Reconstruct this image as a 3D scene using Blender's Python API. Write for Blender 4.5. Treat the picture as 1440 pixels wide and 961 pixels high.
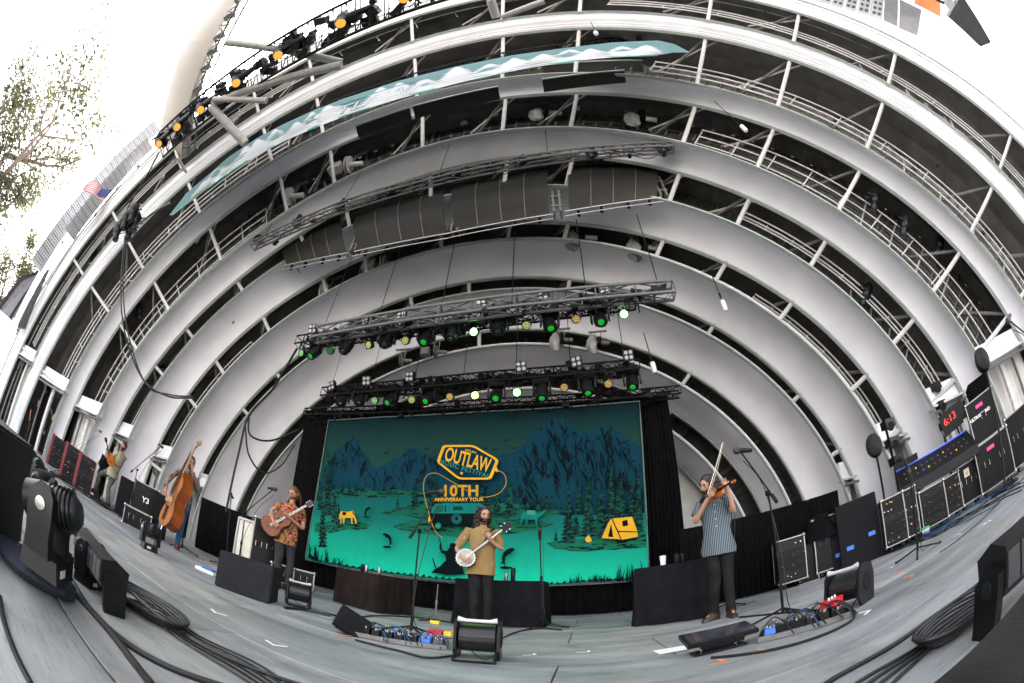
import bpy, bmesh, math, random
import numpy as np
from mathutils import Vector, Matrix
random.seed(7)
S = bpy.context.scene
for o in list(bpy.data.objects): bpy.data.objects.remove(o)
COL = S.collection
R = math.radians
# ---------------------------------------------------------------- camera (a fisheye at the lip of the stage)
PITCH, YAW, ROLL, FPX, CH = R(35.39), R(11.44), R(2.0), 576.38, 0.5688
cy, sy, cp, sp = math.cos(YAW), math.sin(YAW), math.cos(PITCH), math.sin(PITCH)
F = Vector((-sy*cp, cy*cp, sp)); X0 = Vector((cy, sy, 0)); U0 = X0.cross(F)
XR = math.cos(ROLL)*X0 + math.sin(ROLL)*U0; UP = -math.sin(ROLL)*X0 + math.cos(ROLL)*U0
CAM = Vector((0, 0, CH))
cam = bpy.data.cameras.new('camera'); camo = bpy.data.objects.new('camera', cam); COL.objects.link(camo)
cam.type = 'PANO'; cam.panorama_type = 'FISHEYE_EQUISOLID'
cam.fisheye_lens = FPX/40.0; cam.fisheye_fov = R(215); cam.sensor_width = 36; cam.sensor_fit = 'HORIZONTAL'
cam.clip_start = 0.01; cam.clip_end = 3000
camo.matrix_world = Matrix(((XR.x, UP.x, -F.x, CAM.x), (XR.y, UP.y, -F.y, CAM.y), (XR.z, UP.z, -F.z, CAM.z), (0, 0, 0, 1)))
S.camera = camo
# ---------------------------------------------------------------- sky, sun, exposure
SUN_EL, SUN_AZ = R(42), R(-62)      # azimuth from +Y towards +X: the sun stands to the left of and behind the shell
W = bpy.data.worlds.new('World'); S.world = W; W.use_nodes = True
nt = W.node_tree; nt.nodes.clear()
sky = nt.nodes.new('ShaderNodeTexSky'); sky.sky_type = 'NISHITA'; sky.sun_disc = False
sky.sun_elevation = SUN_EL; sky.sun_rotation = SUN_AZ; sky.air_density = 1.0; sky.dust_density = 6.0; sky.ozone_density = 0.3
bg = nt.nodes.new('ShaderNodeBackground'); bg.inputs['Strength'].default_value = 0.15
wo = nt.nodes.new('ShaderNodeOutputWorld')
hs = nt.nodes.new('ShaderNodeHueSaturation'); hs.inputs['Saturation'].default_value = .28; hs.inputs['Value'].default_value = 1.25   # a hazy, milky evening sky
nt.links.new(sky.outputs[0], hs.inputs['Color']); nt.links.new(hs.outputs[0], bg.inputs[0]); nt.links.new(bg.outputs[0], wo.inputs[0])
sl = bpy.data.lights.new('sun', 'SUN'); sl.energy = 5.0; sl.angle = R(0.6); sl.color = (1, .95, .86)
so = bpy.data.objects.new('sun', sl); COL.objects.link(so)
sd = Vector((math.sin(SUN_AZ)*math.cos(SUN_EL), math.cos(SUN_AZ)*math.cos(SUN_EL), math.sin(SUN_EL)))
so.rotation_euler = sd.to_track_quat('Z', 'Y').to_euler(); so.location = (0, -20, 40)
S.view_settings.view_transform = 'Standard'; S.view_settings.look = 'None'; S.view_settings.gamma = 1
S.view_settings.exposure = 2.75
S.cycles.max_bounces = 6; S.cycles.diffuse_bounces = 2; S.cycles.use_denoising = True
S.cycles.sample_clamp_indirect = 6

# ---------------------------------------------------------------- where a pixel of the photograph lies in the place
def ray(px, py):
    x, y = float(px)-720.0, 480.5-float(py)
    r = math.hypot(x, y)+1e-9; th = 2*math.asin(min(.999, r/(2*FPX)))
    return math.cos(th)*F + (math.sin(th)*x/r)*XR + (math.sin(th)*y/r)*UP
def aty(px, py, Y): d = ray(px, py); return CAM + d*(float(Y)/d.y)
def atx(px, py, X): d = ray(px, py); return CAM + d*(X/d.x)
def atz(px, py, z): d = ray(px, py); return CAM + d*((z-CH)/d.z)
def atd(px, py, D): return CAM + ray(px, py)*D

# ---------------------------------------------------------------- materials
MATS = {}
def mat(name, col=(.5, .5, .5), rough=.6, metal=0., var=.12, scale=6., bump=0., bscale=60., col2=None, spec=.5, emit=None, es=1., stretch=None, clear=0):
    if name in MATS: return MATS[name]
    m = bpy.data.materials.new(name); m.use_nodes = True; t = m.node_tree; b = t.nodes['Principled BSDF']
    b.inputs['Roughness'].default_value = rough; b.inputs['Metallic'].default_value = metal
    b.inputs['Specular IOR Level'].default_value = spec
    if clear: b.inputs['Coat Weight'].default_value = clear
    tc = t.nodes.new('ShaderNodeTexCoord'); mp = t.nodes.new('ShaderNodeMapping')
    t.links.new(tc.outputs['Object'], mp.inputs[0])
    if stretch: mp.inputs['Scale'].default_value = stretch
    n = t.nodes.new('ShaderNodeTexNoise'); n.inputs['Scale'].default_value = scale; n.inputs['Detail'].default_value = 5
    t.links.new(mp.outputs[0], n.inputs['Vector'])
    cr = t.nodes.new('ShaderNodeValToRGB'); t.links.new(n.outputs['Fac'], cr.inputs[0])
    a = col; c2 = col2 or tuple(min(1, c*(1+var)) for c in col); a = tuple(c*(1-var) for c in col) if not col2 else col
    cr.color_ramp.elements[0].position = .32; cr.color_ramp.elements[1].position = .68
    cr.color_ramp.elements[0].color = (*a, 1); cr.color_ramp.elements[1].color = (*c2, 1)
    t.links.new(cr.outputs[0], b.inputs['Base Color'])
    mr = t.nodes.new('ShaderNodeMapRange'); mr.inputs[3].default_value = max(0, rough-.1); mr.inputs[4].default_value = min(1, rough+.12)
    t.links.new(n.outputs['Fac'], mr.inputs[0]); t.links.new(mr.outputs[0], b.inputs['Roughness'])
    if bump:
        n2 = t.nodes.new('ShaderNodeTexNoise'); n2.inputs['Scale'].default_value = bscale; n2.inputs['Detail'].default_value = 3
        t.links.new(mp.outputs[0], n2.inputs['Vector'])
        bp = t.nodes.new('ShaderNodeBump'); bp.inputs['Strength'].default_value = min(1, bump); bp.inputs['Distance'].default_value = .02
        t.links.new(n2.outputs['Fac'], bp.inputs['Height']); t.links.new(bp.outputs[0], b.inputs['Normal'])
    if emit:
        b.inputs['Emission Color'].default_value = (*emit, 1); b.inputs['Emission Strength'].default_value = es
    MATS[name] = m
    return m
WHITE = mat('white_shell_paint', (.74, .725, .77), .55, var=.08, scale=.9, bump=.05, bscale=8)
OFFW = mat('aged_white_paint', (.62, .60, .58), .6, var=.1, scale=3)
LIPM = mat('grey_green_trim_paint', (.36, .40, .37), .5, var=.1)
STEELW = mat('painted_steel', (.5, .49, .48), .5, var=.12, scale=8)
STEELG = mat('grey_painted_steel', (.13, .125, .12), .6, var=.2, scale=8)
CORR = mat('shaded_corrugated_sheet', (.05, .048, .045), .7, var=.25, scale=2, col2=(.085, .08, .075))
BEIGE = mat('beige_canopy_panel', (.30, .265, .225), .5, var=.05, scale=1)
ALU = mat('bare_aluminium', (.26, .26, .265), .42, 1., var=.12, scale=20)
BLK = mat('black_powder_coat', (.006, .006, .0065), .45, var=.3, spec=.16)
BLKP = mat('black_plastic', (.010, .010, .011), .35, var=.25, bump=.03, bscale=200, spec=.16)
BLKM = mat('matt_black_flock', (.010, .010, .012), .9, var=.3, scale=60, bump=.15, bscale=300, spec=.15)
CLOTH = mat('black_stage_cloth', (.0035, .0035, .004), .95, var=.4, scale=5, bump=.3, bscale=6, spec=.08)
CLOTHB = mat('brown_black_table_cloth', (.014, .010, .009), .9, var=.3, scale=5, bump=.4, bscale=9, spec=.1)
RUB = mat('black_rubber_cable', (.014, .014, .015), .4, var=.3, spec=.3)
BLUEC = mat('blue_cable_jacket', (.02, .08, .2), .45, var=.3)
CASE = mat('black_case_laminate', (.005, .005, .006), .4, var=.4, scale=3, spec=.16)
CHR = mat('chrome', (.42, .42, .42), .25, 1., var=.05)
GLASS = mat('lens_glass', (.02, .03, .03), .06, var=.1, spec=.9, clear=.6)
LBLB = mat('white_led_blinder_lamp', (.35, .35, .36), .3, var=.1, emit=(1, 1, 1), es=.02)
GRN = mat('lit_green_lens', (.005, .04, .005), .2, emit=(.01, .9, .06), es=.06)
GRNH = mat('bright_green_led', (.1, .6, .1), .2, emit=(.12, 1., .12), es=14)
YELH = mat('bright_yellow_green_led', (.3, .6, .1), .2, emit=(.4, 1., .05), es=10)
LEDY = mat('pale_yellow_led', (.1, .1, .03), .2, emit=(.8, .85, .2), es=.2)
LEDG = mat('pale_green_led', (.05, .1, .05), .2, emit=(.4, 1, .35), es=.18)
LEDO = mat('amber_led', (.1, .08, .03), .2, emit=(1, .6, .15), es=.2)
WARM = mat('lit_warm_lens', (.15, .08, .03), .2, emit=(1, .45, .06), es=.16)
FIXB = mat('moving_light_shell', (.007, .0075, .009), .35, var=.2, spec=.3)
PLASTIC = mat('translucent_rain_bag', (.26, .26, .25), .4, var=.15, scale=9, bump=.6, bscale=7)
PINKT = mat('pink_tape', (.9, .06, .3), .6, var=.1)
ORT = mat('orange_tape', (.85, .28, .1), .7, var=.2)
WHT = mat('white_tape', (.8, .8, .78), .6, var=.1)
PAPER = mat('white_paper', (.85, .85, .85), .6, var=.03)
CREAM = mat('cream_panel', (.6, .57, .5), .6, var=.08)
GREYP = mat('mid_grey_plastic', (.07, .07, .075), .5, var=.15)
REDP = mat('red_paint', (.55, .02, .03), .4, var=.1)
REDR = mat('dark_red_rack_edge', (.16, .008, .012), .45, var=.2)
YELP = mat('yellow_plastic', (.75, .5, .04), .45, var=.1)
BLUP = mat('blue_plastic', (.03, .16, .6), .4, var=.1)
GRNP = mat('green_plastic', (.05, .45, .12), .4, var=.1)
TAN = mat('tan_wood', (.32, .24, .15), .6, var=.2)

# ---------------------------------------------------------------- mesh helpers
class MB:
    def __init__(s): s.v = []; s.f = []; s.mi = []
    def add(s, vs, fs, mi=0):
        n = len(s.v); s.v += [tuple(v) for v in vs]; s.f += [tuple(n+i for i in f) for f in fs]; s.mi += [mi]*len(fs); return s
    def box(s, c, d, M=None, mi=0, taper=1.):
        c = Vector(c); out = []
        for z in (-.5, .5):
            k = taper if z > 0 else 1
            for x, y in ((-.5, -.5), (.5, -.5), (.5, .5), (-.5, .5)):
                p = Vector((x*d[0]*k, y*d[1]*k, z*d[2])); out.append(c + (M @ p if M else p))
        return s.add(out, [(3, 2, 1, 0), (4, 5, 6, 7), (0, 1, 5, 4), (1, 2, 6, 5), (2, 3, 7, 6), (3, 0, 4, 7)], mi)
    def cyl(s, a, b, r, r2=None, n=8, mi=0, cap=True):
        a = Vector(a); b = Vector(b); r2 = r if r2 is None else r2; d = b-a
        if d.length < 1e-6: return s
        q = d.to_track_quat('Z', 'Y'); out = []
        for p, rr in ((a, r), (b, r2)):
            for i in range(n):
                t = 2*math.pi*i/n; out.append(p + q @ Vector((rr*math.cos(t), rr*math.sin(t), 0)))
        fs = [(i, (i+1) % n, n+(i+1) % n, n+i) for i in range(n)]
        if cap: fs += [tuple(range(n-1, -1, -1)), tuple(range(n, 2*n))]
        return s.add(out, fs, mi)
    def tube(s, pts, r, n=6, mi=0, close=False):
        pts = [Vector(p) for p in pts]; m = len(pts); out = []; N = None
        for i, p in enumerate(pts):
            a = pts[i-1] if (i or close) else pts[0]; b = pts[(i+1) % m] if (i < m-1 or close) else pts[-1]
            t = (b-a).normalized() if (b-a).length > 1e-9 else Vector((0, 0, 1))
            if N is None: N = t.orthogonal().normalized()
            N = (N - t*N.dot(t)); N = N.normalized() if N.length > 1e-6 else t.orthogonal().normalized()
            Bn = t.cross(N); rr = r[i] if isinstance(r, (list, tuple)) else r
            for j in range(n):
                w = 2*math.pi*j/n; out.append(p + N*(rr*math.cos(w)) + Bn*(rr*math.sin(w)))
        fs = []
        for i in range(m if close else m-1):
            for j in range(n):
                i2 = (i+1) % m; fs.append((i*n+j, i*n+(j+1) % n, i2*n+(j+1) % n, i2*n+j))
        if not close: fs += [tuple(range(n-1, -1, -1)), tuple((m-1)*n+j for j in range(n))]
        return s.add(out, fs, mi)
    def lathe(s, prof, o=(0, 0, 0), axis=(0, 0, 1), n=16, mi=0, sx=1., syy=1.):
        o = Vector(o); q = Vector(axis).to_track_quat('Z', 'Y'); out = []
        for r_, z in prof:
            for i in range(n):
                t = 2*math.pi*i/n; out.append(o + q @ Vector((r_*math.cos(t)*sx, r_*math.sin(t)*syy, z)))
        m = len(prof); fs = [(k*n+i, k*n+(i+1) % n, (k+1)*n+(i+1) % n, (k+1)*n+i) for k in range(m-1) for i in range(n)]
        fs += [tuple(range(n-1, -1, -1)), tuple((m-1)*n+i for i in range(n))]
        return s.add(out, fs, mi)
    def prism(s, pts, off, mi=0):
        off = Vector(off); pts = [Vector(p) for p in pts]; n = len(pts)
        return s.add(pts+[p+off for p in pts], [tuple(range(n-1, -1, -1)), tuple(range(n, 2*n))]+[(i, (i+1) % n, n+(i+1) % n, n+i) for i in range(n)], mi)
    def loft(s, rows, mi=0, close=False, wrap=False):
        n = len(rows[0]); vs = [p for r_ in rows for p in r_]; m = len(rows); fs = []
        for i in range(m if wrap else m-1):
            for j in range(n if close else n-1):
                a = i*n+j; b = i*n+(j+1) % n; i2 = ((i+1) % m)*n; fs.append((a, b, i2+(j+1) % n, i2+j))
        if close and not wrap: fs += [tuple(range(n-1, -1, -1)), tuple((m-1)*n+j for j in range(n))]
        return s.add(vs, fs, mi)
    def mesh(s, name, mats, smooth=False, org=(0, 0, 0), ang=40):
        o = Vector(org); me = bpy.data.meshes.new(name)
        me.from_pydata([(v[0]-o.x, v[1]-o.y, v[2]-o.z) for v in s.v], [], s.f)
        for m in (mats if isinstance(mats, (list, tuple)) else [mats]): me.materials.append(m)
        if any(s.mi): me.polygons.foreach_set('material_index', s.mi)
        bm = bmesh.new(); bm.from_mesh(me); bmesh.ops.recalc_face_normals(bm, faces=bm.faces); bm.to_mesh(me); bm.free()
        if smooth: me.shade_smooth(); me.set_sharp_from_angle(angle=R(ang))
        return me
def tag(o, label=None, cat=None, group=None, kind=None):
    for k, v in (('label', label), ('category', cat), ('group', group), ('kind', kind)):
        if v: o[k] = v
    return o
def link(name, me, parent=None, loc=(0, 0, 0), rot=None, **kw):
    o = bpy.data.objects.new(name, me); COL.objects.link(o); o.parent = parent; o.location = loc
    if rot: o.rotation_euler = rot
    return tag(o, **kw)
def thing(name, label, cat, loc=(0, 0, 0), rz=0, group=None):
    o = bpy.data.objects.new(name, None); COL.objects.link(o); o.location = loc; o.rotation_euler = (0, 0, rz); o.empty_display_size = .2
    return tag(o, label, cat, group)
ORG = Vector((0, 0, 0))
def part(name, mb, m, par, smooth=False, org=None, **kw):
    """part whose vertices are written in the coordinates of its thing"""
    if org is None: return link(name, mb.mesh(name, m, smooth), par, **kw)
    return link(name, mb.mesh(name, m, smooth, org), par, loc=org, **kw)
def wpart(name, mb, m, par, smooth=False, **kw):
    """part whose vertices are written in world coordinates, of a thing that is not turned"""
    return link(name, mb.mesh(name, m, smooth, par.matrix_basis.translation if par else (0, 0, 0)), par, **kw)
def wsub(name, mb, m, par, smooth=False, **kw):
    return link(name, mb.mesh(name, m, smooth, par.parent.matrix_basis.translation), par, **kw)
def solo(name, mb, m, label, cat, smooth=False, group=None, kind=None, org=None):
    org = mb.v[0] if org is None else org
    o = link(name, mb.mesh(name, m, smooth, org), None, loc=org); return tag(o, label, cat, group, kind)
def copy_tree(o, parent=None):
    c = o.copy(); COL.objects.link(c); c.parent = parent
    for ch in list(o.children): copy_tree(ch, c)
    return c
def clone(o, loc, rot=None, label=None, scale=None, group=None):
    c = copy_tree(o); c.location = loc
    if rot is not None: c.rotation_euler = rot
    if scale: c.scale = (scale,)*3
    return tag(c, label, None, group)
def spline(pts, n=8):
    pts = [Vector(p) for p in pts]; P = [pts[0]*2-pts[1]]+pts+[pts[-1]*2-pts[-2]]; out = []
    for i in range(1, len(P)-2):
        for k in range(n):
            t = k/n; a, b, c, d = P[i-1:i+3]
            out.append(.5*((2*b)+(c-a)*t+(2*a-5*b+4*c-d)*t*t+(3*b-a-3*c+d)*t**3))
    return out+[pts[-1]]
# ================================================================ setting: ground, stage
g = MB(); g.add([(-900, -900, -1.9), (900, -900, -1.9), (900, 900, -1.9), (-900, 900, -1.9)], [(0, 1, 2, 3)])
link('ground', g.mesh('ground', mat('dry_ground', (.05, .045, .04), .9, col2=(.03, .035, .02), scale=.3)), kind='structure')
def floor_mat():
    m = bpy.data.materials.new('worn_grey_stage_boards'); m.use_nodes = True; t = m.node_tree; b = t.nodes['Principled BSDF']
    tc = t.nodes.new('ShaderNodeTexCoord'); geo = t.nodes.new('ShaderNodeNewGeometry')
    mp = t.nodes.new('ShaderNodeMapping'); mp.inputs['Scale'].default_value = (.5, 2.2, 1); t.links.new(geo.outputs['Position'], mp.inputs[0])
    def noise(sc, det, src, ro=.6):
        n = t.nodes.new('ShaderNodeTexNoise'); n.inputs['Scale'].default_value = sc; n.inputs['Detail'].default_value = det; n.inputs['Roughness'].default_value = ro
        t.links.new(src, n.inputs['Vector']); return n
    def ramp(src, st):
        c = t.nodes.new('ShaderNodeValToRGB'); t.links.new(src, c.inputs[0]); e = c.color_ramp.elements
        e[0].position, e[0].color = st[0][0], (*st[0][1], 1); e[1].position, e[1].color = st[-1][0], (*st[-1][1], 1)
        for p, q in st[1:-1]: x = e.new(p); x.color = (*q, 1)
        return c
    def mix(kind, a, bb, f):
        x = t.nodes.new('ShaderNodeMix'); x.data_type = 'RGBA'; x.blend_type = kind
        if isinstance(f, float): x.inputs[0].default_value = f
        else: t.links.new(f, x.inputs[0])
        t.links.new(a, x.inputs[6]); t.links.new(bb, x.inputs[7]); return x.outputs[2]
    n1 = noise(1.3, 8, mp.outputs[0]); c1 = ramp(n1.outputs['Fac'], [(.3, (.16, .168, .187)), (.5, (.27, .282, .307)), (.72, (.41, .42, .44))])
    n2 = noise(.35, 3, geo.outputs['Position']); c2 = ramp(n2.outputs['Fac'], [(.4, (1, 1, 1)), (.65, (1.0, .95, .82))])
    col = mix('MULTIPLY', c1.outputs[0], c2.outputs[0], .9)
    n3 = noise(14, 6, mp.outputs[0], .75); c3 = ramp(n3.outputs['Fac'], [(.60, (0, 0, 0)), (.70, (1, 1, 1))])
    w = t.nodes.new('ShaderNodeRGB'); w.outputs[0].default_value = (.42, .43, .44, 1)
    f1 = t.nodes.new('ShaderNodeMath'); f1.operation = 'MULTIPLY'; f1.inputs[1].default_value = .35; t.links.new(c3.outputs[0], f1.inputs[0])
    col = mix('MIX', col, w.outputs[0], f1.outputs[0])
    n4 = noise(28, 3, geo.outputs['Position']); c4 = ramp(n4.outputs['Fac'], [(.70, (0, 0, 0)), (.73, (1, 1, 1))])
    k = t.nodes.new('ShaderNodeRGB'); k.outputs[0].default_value = (.55, .55, .5, 1)
    f2 = t.nodes.new('ShaderNodeMath'); f2.operation = 'MULTIPLY'; f2.inputs[1].default_value = .6; t.links.new(c4.outputs[0], f2.inputs[0])
    col = mix('MIX', col, k.outputs[0], f2.outputs[0])
    mp5 = t.nodes.new('ShaderNodeMapping'); mp5.inputs['Scale'].default_value = (.9, 9, 1); mp5.inputs['Rotation'].default_value = (0, 0, R(12)); t.links.new(geo.outputs['Position'], mp5.inputs[0])
    n5 = noise(5, 8, mp5.outputs[0], .8); c5 = ramp(n5.outputs['Fac'], [(.36, (.35, .35, .36)), (.46, (1, 1, 1))]); col = mix('MULTIPLY', col, c5.outputs[0], .75)
    n6 = noise(2.2, 6, geo.outputs['Position'], .7); c6 = ramp(n6.outputs['Fac'], [(.30, (.55, .55, .56)), (.48, (1, 1, 1))]); col = mix('MULTIPLY', col, c6.outputs[0], .7)
    oi = t.nodes.new('ShaderNodeObjectInfo'); cc = ramp(oi.outputs['Random'], [(0, (.78, .80, .80)), (1, (1.06, 1.03, 1.0))])
    col = mix('MULTIPLY', col, cc.outputs[0], 1.)
    t.links.new(col, b.inputs['Base Color'])
    rr = t.nodes.new('ShaderNodeMapRange'); rr.inputs[3].default_value = .38; rr.inputs[4].default_value = .75; t.links.new(n1.outputs['Fac'], rr.inputs[0]); t.links.new(rr.outputs[0], b.inputs['Roughness'])
    bp = t.nodes.new('ShaderNodeBump'); bp.inputs['Strength'].default_value = .25; bp.inputs['Distance'].default_value = .01
    t.links.new(n3.outputs['Fac'], bp.inputs['Height']); t.links.new(bp.outputs[0], b.inputs['Normal'])
    return m
FLOORM = floor_mat()
g = MB(); g.box((-3, 6.6, -.98), (64, 14.6, 1.9)); stage = link('stage_floor', g.mesh('stage_floor', mat('stage_deck_core', (.05, .055, .055), .8)), kind='structure')
pm = MB(); pm.box((0, 0, 0), (2.419, 1.199, .030))
bm = bmesh.new(); me = pm.mesh('board', FLOORM); bm.from_mesh(me); bmesh.ops.bevel(bm, geom=[e for e in bm.edges if all(v.co.z > 0 for v in e.verts)], offset=.004, segments=1, affect='EDGES'); bm.to_mesh(me); bm.free()
for j in range(12):
    for i in range(24):
        x = -33+i*2.43+(.8 if j % 2 else 0); y = -.1+j*1.21
        if x > 22.6 or x < -33.5: continue
        link('board', me, stage, loc=(x, y, -.0152+random.uniform(-.0008, .0008)))
# the sunlit seating bowl that rises in front of the stage, behind the photographer
g = MB(); rows = []; random.seed(2)
for j in range(49):
    a = R(-97-166*j/48); row = []
    for rr_, zz in ((22, -1.88), (45, 3), (80, 13), (120, 26), (150, 40), (175, 64), (185, 66), (240, 30), (320, -1.89)):
        k_ = min(1, min(j, 48-j)/3); row.append((math.sin(a)*rr_, math.cos(a)*rr_-4, -1.88+(zz+1.88)*k_*random.uniform(.93, 1.05)))
    rows.append(row)
g.loft(rows); link('seating_hillside', g.mesh('seating_hillside', mat('sunlit_benches_and_scrub', (.20, .195, .19), .95, col2=(.30, .29, .28), scale=.2), True), kind='structure')
# ================================================================ the shell
XC = -2.7
RC = {0: [7.028, .124, -.201, .228, .082, -.052, -.034, .003], 1: [7.787, .101, -.231, .235, .067, -.042, -.034, .011],
      2: [8.472, .088, -.236, .206, .015, -.028, -.043, -.002], 3: [9.277, .024, -.268, .204, .028, -.047, -.063, .024],
      4: [10.163, -.045, -.292, .264, -.012, -.076, -.003, .036], 5: [11.137, .049, -.284, .254, .208, -.12, -.04, .219],
      6: [12.989, .178, -.481, .403, .079, -.034, -.045, .098]}
RC[7] = [14.489]+RC[6][1:]; RC[8] = [15.989]+RC[6][1:]
YC = {k: [12.5-1.4*k] for k in range(7)}; YC[7] = [2.222, -.006, .267, .079, -.107]; YC[8] = [.696, -.323, .518, .117, .033]
BD = {0: 1.38, 1: 1.38, 2: 1.35, 3: 1.32, 4: 1.1, 5: .85, 6: .62, 7: .5, 8: .45}     # depth of each band
BR = {0: .14, 1: .14, 2: .40, 3: .16, 4: .18, 5: .09, 6: .06, 7: .45, 8: .75}           # how much it widens towards the front
HF = {0: .05, 1: .05, 2: .22, 3: .24}
def basis(p): return (1, math.cos(p), math.sin(p), math.cos(2*p), math.sin(2*p), math.cos(3*p), math.sin(3*p), math.cos(4*p))
def lip(k, p, dy=0., dr=0.):
    b = basis(p); r = sum(c*q for c, q in zip(RC[k], b))+dr; y = sum(c*q for c, q in zip(YC[k], b))+dy
    return Vector((XC+r*math.cos(p), y, r*math.sin(p)))
shell = thing('concert_shell', 'huge white concentric arched concert shell over the stage', 'bandshell', (XC, 12, 0))
NP = 96; PH = [math.pi*i/NP for i in range(NP+1)]
for k in range(9):
    D, dr = BD[k], BR[k]; b = MB()
    hp = HF.get(k, .30)*D+.3*dr                                    # a cove: steep near the lip, closing again towards the front edge
    sec = [(0, 0), (-.06*D, .22*hp), (-.14*D, .48*hp), (-.26*D, .76*hp), (-.42*D, .94*hp), (-.6*D, hp), (-.8*D, hp*.5+max(dr, hp*.8)*.5), (-D, dr), (-D, dr+.06), (-.85*D, hp+.1), (-.4*D, hp+.14), (.03, .2)]
    if k == 7: sec = [(0, 0), (-.05, .0), (-.055, .05), (-.13, .06), (-.135, .12), (-.2, .13), (-.205, .18), (-.34, .22), (-D, dr+.1), (-D, dr+.2), (.0, .25)]
    b.loft([[lip(k, p, *q) for q in sec] for p in PH], close=True)
    band = wpart('arch_band', b, WHITE, shell, smooth=True)
    if k == 7: band['label'] = 'stepped arch band with three grooves'
    for q, nm in (((-.03, -.045), 'lip_trim'), ((-D-.02, dr-.03), 'edge_trim')):
        t = MB(); w = .045
        t.loft([[lip(k, p, q[0]-w, q[1]-w*.5), lip(k, p, q[0]+w, q[1]-w*.5), lip(k, p, q[0]+w, q[1]+w*.5), lip(k, p, q[0]-w, q[1]+w*.5)] for p in PH], close=True)
        wsub(nm, t, LIPM, band)
    if k in (3, 4, 5, 6):
        t = MB(); t.tube([lip(k, p, -.0, .03) + (lip(k, p)-Vector((XC, 0, 0))).normalized()*0 for p in PH], .018, 5); 
# back wall behind the smallest arch
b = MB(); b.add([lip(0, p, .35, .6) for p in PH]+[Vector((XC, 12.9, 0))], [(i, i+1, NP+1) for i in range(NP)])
wpart('back_wall', b, OFFW, shell)
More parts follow.
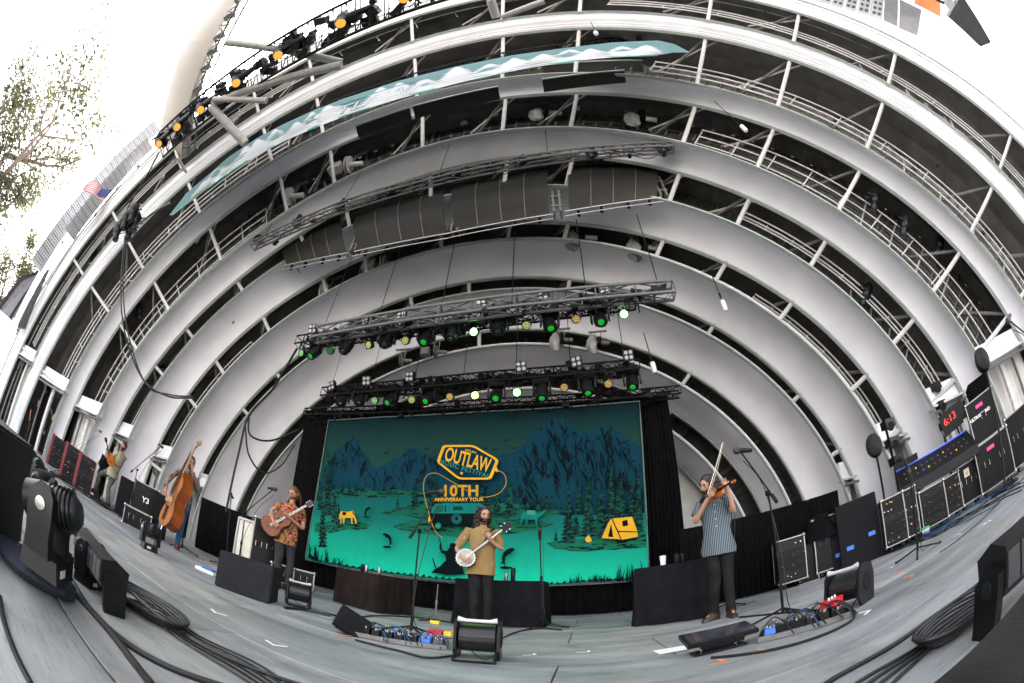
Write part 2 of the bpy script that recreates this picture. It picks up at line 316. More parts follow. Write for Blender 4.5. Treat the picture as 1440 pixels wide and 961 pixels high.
# gaps between the bands: corrugated sheets, struts, catwalks
def gp(k, p, y, w):          # a point in gap k (between band k and band k+1), w = 0 at band k's front edge .. 1 at the next lip
    a = lip(k, p, 0, BR[k]); c = lip(k+1, p); P = a.lerp(c, w); P.y = y; return P
CORR2 = mat('lit_corrugated_sheet', (.07, .067, .06), .7, var=.25, scale=2, col2=(.13, .12, .11))  # paler copy of the sheet for the outer gaps: their light put into colour
for k in range(8):
    N = 26 if k < 3 else 34
    for i in range(N):
        p0, p1 = math.pi*i/N, math.pi*(i+1)/N
        yb = lip(k, p0).y-.25
        b = MB(); rows = []
        for j in range(9):                                   # ridged rear sheet
            p = p0+(p1-p0)*j/8; dy = (.06 if j % 2 else 0)
            rows.append([lip(k, p, -.25-dy, HF.get(k, .30)*BD[k]+.3*BR[k]+.17), gp(k, p, yb-dy, 1.75)])
        b.loft(rows); wpart('wall_panel', b, CORR if k < 4 else CORR2 if k < 6 or p0 > 1.3 else OFFW, shell)  # inner sheets darkest, outer right palest: light and shade put into the colour
        b = MB(); rows = []
        for j in range(5):
            p = p0+(p1-p0)*j/4; q = lip(k+1, p, -.05, .16); q2 = gp(k, p, yb+.1, 1.75+(.03 if j % 2 else 0)); m_ = q.lerp(q2, .5); m_ += Vector((m_.x-XC, 0, m_.z)).normalized()*.35
            rows.append([q, m_, q2])
        pm_ = math.degrees((p0+p1)/2)
        if k == 6 and 38 < pm_ < 58:                         # invented roof slats, meant for sun stripes but set edge to edge
            for q in range(6):
                a_, c_ = q/6, (q+1.0)/6; b = MB(); b.loft([[r_[0].lerp(r_[1], a_*2) if a_ < .5 else r_[1].lerp(r_[2], a_*2-1), r_[0].lerp(r_[1], c_*2) if c_ < .5 else r_[1].lerp(r_[2], min(1, c_*2-1))] for r_ in rows]); wpart('added_roof_slat', b, CORR2, shell)
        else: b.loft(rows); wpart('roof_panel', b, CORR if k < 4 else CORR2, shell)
        if i and i % 2 == 0:
            b = MB(); b.cyl(gp(k, p0, yb-.12, .5), gp(k, p0, yb-.12, 1.7), .07, n=4); wpart('rafter', b, STEELG, shell)
    NS = 15 if k >= 3 else 12                                 # struts that carry each band from the next one
    for i in range(1, NS):
        p = math.pi*(i+.15*math.sin(i*2.3))/NS
        b = MB(); a = lip(k+1, p, .0, .05); c = lip(k, p, -BD[k]*.97, BR[k]+.03); b.cyl(a, c, .06, n=8)
        if k < 2 and i % 3: continue
        wpart('strut', b, STEELW, shell, smooth=True)
        if k < 2: continue
        c2 = gp(k, p+.09, lip(k, p).y-.35, .75); b = MB(); b.cyl(lip(k+1, p, .0, .25), c2, .045, n=6); wpart('brace', b, STEELG, shell)
        if k >= 2 and 3 < i < NS-3:
            b = MB(); pm_ = p+.1
            b.cyl(gp(k, pm_, lip(k, p).y-.33, .7), gp(k, pm_+.07, lip(k, p).y-.33, 1.5), .035, n=4); b2 = MB(); b2.cyl(gp(k, pm_, lip(k, p).y-.5, .8), lip(k+1, pm_-.12, .1, .3), .03, n=5); wpart('brace', b2, STEELW, shell); wpart('brace', b, STEELG, shell)
    for w, yo in () if k < 2 else ((.8, -.38), (.95, -.36), (1.2, -.34)):     # long purlins round the arch
        b = MB(); b.tube([gp(k, p, lip(k, p).y+yo, w) for p in PH[3:-3]], .03 if w < 1 else .045, 4); wpart('purlin', b, STEELG, shell)
    for i in range(1, 46):                                    # catwalk treads, small
        p = math.pi*(.26+.48*i/46)
        if k in (4, 5, 6) and .3*math.pi < p < .68*math.pi:
            b = MB(); c = gp(k, p, lip(k, p).y-.42, .8); u = (c-Vector((XC, c.y, 0))).normalized()
            M = Matrix((Vector((0, 1, 0)), Vector((-u.z, 0, u.x)), u)).transposed()
            b.box(c, (.25, .03, .34), M); b.v = [tuple(v) for v in b.v]; wpart('tread', b, STEELG, shell)
    # side catwalk rails, door beam and the wall under it
    if k >= 2:
        for sgn in (1, -1):
            zt = {1: 1.5, 2: 2.0, 3: 2.3, 4: 2.35, 5: 2.45, 6: 2.6, 7: 2.8}[k]
            rr_ = (lip(k, .2)-Vector((XC, 0, 0))).length
            pa = math.asin(min(.9, (zt+.45)/rr_)); pb = pa+R({3: 30, 4: 36, 5: 44, 6: 52, 7: 58}.get(k, 20))
            ang = (lambda p: p if sgn > 0 else math.pi-p)
            for w, yo, m_ in (((.35, -.7, STEELW), (.6, -.75, STEELW), (.85, -.8, STEELW)) if k >= 5 else ((.72, -.9, STEELW), (.85, -.9, STEELW), (.98, -.95, STEELW))):
                b = MB(); b.tube([gp(k, ang(pa+(pb-pa)*j/12), lip(k, ang(pa)).y+yo, w) for j in range(13)], .024, 5)
                wpart('catwalk_rail', b, m_, shell, smooth=True)
            for j in range(10):
                p = ang(pa+(pb-pa)*j/9); y = lip(k, p).y-.74
                b = MB(); b.cyl(gp(k, p, y-(.15 if k < 5 else 0), .25 if k >= 5 else .7), gp(k, p, y-(.15 if k < 5 else 0), .95), .022, n=5); wpart('rail_post', b, STEELW, shell)
            for j in range(10):
                p = ang(pa+(pb-pa)*.5*(j+.5)/10); y = lip(k, p).y-.4; b = MB()
                b.cyl(gp(k, p, y, .35 if k >= 5 else .75), gp(k, p+.02, y-.1, 1.2), .03, n=4); wpart('louvre', b, STEELW if j % 2 else STEELG, shell)
            # white box beam across the gap above the side door, from band k to band k+1
            pz = ang(pa-.03); A = lip(k, pz, -BD[k]-.02, BR[k]-.12); Bq = lip(k+1, pz, .02, .1); A.z = Bq.z = zt
            dv = Bq-A; w_ = dv.length; u_ = dv.normalized(); nn_ = Vector((-u_.y, u_.x, 0)); nn_ = nn_ if nn_.y > 0 else -nn_
            M = Matrix((u_, nn_, Vector((0, 0, 1)))).transposed(); C_ = (A+Bq)/2
            b = MB(); b.box(C_+nn_*.1+Vector((0, 0, .17)), (w_, .18, .42), M); wpart('door_beam', b, WHITE, shell)
            b = MB(); b.box(C_+nn_*.05+Vector((0, 0, -.08)), (w_, .32, .05), M); wpart('beam_flange', b, STEELW, shell)
            b = MB(); b.cyl(A+Vector((0, 0, -.22))-nn_*.08, Bq+Vector((0, 0, -.22))-nn_*.08, .04, n=6); wpart('beam_pipe', b, ALU, shell)
            if not (sgn < 0 and k >= 6):
                b = MB(); n = 16; rows = []; A2 = lip(k, pz, -.15, HF.get(k, .30)*BD[k]+.3*BR[k]+.22); B2 = lip(k+1, pz, .25, .25)
                for j in range(n+1):
                    q = A2.lerp(B2, j/n)-nn_*(.04 if j % 2 else 0); rows.append([Vector((q.x, q.y, 0)), Vector((q.x, q.y, zt+.3))])
                b.loft(rows); wpart('side_wall', b, OFFW, shell)
            q = A.lerp(Bq, .5)+nn_*.25; b = MB(); b.box((q.x, q.y, zt/2), (.14, .1, zt), M); wpart('door_post', b, STEELW, shell)
            q = A.lerp(Bq, .8)+nn_*.25; b = MB(); b.box((q.x, q.y, zt/2), (.06, .06, zt), M); wpart('door_post', b, STEELG, shell)
# the outermost face panels with their joints
b = MB()
for i in range(24):
    p0, p1 = math.pi*i/24+.002, math.pi*(i+1)/24-.002; b = MB()
    b.loft([[lip(8, p0+(p1-p0)*j/4, -.47, .74), lip(8, p0+(p1-p0)*j/4, -.5, .80), lip(8, p0+(p1-p0)*j/4, -.35, 1.3), lip(8, p0+(p1-p0)*j/4, .3, 1.4), lip(8, p0+(p1-p0)*j/4, .3, .5), lip(8, p0+(p1-p0)*j/4, -.2, .6)] for j in range(5)], close=True)
    wpart('fascia_panel', b, WHITE, shell, smooth=False)
# outer roof skin that closes the shell from outside
b = MB(); b.loft([[lip(5, p, .1, 2.5), lip(4, p, .1, 3.3), lip(2, p, 0, 3.4), lip(0, p, 1.2, 2.4)] for p in PH]); wpart('outer_roof', b, OFFW, shell)
b = MB(); b.add([lip(0, p, 1.2, 2.4) for p in PH]+[Vector((XC, 13.7, 0))], [(i, i+1, NP+1) for i in range(NP)]); wpart('rear_wall', b, OFFW, shell)
ords = ['first', 'second', 'third', 'fourth', 'fifth', 'sixth', 'seventh', 'eighth', 'ninth', 'tenth', 'eleventh', 'twelfth']
# ================================================================ trusses
TRM = mat('dull_aluminium_tube', (.10, .10, .104), .45, var=.2, scale=14)
def truss(name, label, path, hgt, dep, r, m, bay=.4, group=None, lr=None, back=Vector((0, 1, 0)), upv=Vector((0, 0, 1)), single=False, mb=None):
    """box truss whose lower front chord runs along path (world points)"""
    path = [Vector(p) for p in path]; t = thing(name, label, 'truss', path[0], 0, group); ends = []
    offs = [Vector(), upv*hgt, back*dep, upv*hgt+back*dep]
    for o in offs:
        b = MB(); b.tube([p+o for p in path], r, 8); wpart('chord', b, m, t, smooth=True)
    Ls = [0]
    for a, c in zip(path, path[1:]): Ls.append(Ls[-1]+(c-a).length)
    def at(s):
        for i in range(len(path)-1):
            if s <= Ls[i+1]+1e-6: return path[i].lerp(path[i+1], (s-Ls[i])/(Ls[i+1]-Ls[i]))
        return path[-1]
    n = max(2, int(Ls[-1]/bay)); lr = lr or r*.5; b = MB()
    for i in range(n+1):
        p = at(Ls[-1]*i/n)
        for a, c in ((0, 1), (1, 3), (3, 2), (2, 0)):
            if i % 2 == 0 or a == 0: b.cyl(p+offs[a], p+offs[c], lr, n=4, cap=False)
        if i < n:
            q = at(Ls[-1]*(i+1)/n); f = i % 2
            for a, c in ((0, 1), (2, 3), (0, 2), (1, 3)):
                A, C_ = (a, c) if f else (c, a)
                if single:
                    bb = MB(); bb.cyl(p+offs[A], q+offs[C_], lr, n=5); wpart('brace', bb, m, t)
                else: b.cyl(p+offs[A], q+offs[C_], lr, n=4, cap=False)
    wpart('lattice', b, m, t, kind='stuff')
    return t, at, Ls[-1]
YA, YB, YT1, YT2 = 6.6, 7.9, 4.7, 6.0
tA, atA, LA = truss('lighting_truss', 'long black box truss hung with lights, the upper of the two above the backdrop', [aty(414, 483, YA), aty(680, 450, YA), aty(895, 423, YA)], .24, .3, .024, BLK, .28, 'black lighting trusses')
tB, atB, LB = truss('lighting_truss', 'long black box truss hung with lights, the lower of the two just over the backdrop', [aty(450, 556, YB), aty(690, 535, YB), aty(900, 518, YB)], .24, .3, .024, BLK, .28, 'black lighting trusses')
tC, atC, LC = truss('backdrop_truss', 'thin black truss the painted backdrop hangs from, sticking out at both ends', [aty(426, 583, 8.45), aty(700, 571, 8.45), aty(958, 553, 8.45)], .2, .25, .022, BLK, .3)
t1, at1, L1 = truss('aluminium_truss', 'long silvery truss high under the shell with seven black moving lights', [aty(352, 345, YT1), aty(480, 289, YT1), aty(640, 243, YT1), aty(800, 216, YT1), aty(948, 205, YT1)], .20, .22, .03, TRM, .62, 'silvery trusses', .014, single=True)
t2, at2, L2 = truss('aluminium_truss', 'silvery truss above the upper black lighting truss', [aty(437, 474, YT2), aty(580, 449, YT2), aty(723, 430, YT2), aty(950, 410, YT2)], .30, .26, .035, TRM, .75, 'silvery trusses', .016, single=True)
tH, atH, LH = truss('banner_truss', 'slim black truss behind the top edge of the teal header banner', [aty(330, 212, 2.75), aty(480, 138, 2.75), aty(640, 90, 2.75), aty(800, 62, 2.75), aty(925, 50, 2.75)], .16, .2, .014, BLK, .3)
def clutter(t, at, L, n, zo, m=BLK, seed=1):
    random.seed(seed); b = MB()
    for i in range(n):
        s = random.uniform(.02, .98)*L; p = at(s)+Vector((0, random.uniform(0, .28), zo+random.uniform(-.02, .26))); k = random.random()
        if k < .45:
            q = at(min(L, s+random.uniform(.2, .9)))+Vector((0, random.uniform(0, .28), zo+random.uniform(-.04, .24))); mid = p.lerp(q, .5)-Vector((0, 0, random.uniform(.04, .2))); b.tube(spline([p, mid, q], 5), random.uniform(.006, .013), 5)
        elif k < .8: b.box(p, (random.uniform(.05, .16), random.uniform(.05, .12), random.uniform(.06, .2)), Matrix.Rotation(random.uniform(-.4, .4), 3, 'Y'))
        else: b.cyl(p, p-Vector((0, 0, random.uniform(.12, .3))), .016, n=6)
    wpart('rigging_clutter', b, m, t, kind='stuff')
clutter(tA, atA, LA, 300, 0, seed=1); clutter(tB, atB, LB, 300, 0, seed=2); clutter(tC, atC, LC, 110, -.05, seed=3); clutter(t2, at2, L2, 70, -.06, seed=4); clutter(t1, at1, L1, 30, -.06, seed=5); clutter(tH, atH, LH, 60, -.05, seed=6)
# wires that carry the trusses
def wires(fn, L, n, h, r=.006, lab='truss'):
    for i in range(n):
        p = fn(L*(.04+.92*i/(n-1))); b = MB(); b.cyl(p, p+Vector((0, .05, h)), r, n=4)
        solo('hanging_wire', b, BLK, 'thin dark wire holding up the '+lab+', %s from left' % ords[i], 'wire', group='wires over the '+lab)
wires(at2, L2, 6, 2.6, .011, 'silvery truss above the stage'); wires(atB, LB, 7, 2.7, .009, 'lower black truss'); wires(at1, L1, 5, 2.8, .009, 'highest silvery truss')
# front truss near the camera, lying flat overhead
P0, P1, P2_, P3 = atz(221, 190, 9.5), atz(500, -3, 9.5), atz(229, 221, 9.2), atz(500, 46, 9.2)
P4 = P0+(P1-P0)*1.5; P5 = P2_+(P3-P2_)*1.5
ft = thing('front_truss', 'black ladder truss with yellow glowing spotlights against the white sky', 'truss', P0)
for a, c in ((P0, P4), (P2_, P5)):
    for dz in (0, .3):
        b = MB(); b.cyl(a+Vector((0, 0, dz)), c+Vector((0, 0, dz)), .032, n=8); wpart('chord', b, BLK, ft, smooth=True)
for i in range(34):
    s = i/33; a = P0.lerp(P4, s); c = P2_.lerp(P5, s); b = MB(); b.cyl(a, c, .018, n=4); b.cyl(a+Vector((0, 0, .3)), c+Vector((0, 0, .3)), .018, n=4); b.cyl(a, a+Vector((0, 0, .3)), .014, n=4)
    if i < 33: b.cyl(c, P0.lerp(P4, s+1/33)+Vector((0, 0, .3)), .014, n=4)
    wpart('rung', b, BLK, ft)
b = MB()
for i in range(26):
    s = random.random(); a = P0.lerp(P4, s).lerp(P2_.lerp(P5, s), random.random()); d = (P4-P0).normalized()*random.uniform(.15, .6)
    b.tube(spline([a, a+d*.5+Vector((0, random.uniform(-.1, .1), -random.uniform(.03, .12))), a+d]), .014, 5)
for i in range(90):
    s = random.random(); a = P0.lerp(P4, s).lerp(P2_.lerp(P5, s), random.uniform(.1, .9))+Vector((0, 0, random.uniform(0, .3))); M = Matrix.Rotation(random.uniform(-.6, .6), 3, 'Z')
    b.box(a, (random.uniform(.12, .4), random.uniform(.1, .25), random.uniform(.1, .3)), M)
wpart('cable_bundle', b, RUB, ft, kind='stuff')
# ================================================================ hanging lights
def mover():
    t = thing('moving_light', 'x', 'stage light')
    b = MB(); b.box((0, 0, -.06), (.34, .24, .12), taper=.95); b.box((0, 0, .03), (.05, .06, .1)); part('base', b, FIXB, t)
    b = MB(); b.box((-.17, 0, -.24), (.035, .12, .28)); b.box((.17, 0, -.24), (.035, .12, .28)); b.box((0, 0, -.125), (.36, .16, .035)); part('yoke', b, FIXB, t)
    hd = MB(); hd.lathe([(.06, .2), (.12, .17), (.135, .05), (.14, -.08), (.128, -.16), (.10, -.17), (.10, -.155)], n=14, sx=1., syy=.85)
    for q in range(5): hd.box((0, .09, .12-.05*q), (.2, .05, .015))
    h = part('head', hd, FIXB, t, smooth=True); h.location = (0, 0, -.33); h.rotation_euler = (R(-25), 0, 0)
    ln = MB(); ln.lathe([(.064, -.160), (.058, -.170), (.035, -.178), (.01, -.180)], n=14); part('lens', ln, GLASS, h, smooth=True)
    return t
def par_can():
    t = thing('led_par', 'x', 'stage light')
    b = MB(); b.tube([(-.13, 0, -.2), (-.13, 0, -.04), (.13, 0, -.04), (.13, 0, -.2)], .012, 5); b.box((0, 0, 0), (.05, .05, .08)); part('yoke', b, FIXB, t)
    h = MB(); h.lathe([(.05, .1), (.10, .08), (.115, 0), (.115, -.07), (.105, -.075), (.1, -.05)], n=14); h.box((0, 0, .12), (.12, .12, .05))
    hh = part('can', h, FIXB, t, smooth=True); hh.location = (0, 0, -.2); hh.rotation_euler = (R(-35), 0, 0)
    l = MB()
    for r_, n in ((0, 1), (.042, 6), (.08, 11)):
        for i in range(n):
            a = 2*math.pi*i/n; l.lathe([(.0135, -.056), (.012, -.066), (.003, -.07)], (r_*math.cos(a), r_*math.sin(a), 0), n=6)
    part('led_face', l, LEDY, hh, kind='stuff')
    return t
def blinder():
    t = thing('blinder_light', 'x', 'stage light')
    b = MB(); b.box((0, 0, 0), (.26, .09, .26)); b.box((0, .07, 0), (.2, .06, .2)); b.box((0, 0, -.16), (.03, .04, .1)); part('housing', b, FIXB, t)
    l = MB(); l.lathe([(.048, .0), (.045, .012), (.02, .02)], n=12); me = l.mesh('lamp', LBLB, True)
    for x in (-.062, .062):
        for z in (-.062, .062):
            o = link('lamp', me, t, loc=(x, -.05, z), rot=(R(90), 0, 0))
    return t
MV, PC, BL = mover(), par_can(), blinder()
first = {}
def put(proto, loc, rot, label, lensmat=None, head=None, scale=1., group=None):
    if proto not in first: first[proto] = 1; c = proto; c.location = loc; c.rotation_euler = rot; tag(c, label, None, group)
    else: c = clone(proto, loc, rot, label, group=group)
    c.scale = (scale,)*3
    for ch in c.children:
        if ch.name.split('.')[0] in ('head', 'can'):
            if head: ch.rotation_euler = head
            for g in ch.children:
                if g.name.split('.')[0] in ('lens', 'led_face'):
                    me = g.data.copy(); me.materials[0] = lensmat or GLASS; g.data = me
    return c
def lamp_glow(p, col, e, name='led_beam'):
    l = bpy.data.lights.new(name, 'SPOT'); l.energy = e; l.color = col; l.spot_size = R(75); l.spot_blend = .8; l.shadow_soft_size = .1
    o = bpy.data.objects.new(name, l); COL.objects.link(o); o.location = p; o.rotation_euler = (R(-30), 0, 0)
rowA = [(424, 500, 'p', LEDG), (442, 496, 'm', GRN), (464, 497, 'p', GRN), (487, 488, 'm', None), (519, 489, 'p', LEDY), (544, 480, 'm', None), (570, 483, 'p', LEDY), (599, 476, 'm', GRN), (636, 470, 'm', None), (667, 471, 'p', GRNH), (702, 460, 'm', None), (740, 462, 'p', LEDY), (773, 456, 'm', GRN), (810, 453, 'p', LEDO), (844, 449, 'm', GRN), (878, 446, 'p', GRNH)]
rowB = [(481, 562, 'm', None), (507, 561, 'm', None), (527, 567, 'p', LEDG), (550, 562, 'm', GRN), (579, 566, 'p', LEDY), (603, 560, 'm', GRN), (633, 562, 'p', LEDO), (668, 560, 'p', YELH), (698, 556, 'm', GRN), (727, 556, 'p', GRNH), (762, 552, 'm', GRN), (794, 549, 'p', LEDO), (826, 545, 'm', GRN), (856, 544, 'p', LEDO), (889, 537, 'm', GRN)]
for rn, row, Y in (('upper', rowA, YA+.15), ('lower', rowB, YB+.15)):
    cnt = {'p': 0, 'm': 0}
    for px, py, kd, lm in row:
        cnt[kd] += 1; P = aty(px, py, Y)
        col = {GRN: 'a dim green lens', None: 'a dark lens', LEDY: 'pale yellow LEDs', LEDG: 'pale green LEDs', LEDO: 'amber LEDs', GRNH: 'dazzling green light', YELH: 'dazzling yellow-green light'}[lm]
        if kd == 'm':
            put(MV, P+Vector((0, 0, .36)), (0, 0, random.uniform(-.3, .3)), 'moving-head light with %s, %s from left on the %s black truss' % (col, ords[cnt['m']-1], rn), lm, (R(random.uniform(-38, -12)), 0, R(random.uniform(-15, 15))), 1.1, 'moving heads on the black trusses')
        else:
            put(PC, P+Vector((0, 0, .24)), (0, 0, random.uniform(-.2, .2)), 'round par with %s, %s from left on the %s black truss' % (col, ords[cnt['p']-1], rn), lm, (R(-62), 0, 0), .85, 'LED pars on the black trusses')
            if lm in (GRNH, YELH): lamp_glow(P+Vector((0, -.22, -.12)), (.15, 1, .25) if lm is GRNH else (.5, 1, .15), 6)
for rn, row, Y in (('upper', [(440, 463), (515, 453), (565, 445), (678, 429), (765, 417), (850, 408)], YA-.1), ('lower', [(467, 543), (516, 536), (577, 530), (733, 516), (811, 509), (883, 500)], YB-.1)):
    for i, (px, py) in enumerate(row):
        P = aty(px, py, Y)
        put(BL, P, (R(20), R(random.uniform(-9, 9)), R(random.uniform(-20, 20))), 'small black four-lamp blinder, %s from the left above the %s black truss' % (ords[i], rn), scale=.92, group='four-lamp blinders')
for i, (px, py) in enumerate([(362, 336), (417, 314), (479, 292), (550, 273), (641, 249), (733, 230), (833, 220), (933, 213)]):
    P = aty(px, py, YT1+.2)
    put(MV, P+Vector((0, 0, .25)), (0, 0, R(-30)), 'black moving-head light, %s from left under the highest silvery truss' % ords[i], GLASS, (R(-60), R(-20), 0), .8, 'moving heads on the silvery truss')
# silhouettes of spot fixtures sitting on the trusses
def profile_spot():
    t = thing('profile_spotlight', 'x', 'spotlight')
    b = MB(); b.lathe([(.09, -.32), (.10, -.3), (.09, -.1), (.11, -.08), (.13, .0), (.13, .22), (.09, .3)], axis=(0, 1, 0), n=12)
    for q in range(4): b.box((0, .05+.05*q, .13), (.18, .015, .05))
    part('body', b, FIXB, t, smooth=True)
    b = MB(); b.tube([(-.16, .05, .0), (-.16, .05, .2), (.16, .05, .2), (.16, .05, 0)], .014, 5); b.cyl((0, .05, .2), (0, .05, .3), .02, n=6); part('yoke', b, FIXB, t)
    b = MB(); b.lathe([(.085, -.322), (.05, -.335), (.01, -.338)], axis=(0, 1, 0), n=12); part('lens', b, GLASS, t, smooth=True)
    return t
PS = profile_spot()
def aim(d, roll=0):
    return (-Vector(d)).to_track_quat('Y', 'Z').to_euler()
def spot(P, d, label, sc=1., lens=None, group=None):
    global PS
    c = PS if PS not in first else clone(PS, P); first[PS] = 1; c.location = P; c.rotation_euler = aim(d); c.scale = (sc,)*3; tag(c, label, None, group)
    for ch in c.children:
        if ch.name.startswith('lens'): me = ch.data.copy(); me.materials[0] = lens or GLASS; ch.data = me
    return c
for i, (px, py) in enumerate([(223, 203), (249, 179), (282, 155), (332, 117), (391, 78), (479, 33), (568, -2)]):
    P = atz(px, py, 9.0); d = (CAM+Vector((-1.5, 1.5, 0))-P).normalized()
    spot(P-d*.42, d, 'black spotlight with a yellow lit lens, %s from the bottom of the sloping front truss' % ords[i], 1.35, WARM, 'yellow spotlights on the front truss')
    b = MB(); b.cyl(P-d*.42, P-d*.42+(P1-P0).normalized()*.75, .12, .07, n=8)
    solo('fixture_ballast', b, FIXB, 'black ballast tube behind the %s yellow spotlight of the front truss' % ords[i], 'ballast', group='ballasts on the front truss')
for i, (px, py, Y, lab) in enumerate([(1385-248, 57, 2.0, 'upper right of the shell, left of the pair'), (1212, 82, 2.0, 'upper right of the shell, right of the pair'), (1302, 118, 2.0, 'rim of the shell above the added roof slats'), (1356, 152, 2.0, 'right rim of the shell'),
        (1276, 190, 3.2, 'sunlit gap, upper one'), (1320, 227, 3.2, 'sunlit gap, lower one'), (1230, 283, 4.5, 'second gap from outside, upper right'), (1272, 318, 4.5, 'second gap from outside, right'), (1322, 345, 4.5, 'second gap from outside, lower right'), (1218, 415, 6., 'third gap from outside, right'),
        (130, 358, 1.9, 'left rim of the shell'), (93, 392, 1.9, 'left rim of the shell, lower one'), (152, 383, 3.2, 'left outer gap, upper one'), (132, 415, 3.2, 'left outer gap, lower one'), (196, 438, 4.5, 'second gap on the left, upper one'), (172, 470, 4.5, 'second gap on the left beside the cable'), (240, 484, 6., 'third gap on the left'), (228, 520, 6., 'third gap on the left, lower one'), (1400, 205, 2.2, 'far right edge of the shell')]):
    P = aty(px, py, Y); d = Vector((-P.x*.5+(-2), 3, -P.z)).normalized(); spot(P, d, 'black spotlight clamped in the '+lab, 1.15 if Y < 3 else 1.05, group='spotlights in the shell gaps')
# ================================================================ hoists, drums and rain bags in the gaps
def hoist(px, py, Y, sc, kind, label, rz=0.):
    P = aty(px, py, Y); t = thing('cable_hoist', label, 'hoist', P, rz); t.scale = (sc,)*3; t['group'] = 'cable hoists in the shell'
    b = MB(); b.lathe([(.10, -.05), (.24, -.05), (.24, -.03), (.1, -.03), (.1, .03), (.24, .03), (.24, .05), (.1, .05)], axis=(1, .2, 0), n=20); part('drum', b, (STEELW if Y < 9 else STEELG) if kind != 'bag' else BLK, t, smooth=True)  # hoists deep in the shell get darker materials: their shade put into the colour
    b = MB(); b.cyl((.05, .01, 0), (.4, .08, 0), .07, n=12); part('motor', b, OFFW if Y < 9 else STEELG, t, smooth=True)
    b = MB()
    for x in (-.1, .1): b.box((x, 0, .25), (.03, .05, .5))
    b.box((0, 0, .5), (.7, .06, .06)); part('bracket', b, STEELG, t)
    if kind == 'bag':
        b = MB(); rows = []
        for i in range(9):
            z = .40-.11*i; w = [.04, .08, .12, .17, .19, .20, .17, .13, .05][i]
            rows.append([(-.25+w*math.cos(a)*(1+.25*math.sin(3*a+i)), w*.8*math.sin(a)*(1+.2*math.cos(5*a+i*2)), z+.03*math.sin(4*a)) for a in [2*math.pi*j/14 for j in range(14)]])
        b.loft(rows, close=True); part('rain_bag', b, PLASTIC, t, smooth=True)
    if kind == 'box':
        b = MB(); b.box((-.42, 0, .02), (.34, .25, .3)); b.box((-.42, -.13, .02), (.3, .01, .26)); part('control_box', b, CREAM if Y < 9 else STEELG, t)
    return t
hoist(768, 158, 4.75, 1.1, 'bag', 'cable drum beside a white rain bag in the upper gap, left of two')
hoist(902, 166, 4.75, 1.1, 'bag', 'cable drum beside a white rain bag in the upper gap, right of two')
hoist(407, 277, 4.75, 1.3, 'drum', 'pale round cable drum high on the left of the shell')
hoist(490, 232, 4.75, 1.2, 'box', 'hoist with a pale control box left of the highest silvery truss')
hoist(457, 413, 7.3, 1.3, 'drum', 'pale round cable drum above the left end of the black trusses')
hoist(540, 372, 7.3, 1.2, 'box', 'hoist with pale control box behind the reflector panels')
hoist(818, 334, 7.3, 1.05, 'bag', 'cable drum with white rain bag below the reflectors, left of two')
hoist(905, 348, 7.3, 1.05, 'bag', 'cable drum with white rain bag below the reflectors, right of two')
hoist(565, 507, 9.3, .8, 'drum', 'shaded cable drum behind the upper black truss')
hoist(613, 495, 9.3, .8, 'box', 'shaded hoist with box behind the upper black truss')
hoist(790, 478, 9.3, .75, 'bag', 'shaded hoist in a rain bag under the upper black truss, left one')
hoist(842, 482, 9.3, .75, 'bag', 'shaded hoist in a rain bag under the upper black truss, right one')
for bi, (px, py) in enumerate(((607, 168), (653, 170), (565, 185), (697, 158), (810, 150))):
    P = aty(px, py, 4.9); b = MB()
    for x in (-.08, .08): b.box(P+Vector((x, 0, .1)), (.03, .04, .5))
    b.box(P+Vector((0, .02, -.1)), (.2, .1, .2)); solo('rigging_bracket', b, STEELW, 'small pale twin-bar bracket in the upper gap, %s of five' % ['second from left', 'third from left', 'leftmost', 'fourth from left', 'rightmost'][bi], 'bracket', group='rigging brackets in the upper gap')
# ================================================================ hanging microphones
for i, (px, py, Y, cx, cy_, lab) in enumerate([(1046, 181, 4.0, 975, 118, 'right of the header banner'), (1018, 430, 6.6, 1000, 385, 'right of the silvery truss'), (919, 517, 7.6, 905, 468, 'right of the lower black truss'), (374, 488, 7.5, 395, 455, 'left of the black trusses'), (278, 338, 4.3, 302, 300, 'on the left below the header banner'), (318, 97, 2.0, 348, 70, 'beside the front truss'), (838, 47, 2.2, 820, 8, 'at the very top of the shell'), (893, 26, 2.0, 880, -20, 'by the arm at the top of the picture')]):
    P = aty(px, py, Y); Q = aty(cx, cy_, Y-.2); d = (P-Q).normalized(); t = thing('hanging_microphone', 'white cylinder microphone hanging on a cable '+lab, 'microphone', P, group='hanging white microphones')
    b = MB(); b.lathe([(.03, -.13), (.055, -.12), (.06, -.08), (.06, .1), (.05, .12), (.02, .13)], P, d, n=12); wpart('body', b, WHITE, t, smooth=True)
    b = MB(); b.cyl(P-d*.12, Q, .012, n=5); b.cyl(P-d*.3, P-d*.2, .025, n=6); wpart('cable', b, BLK, t)
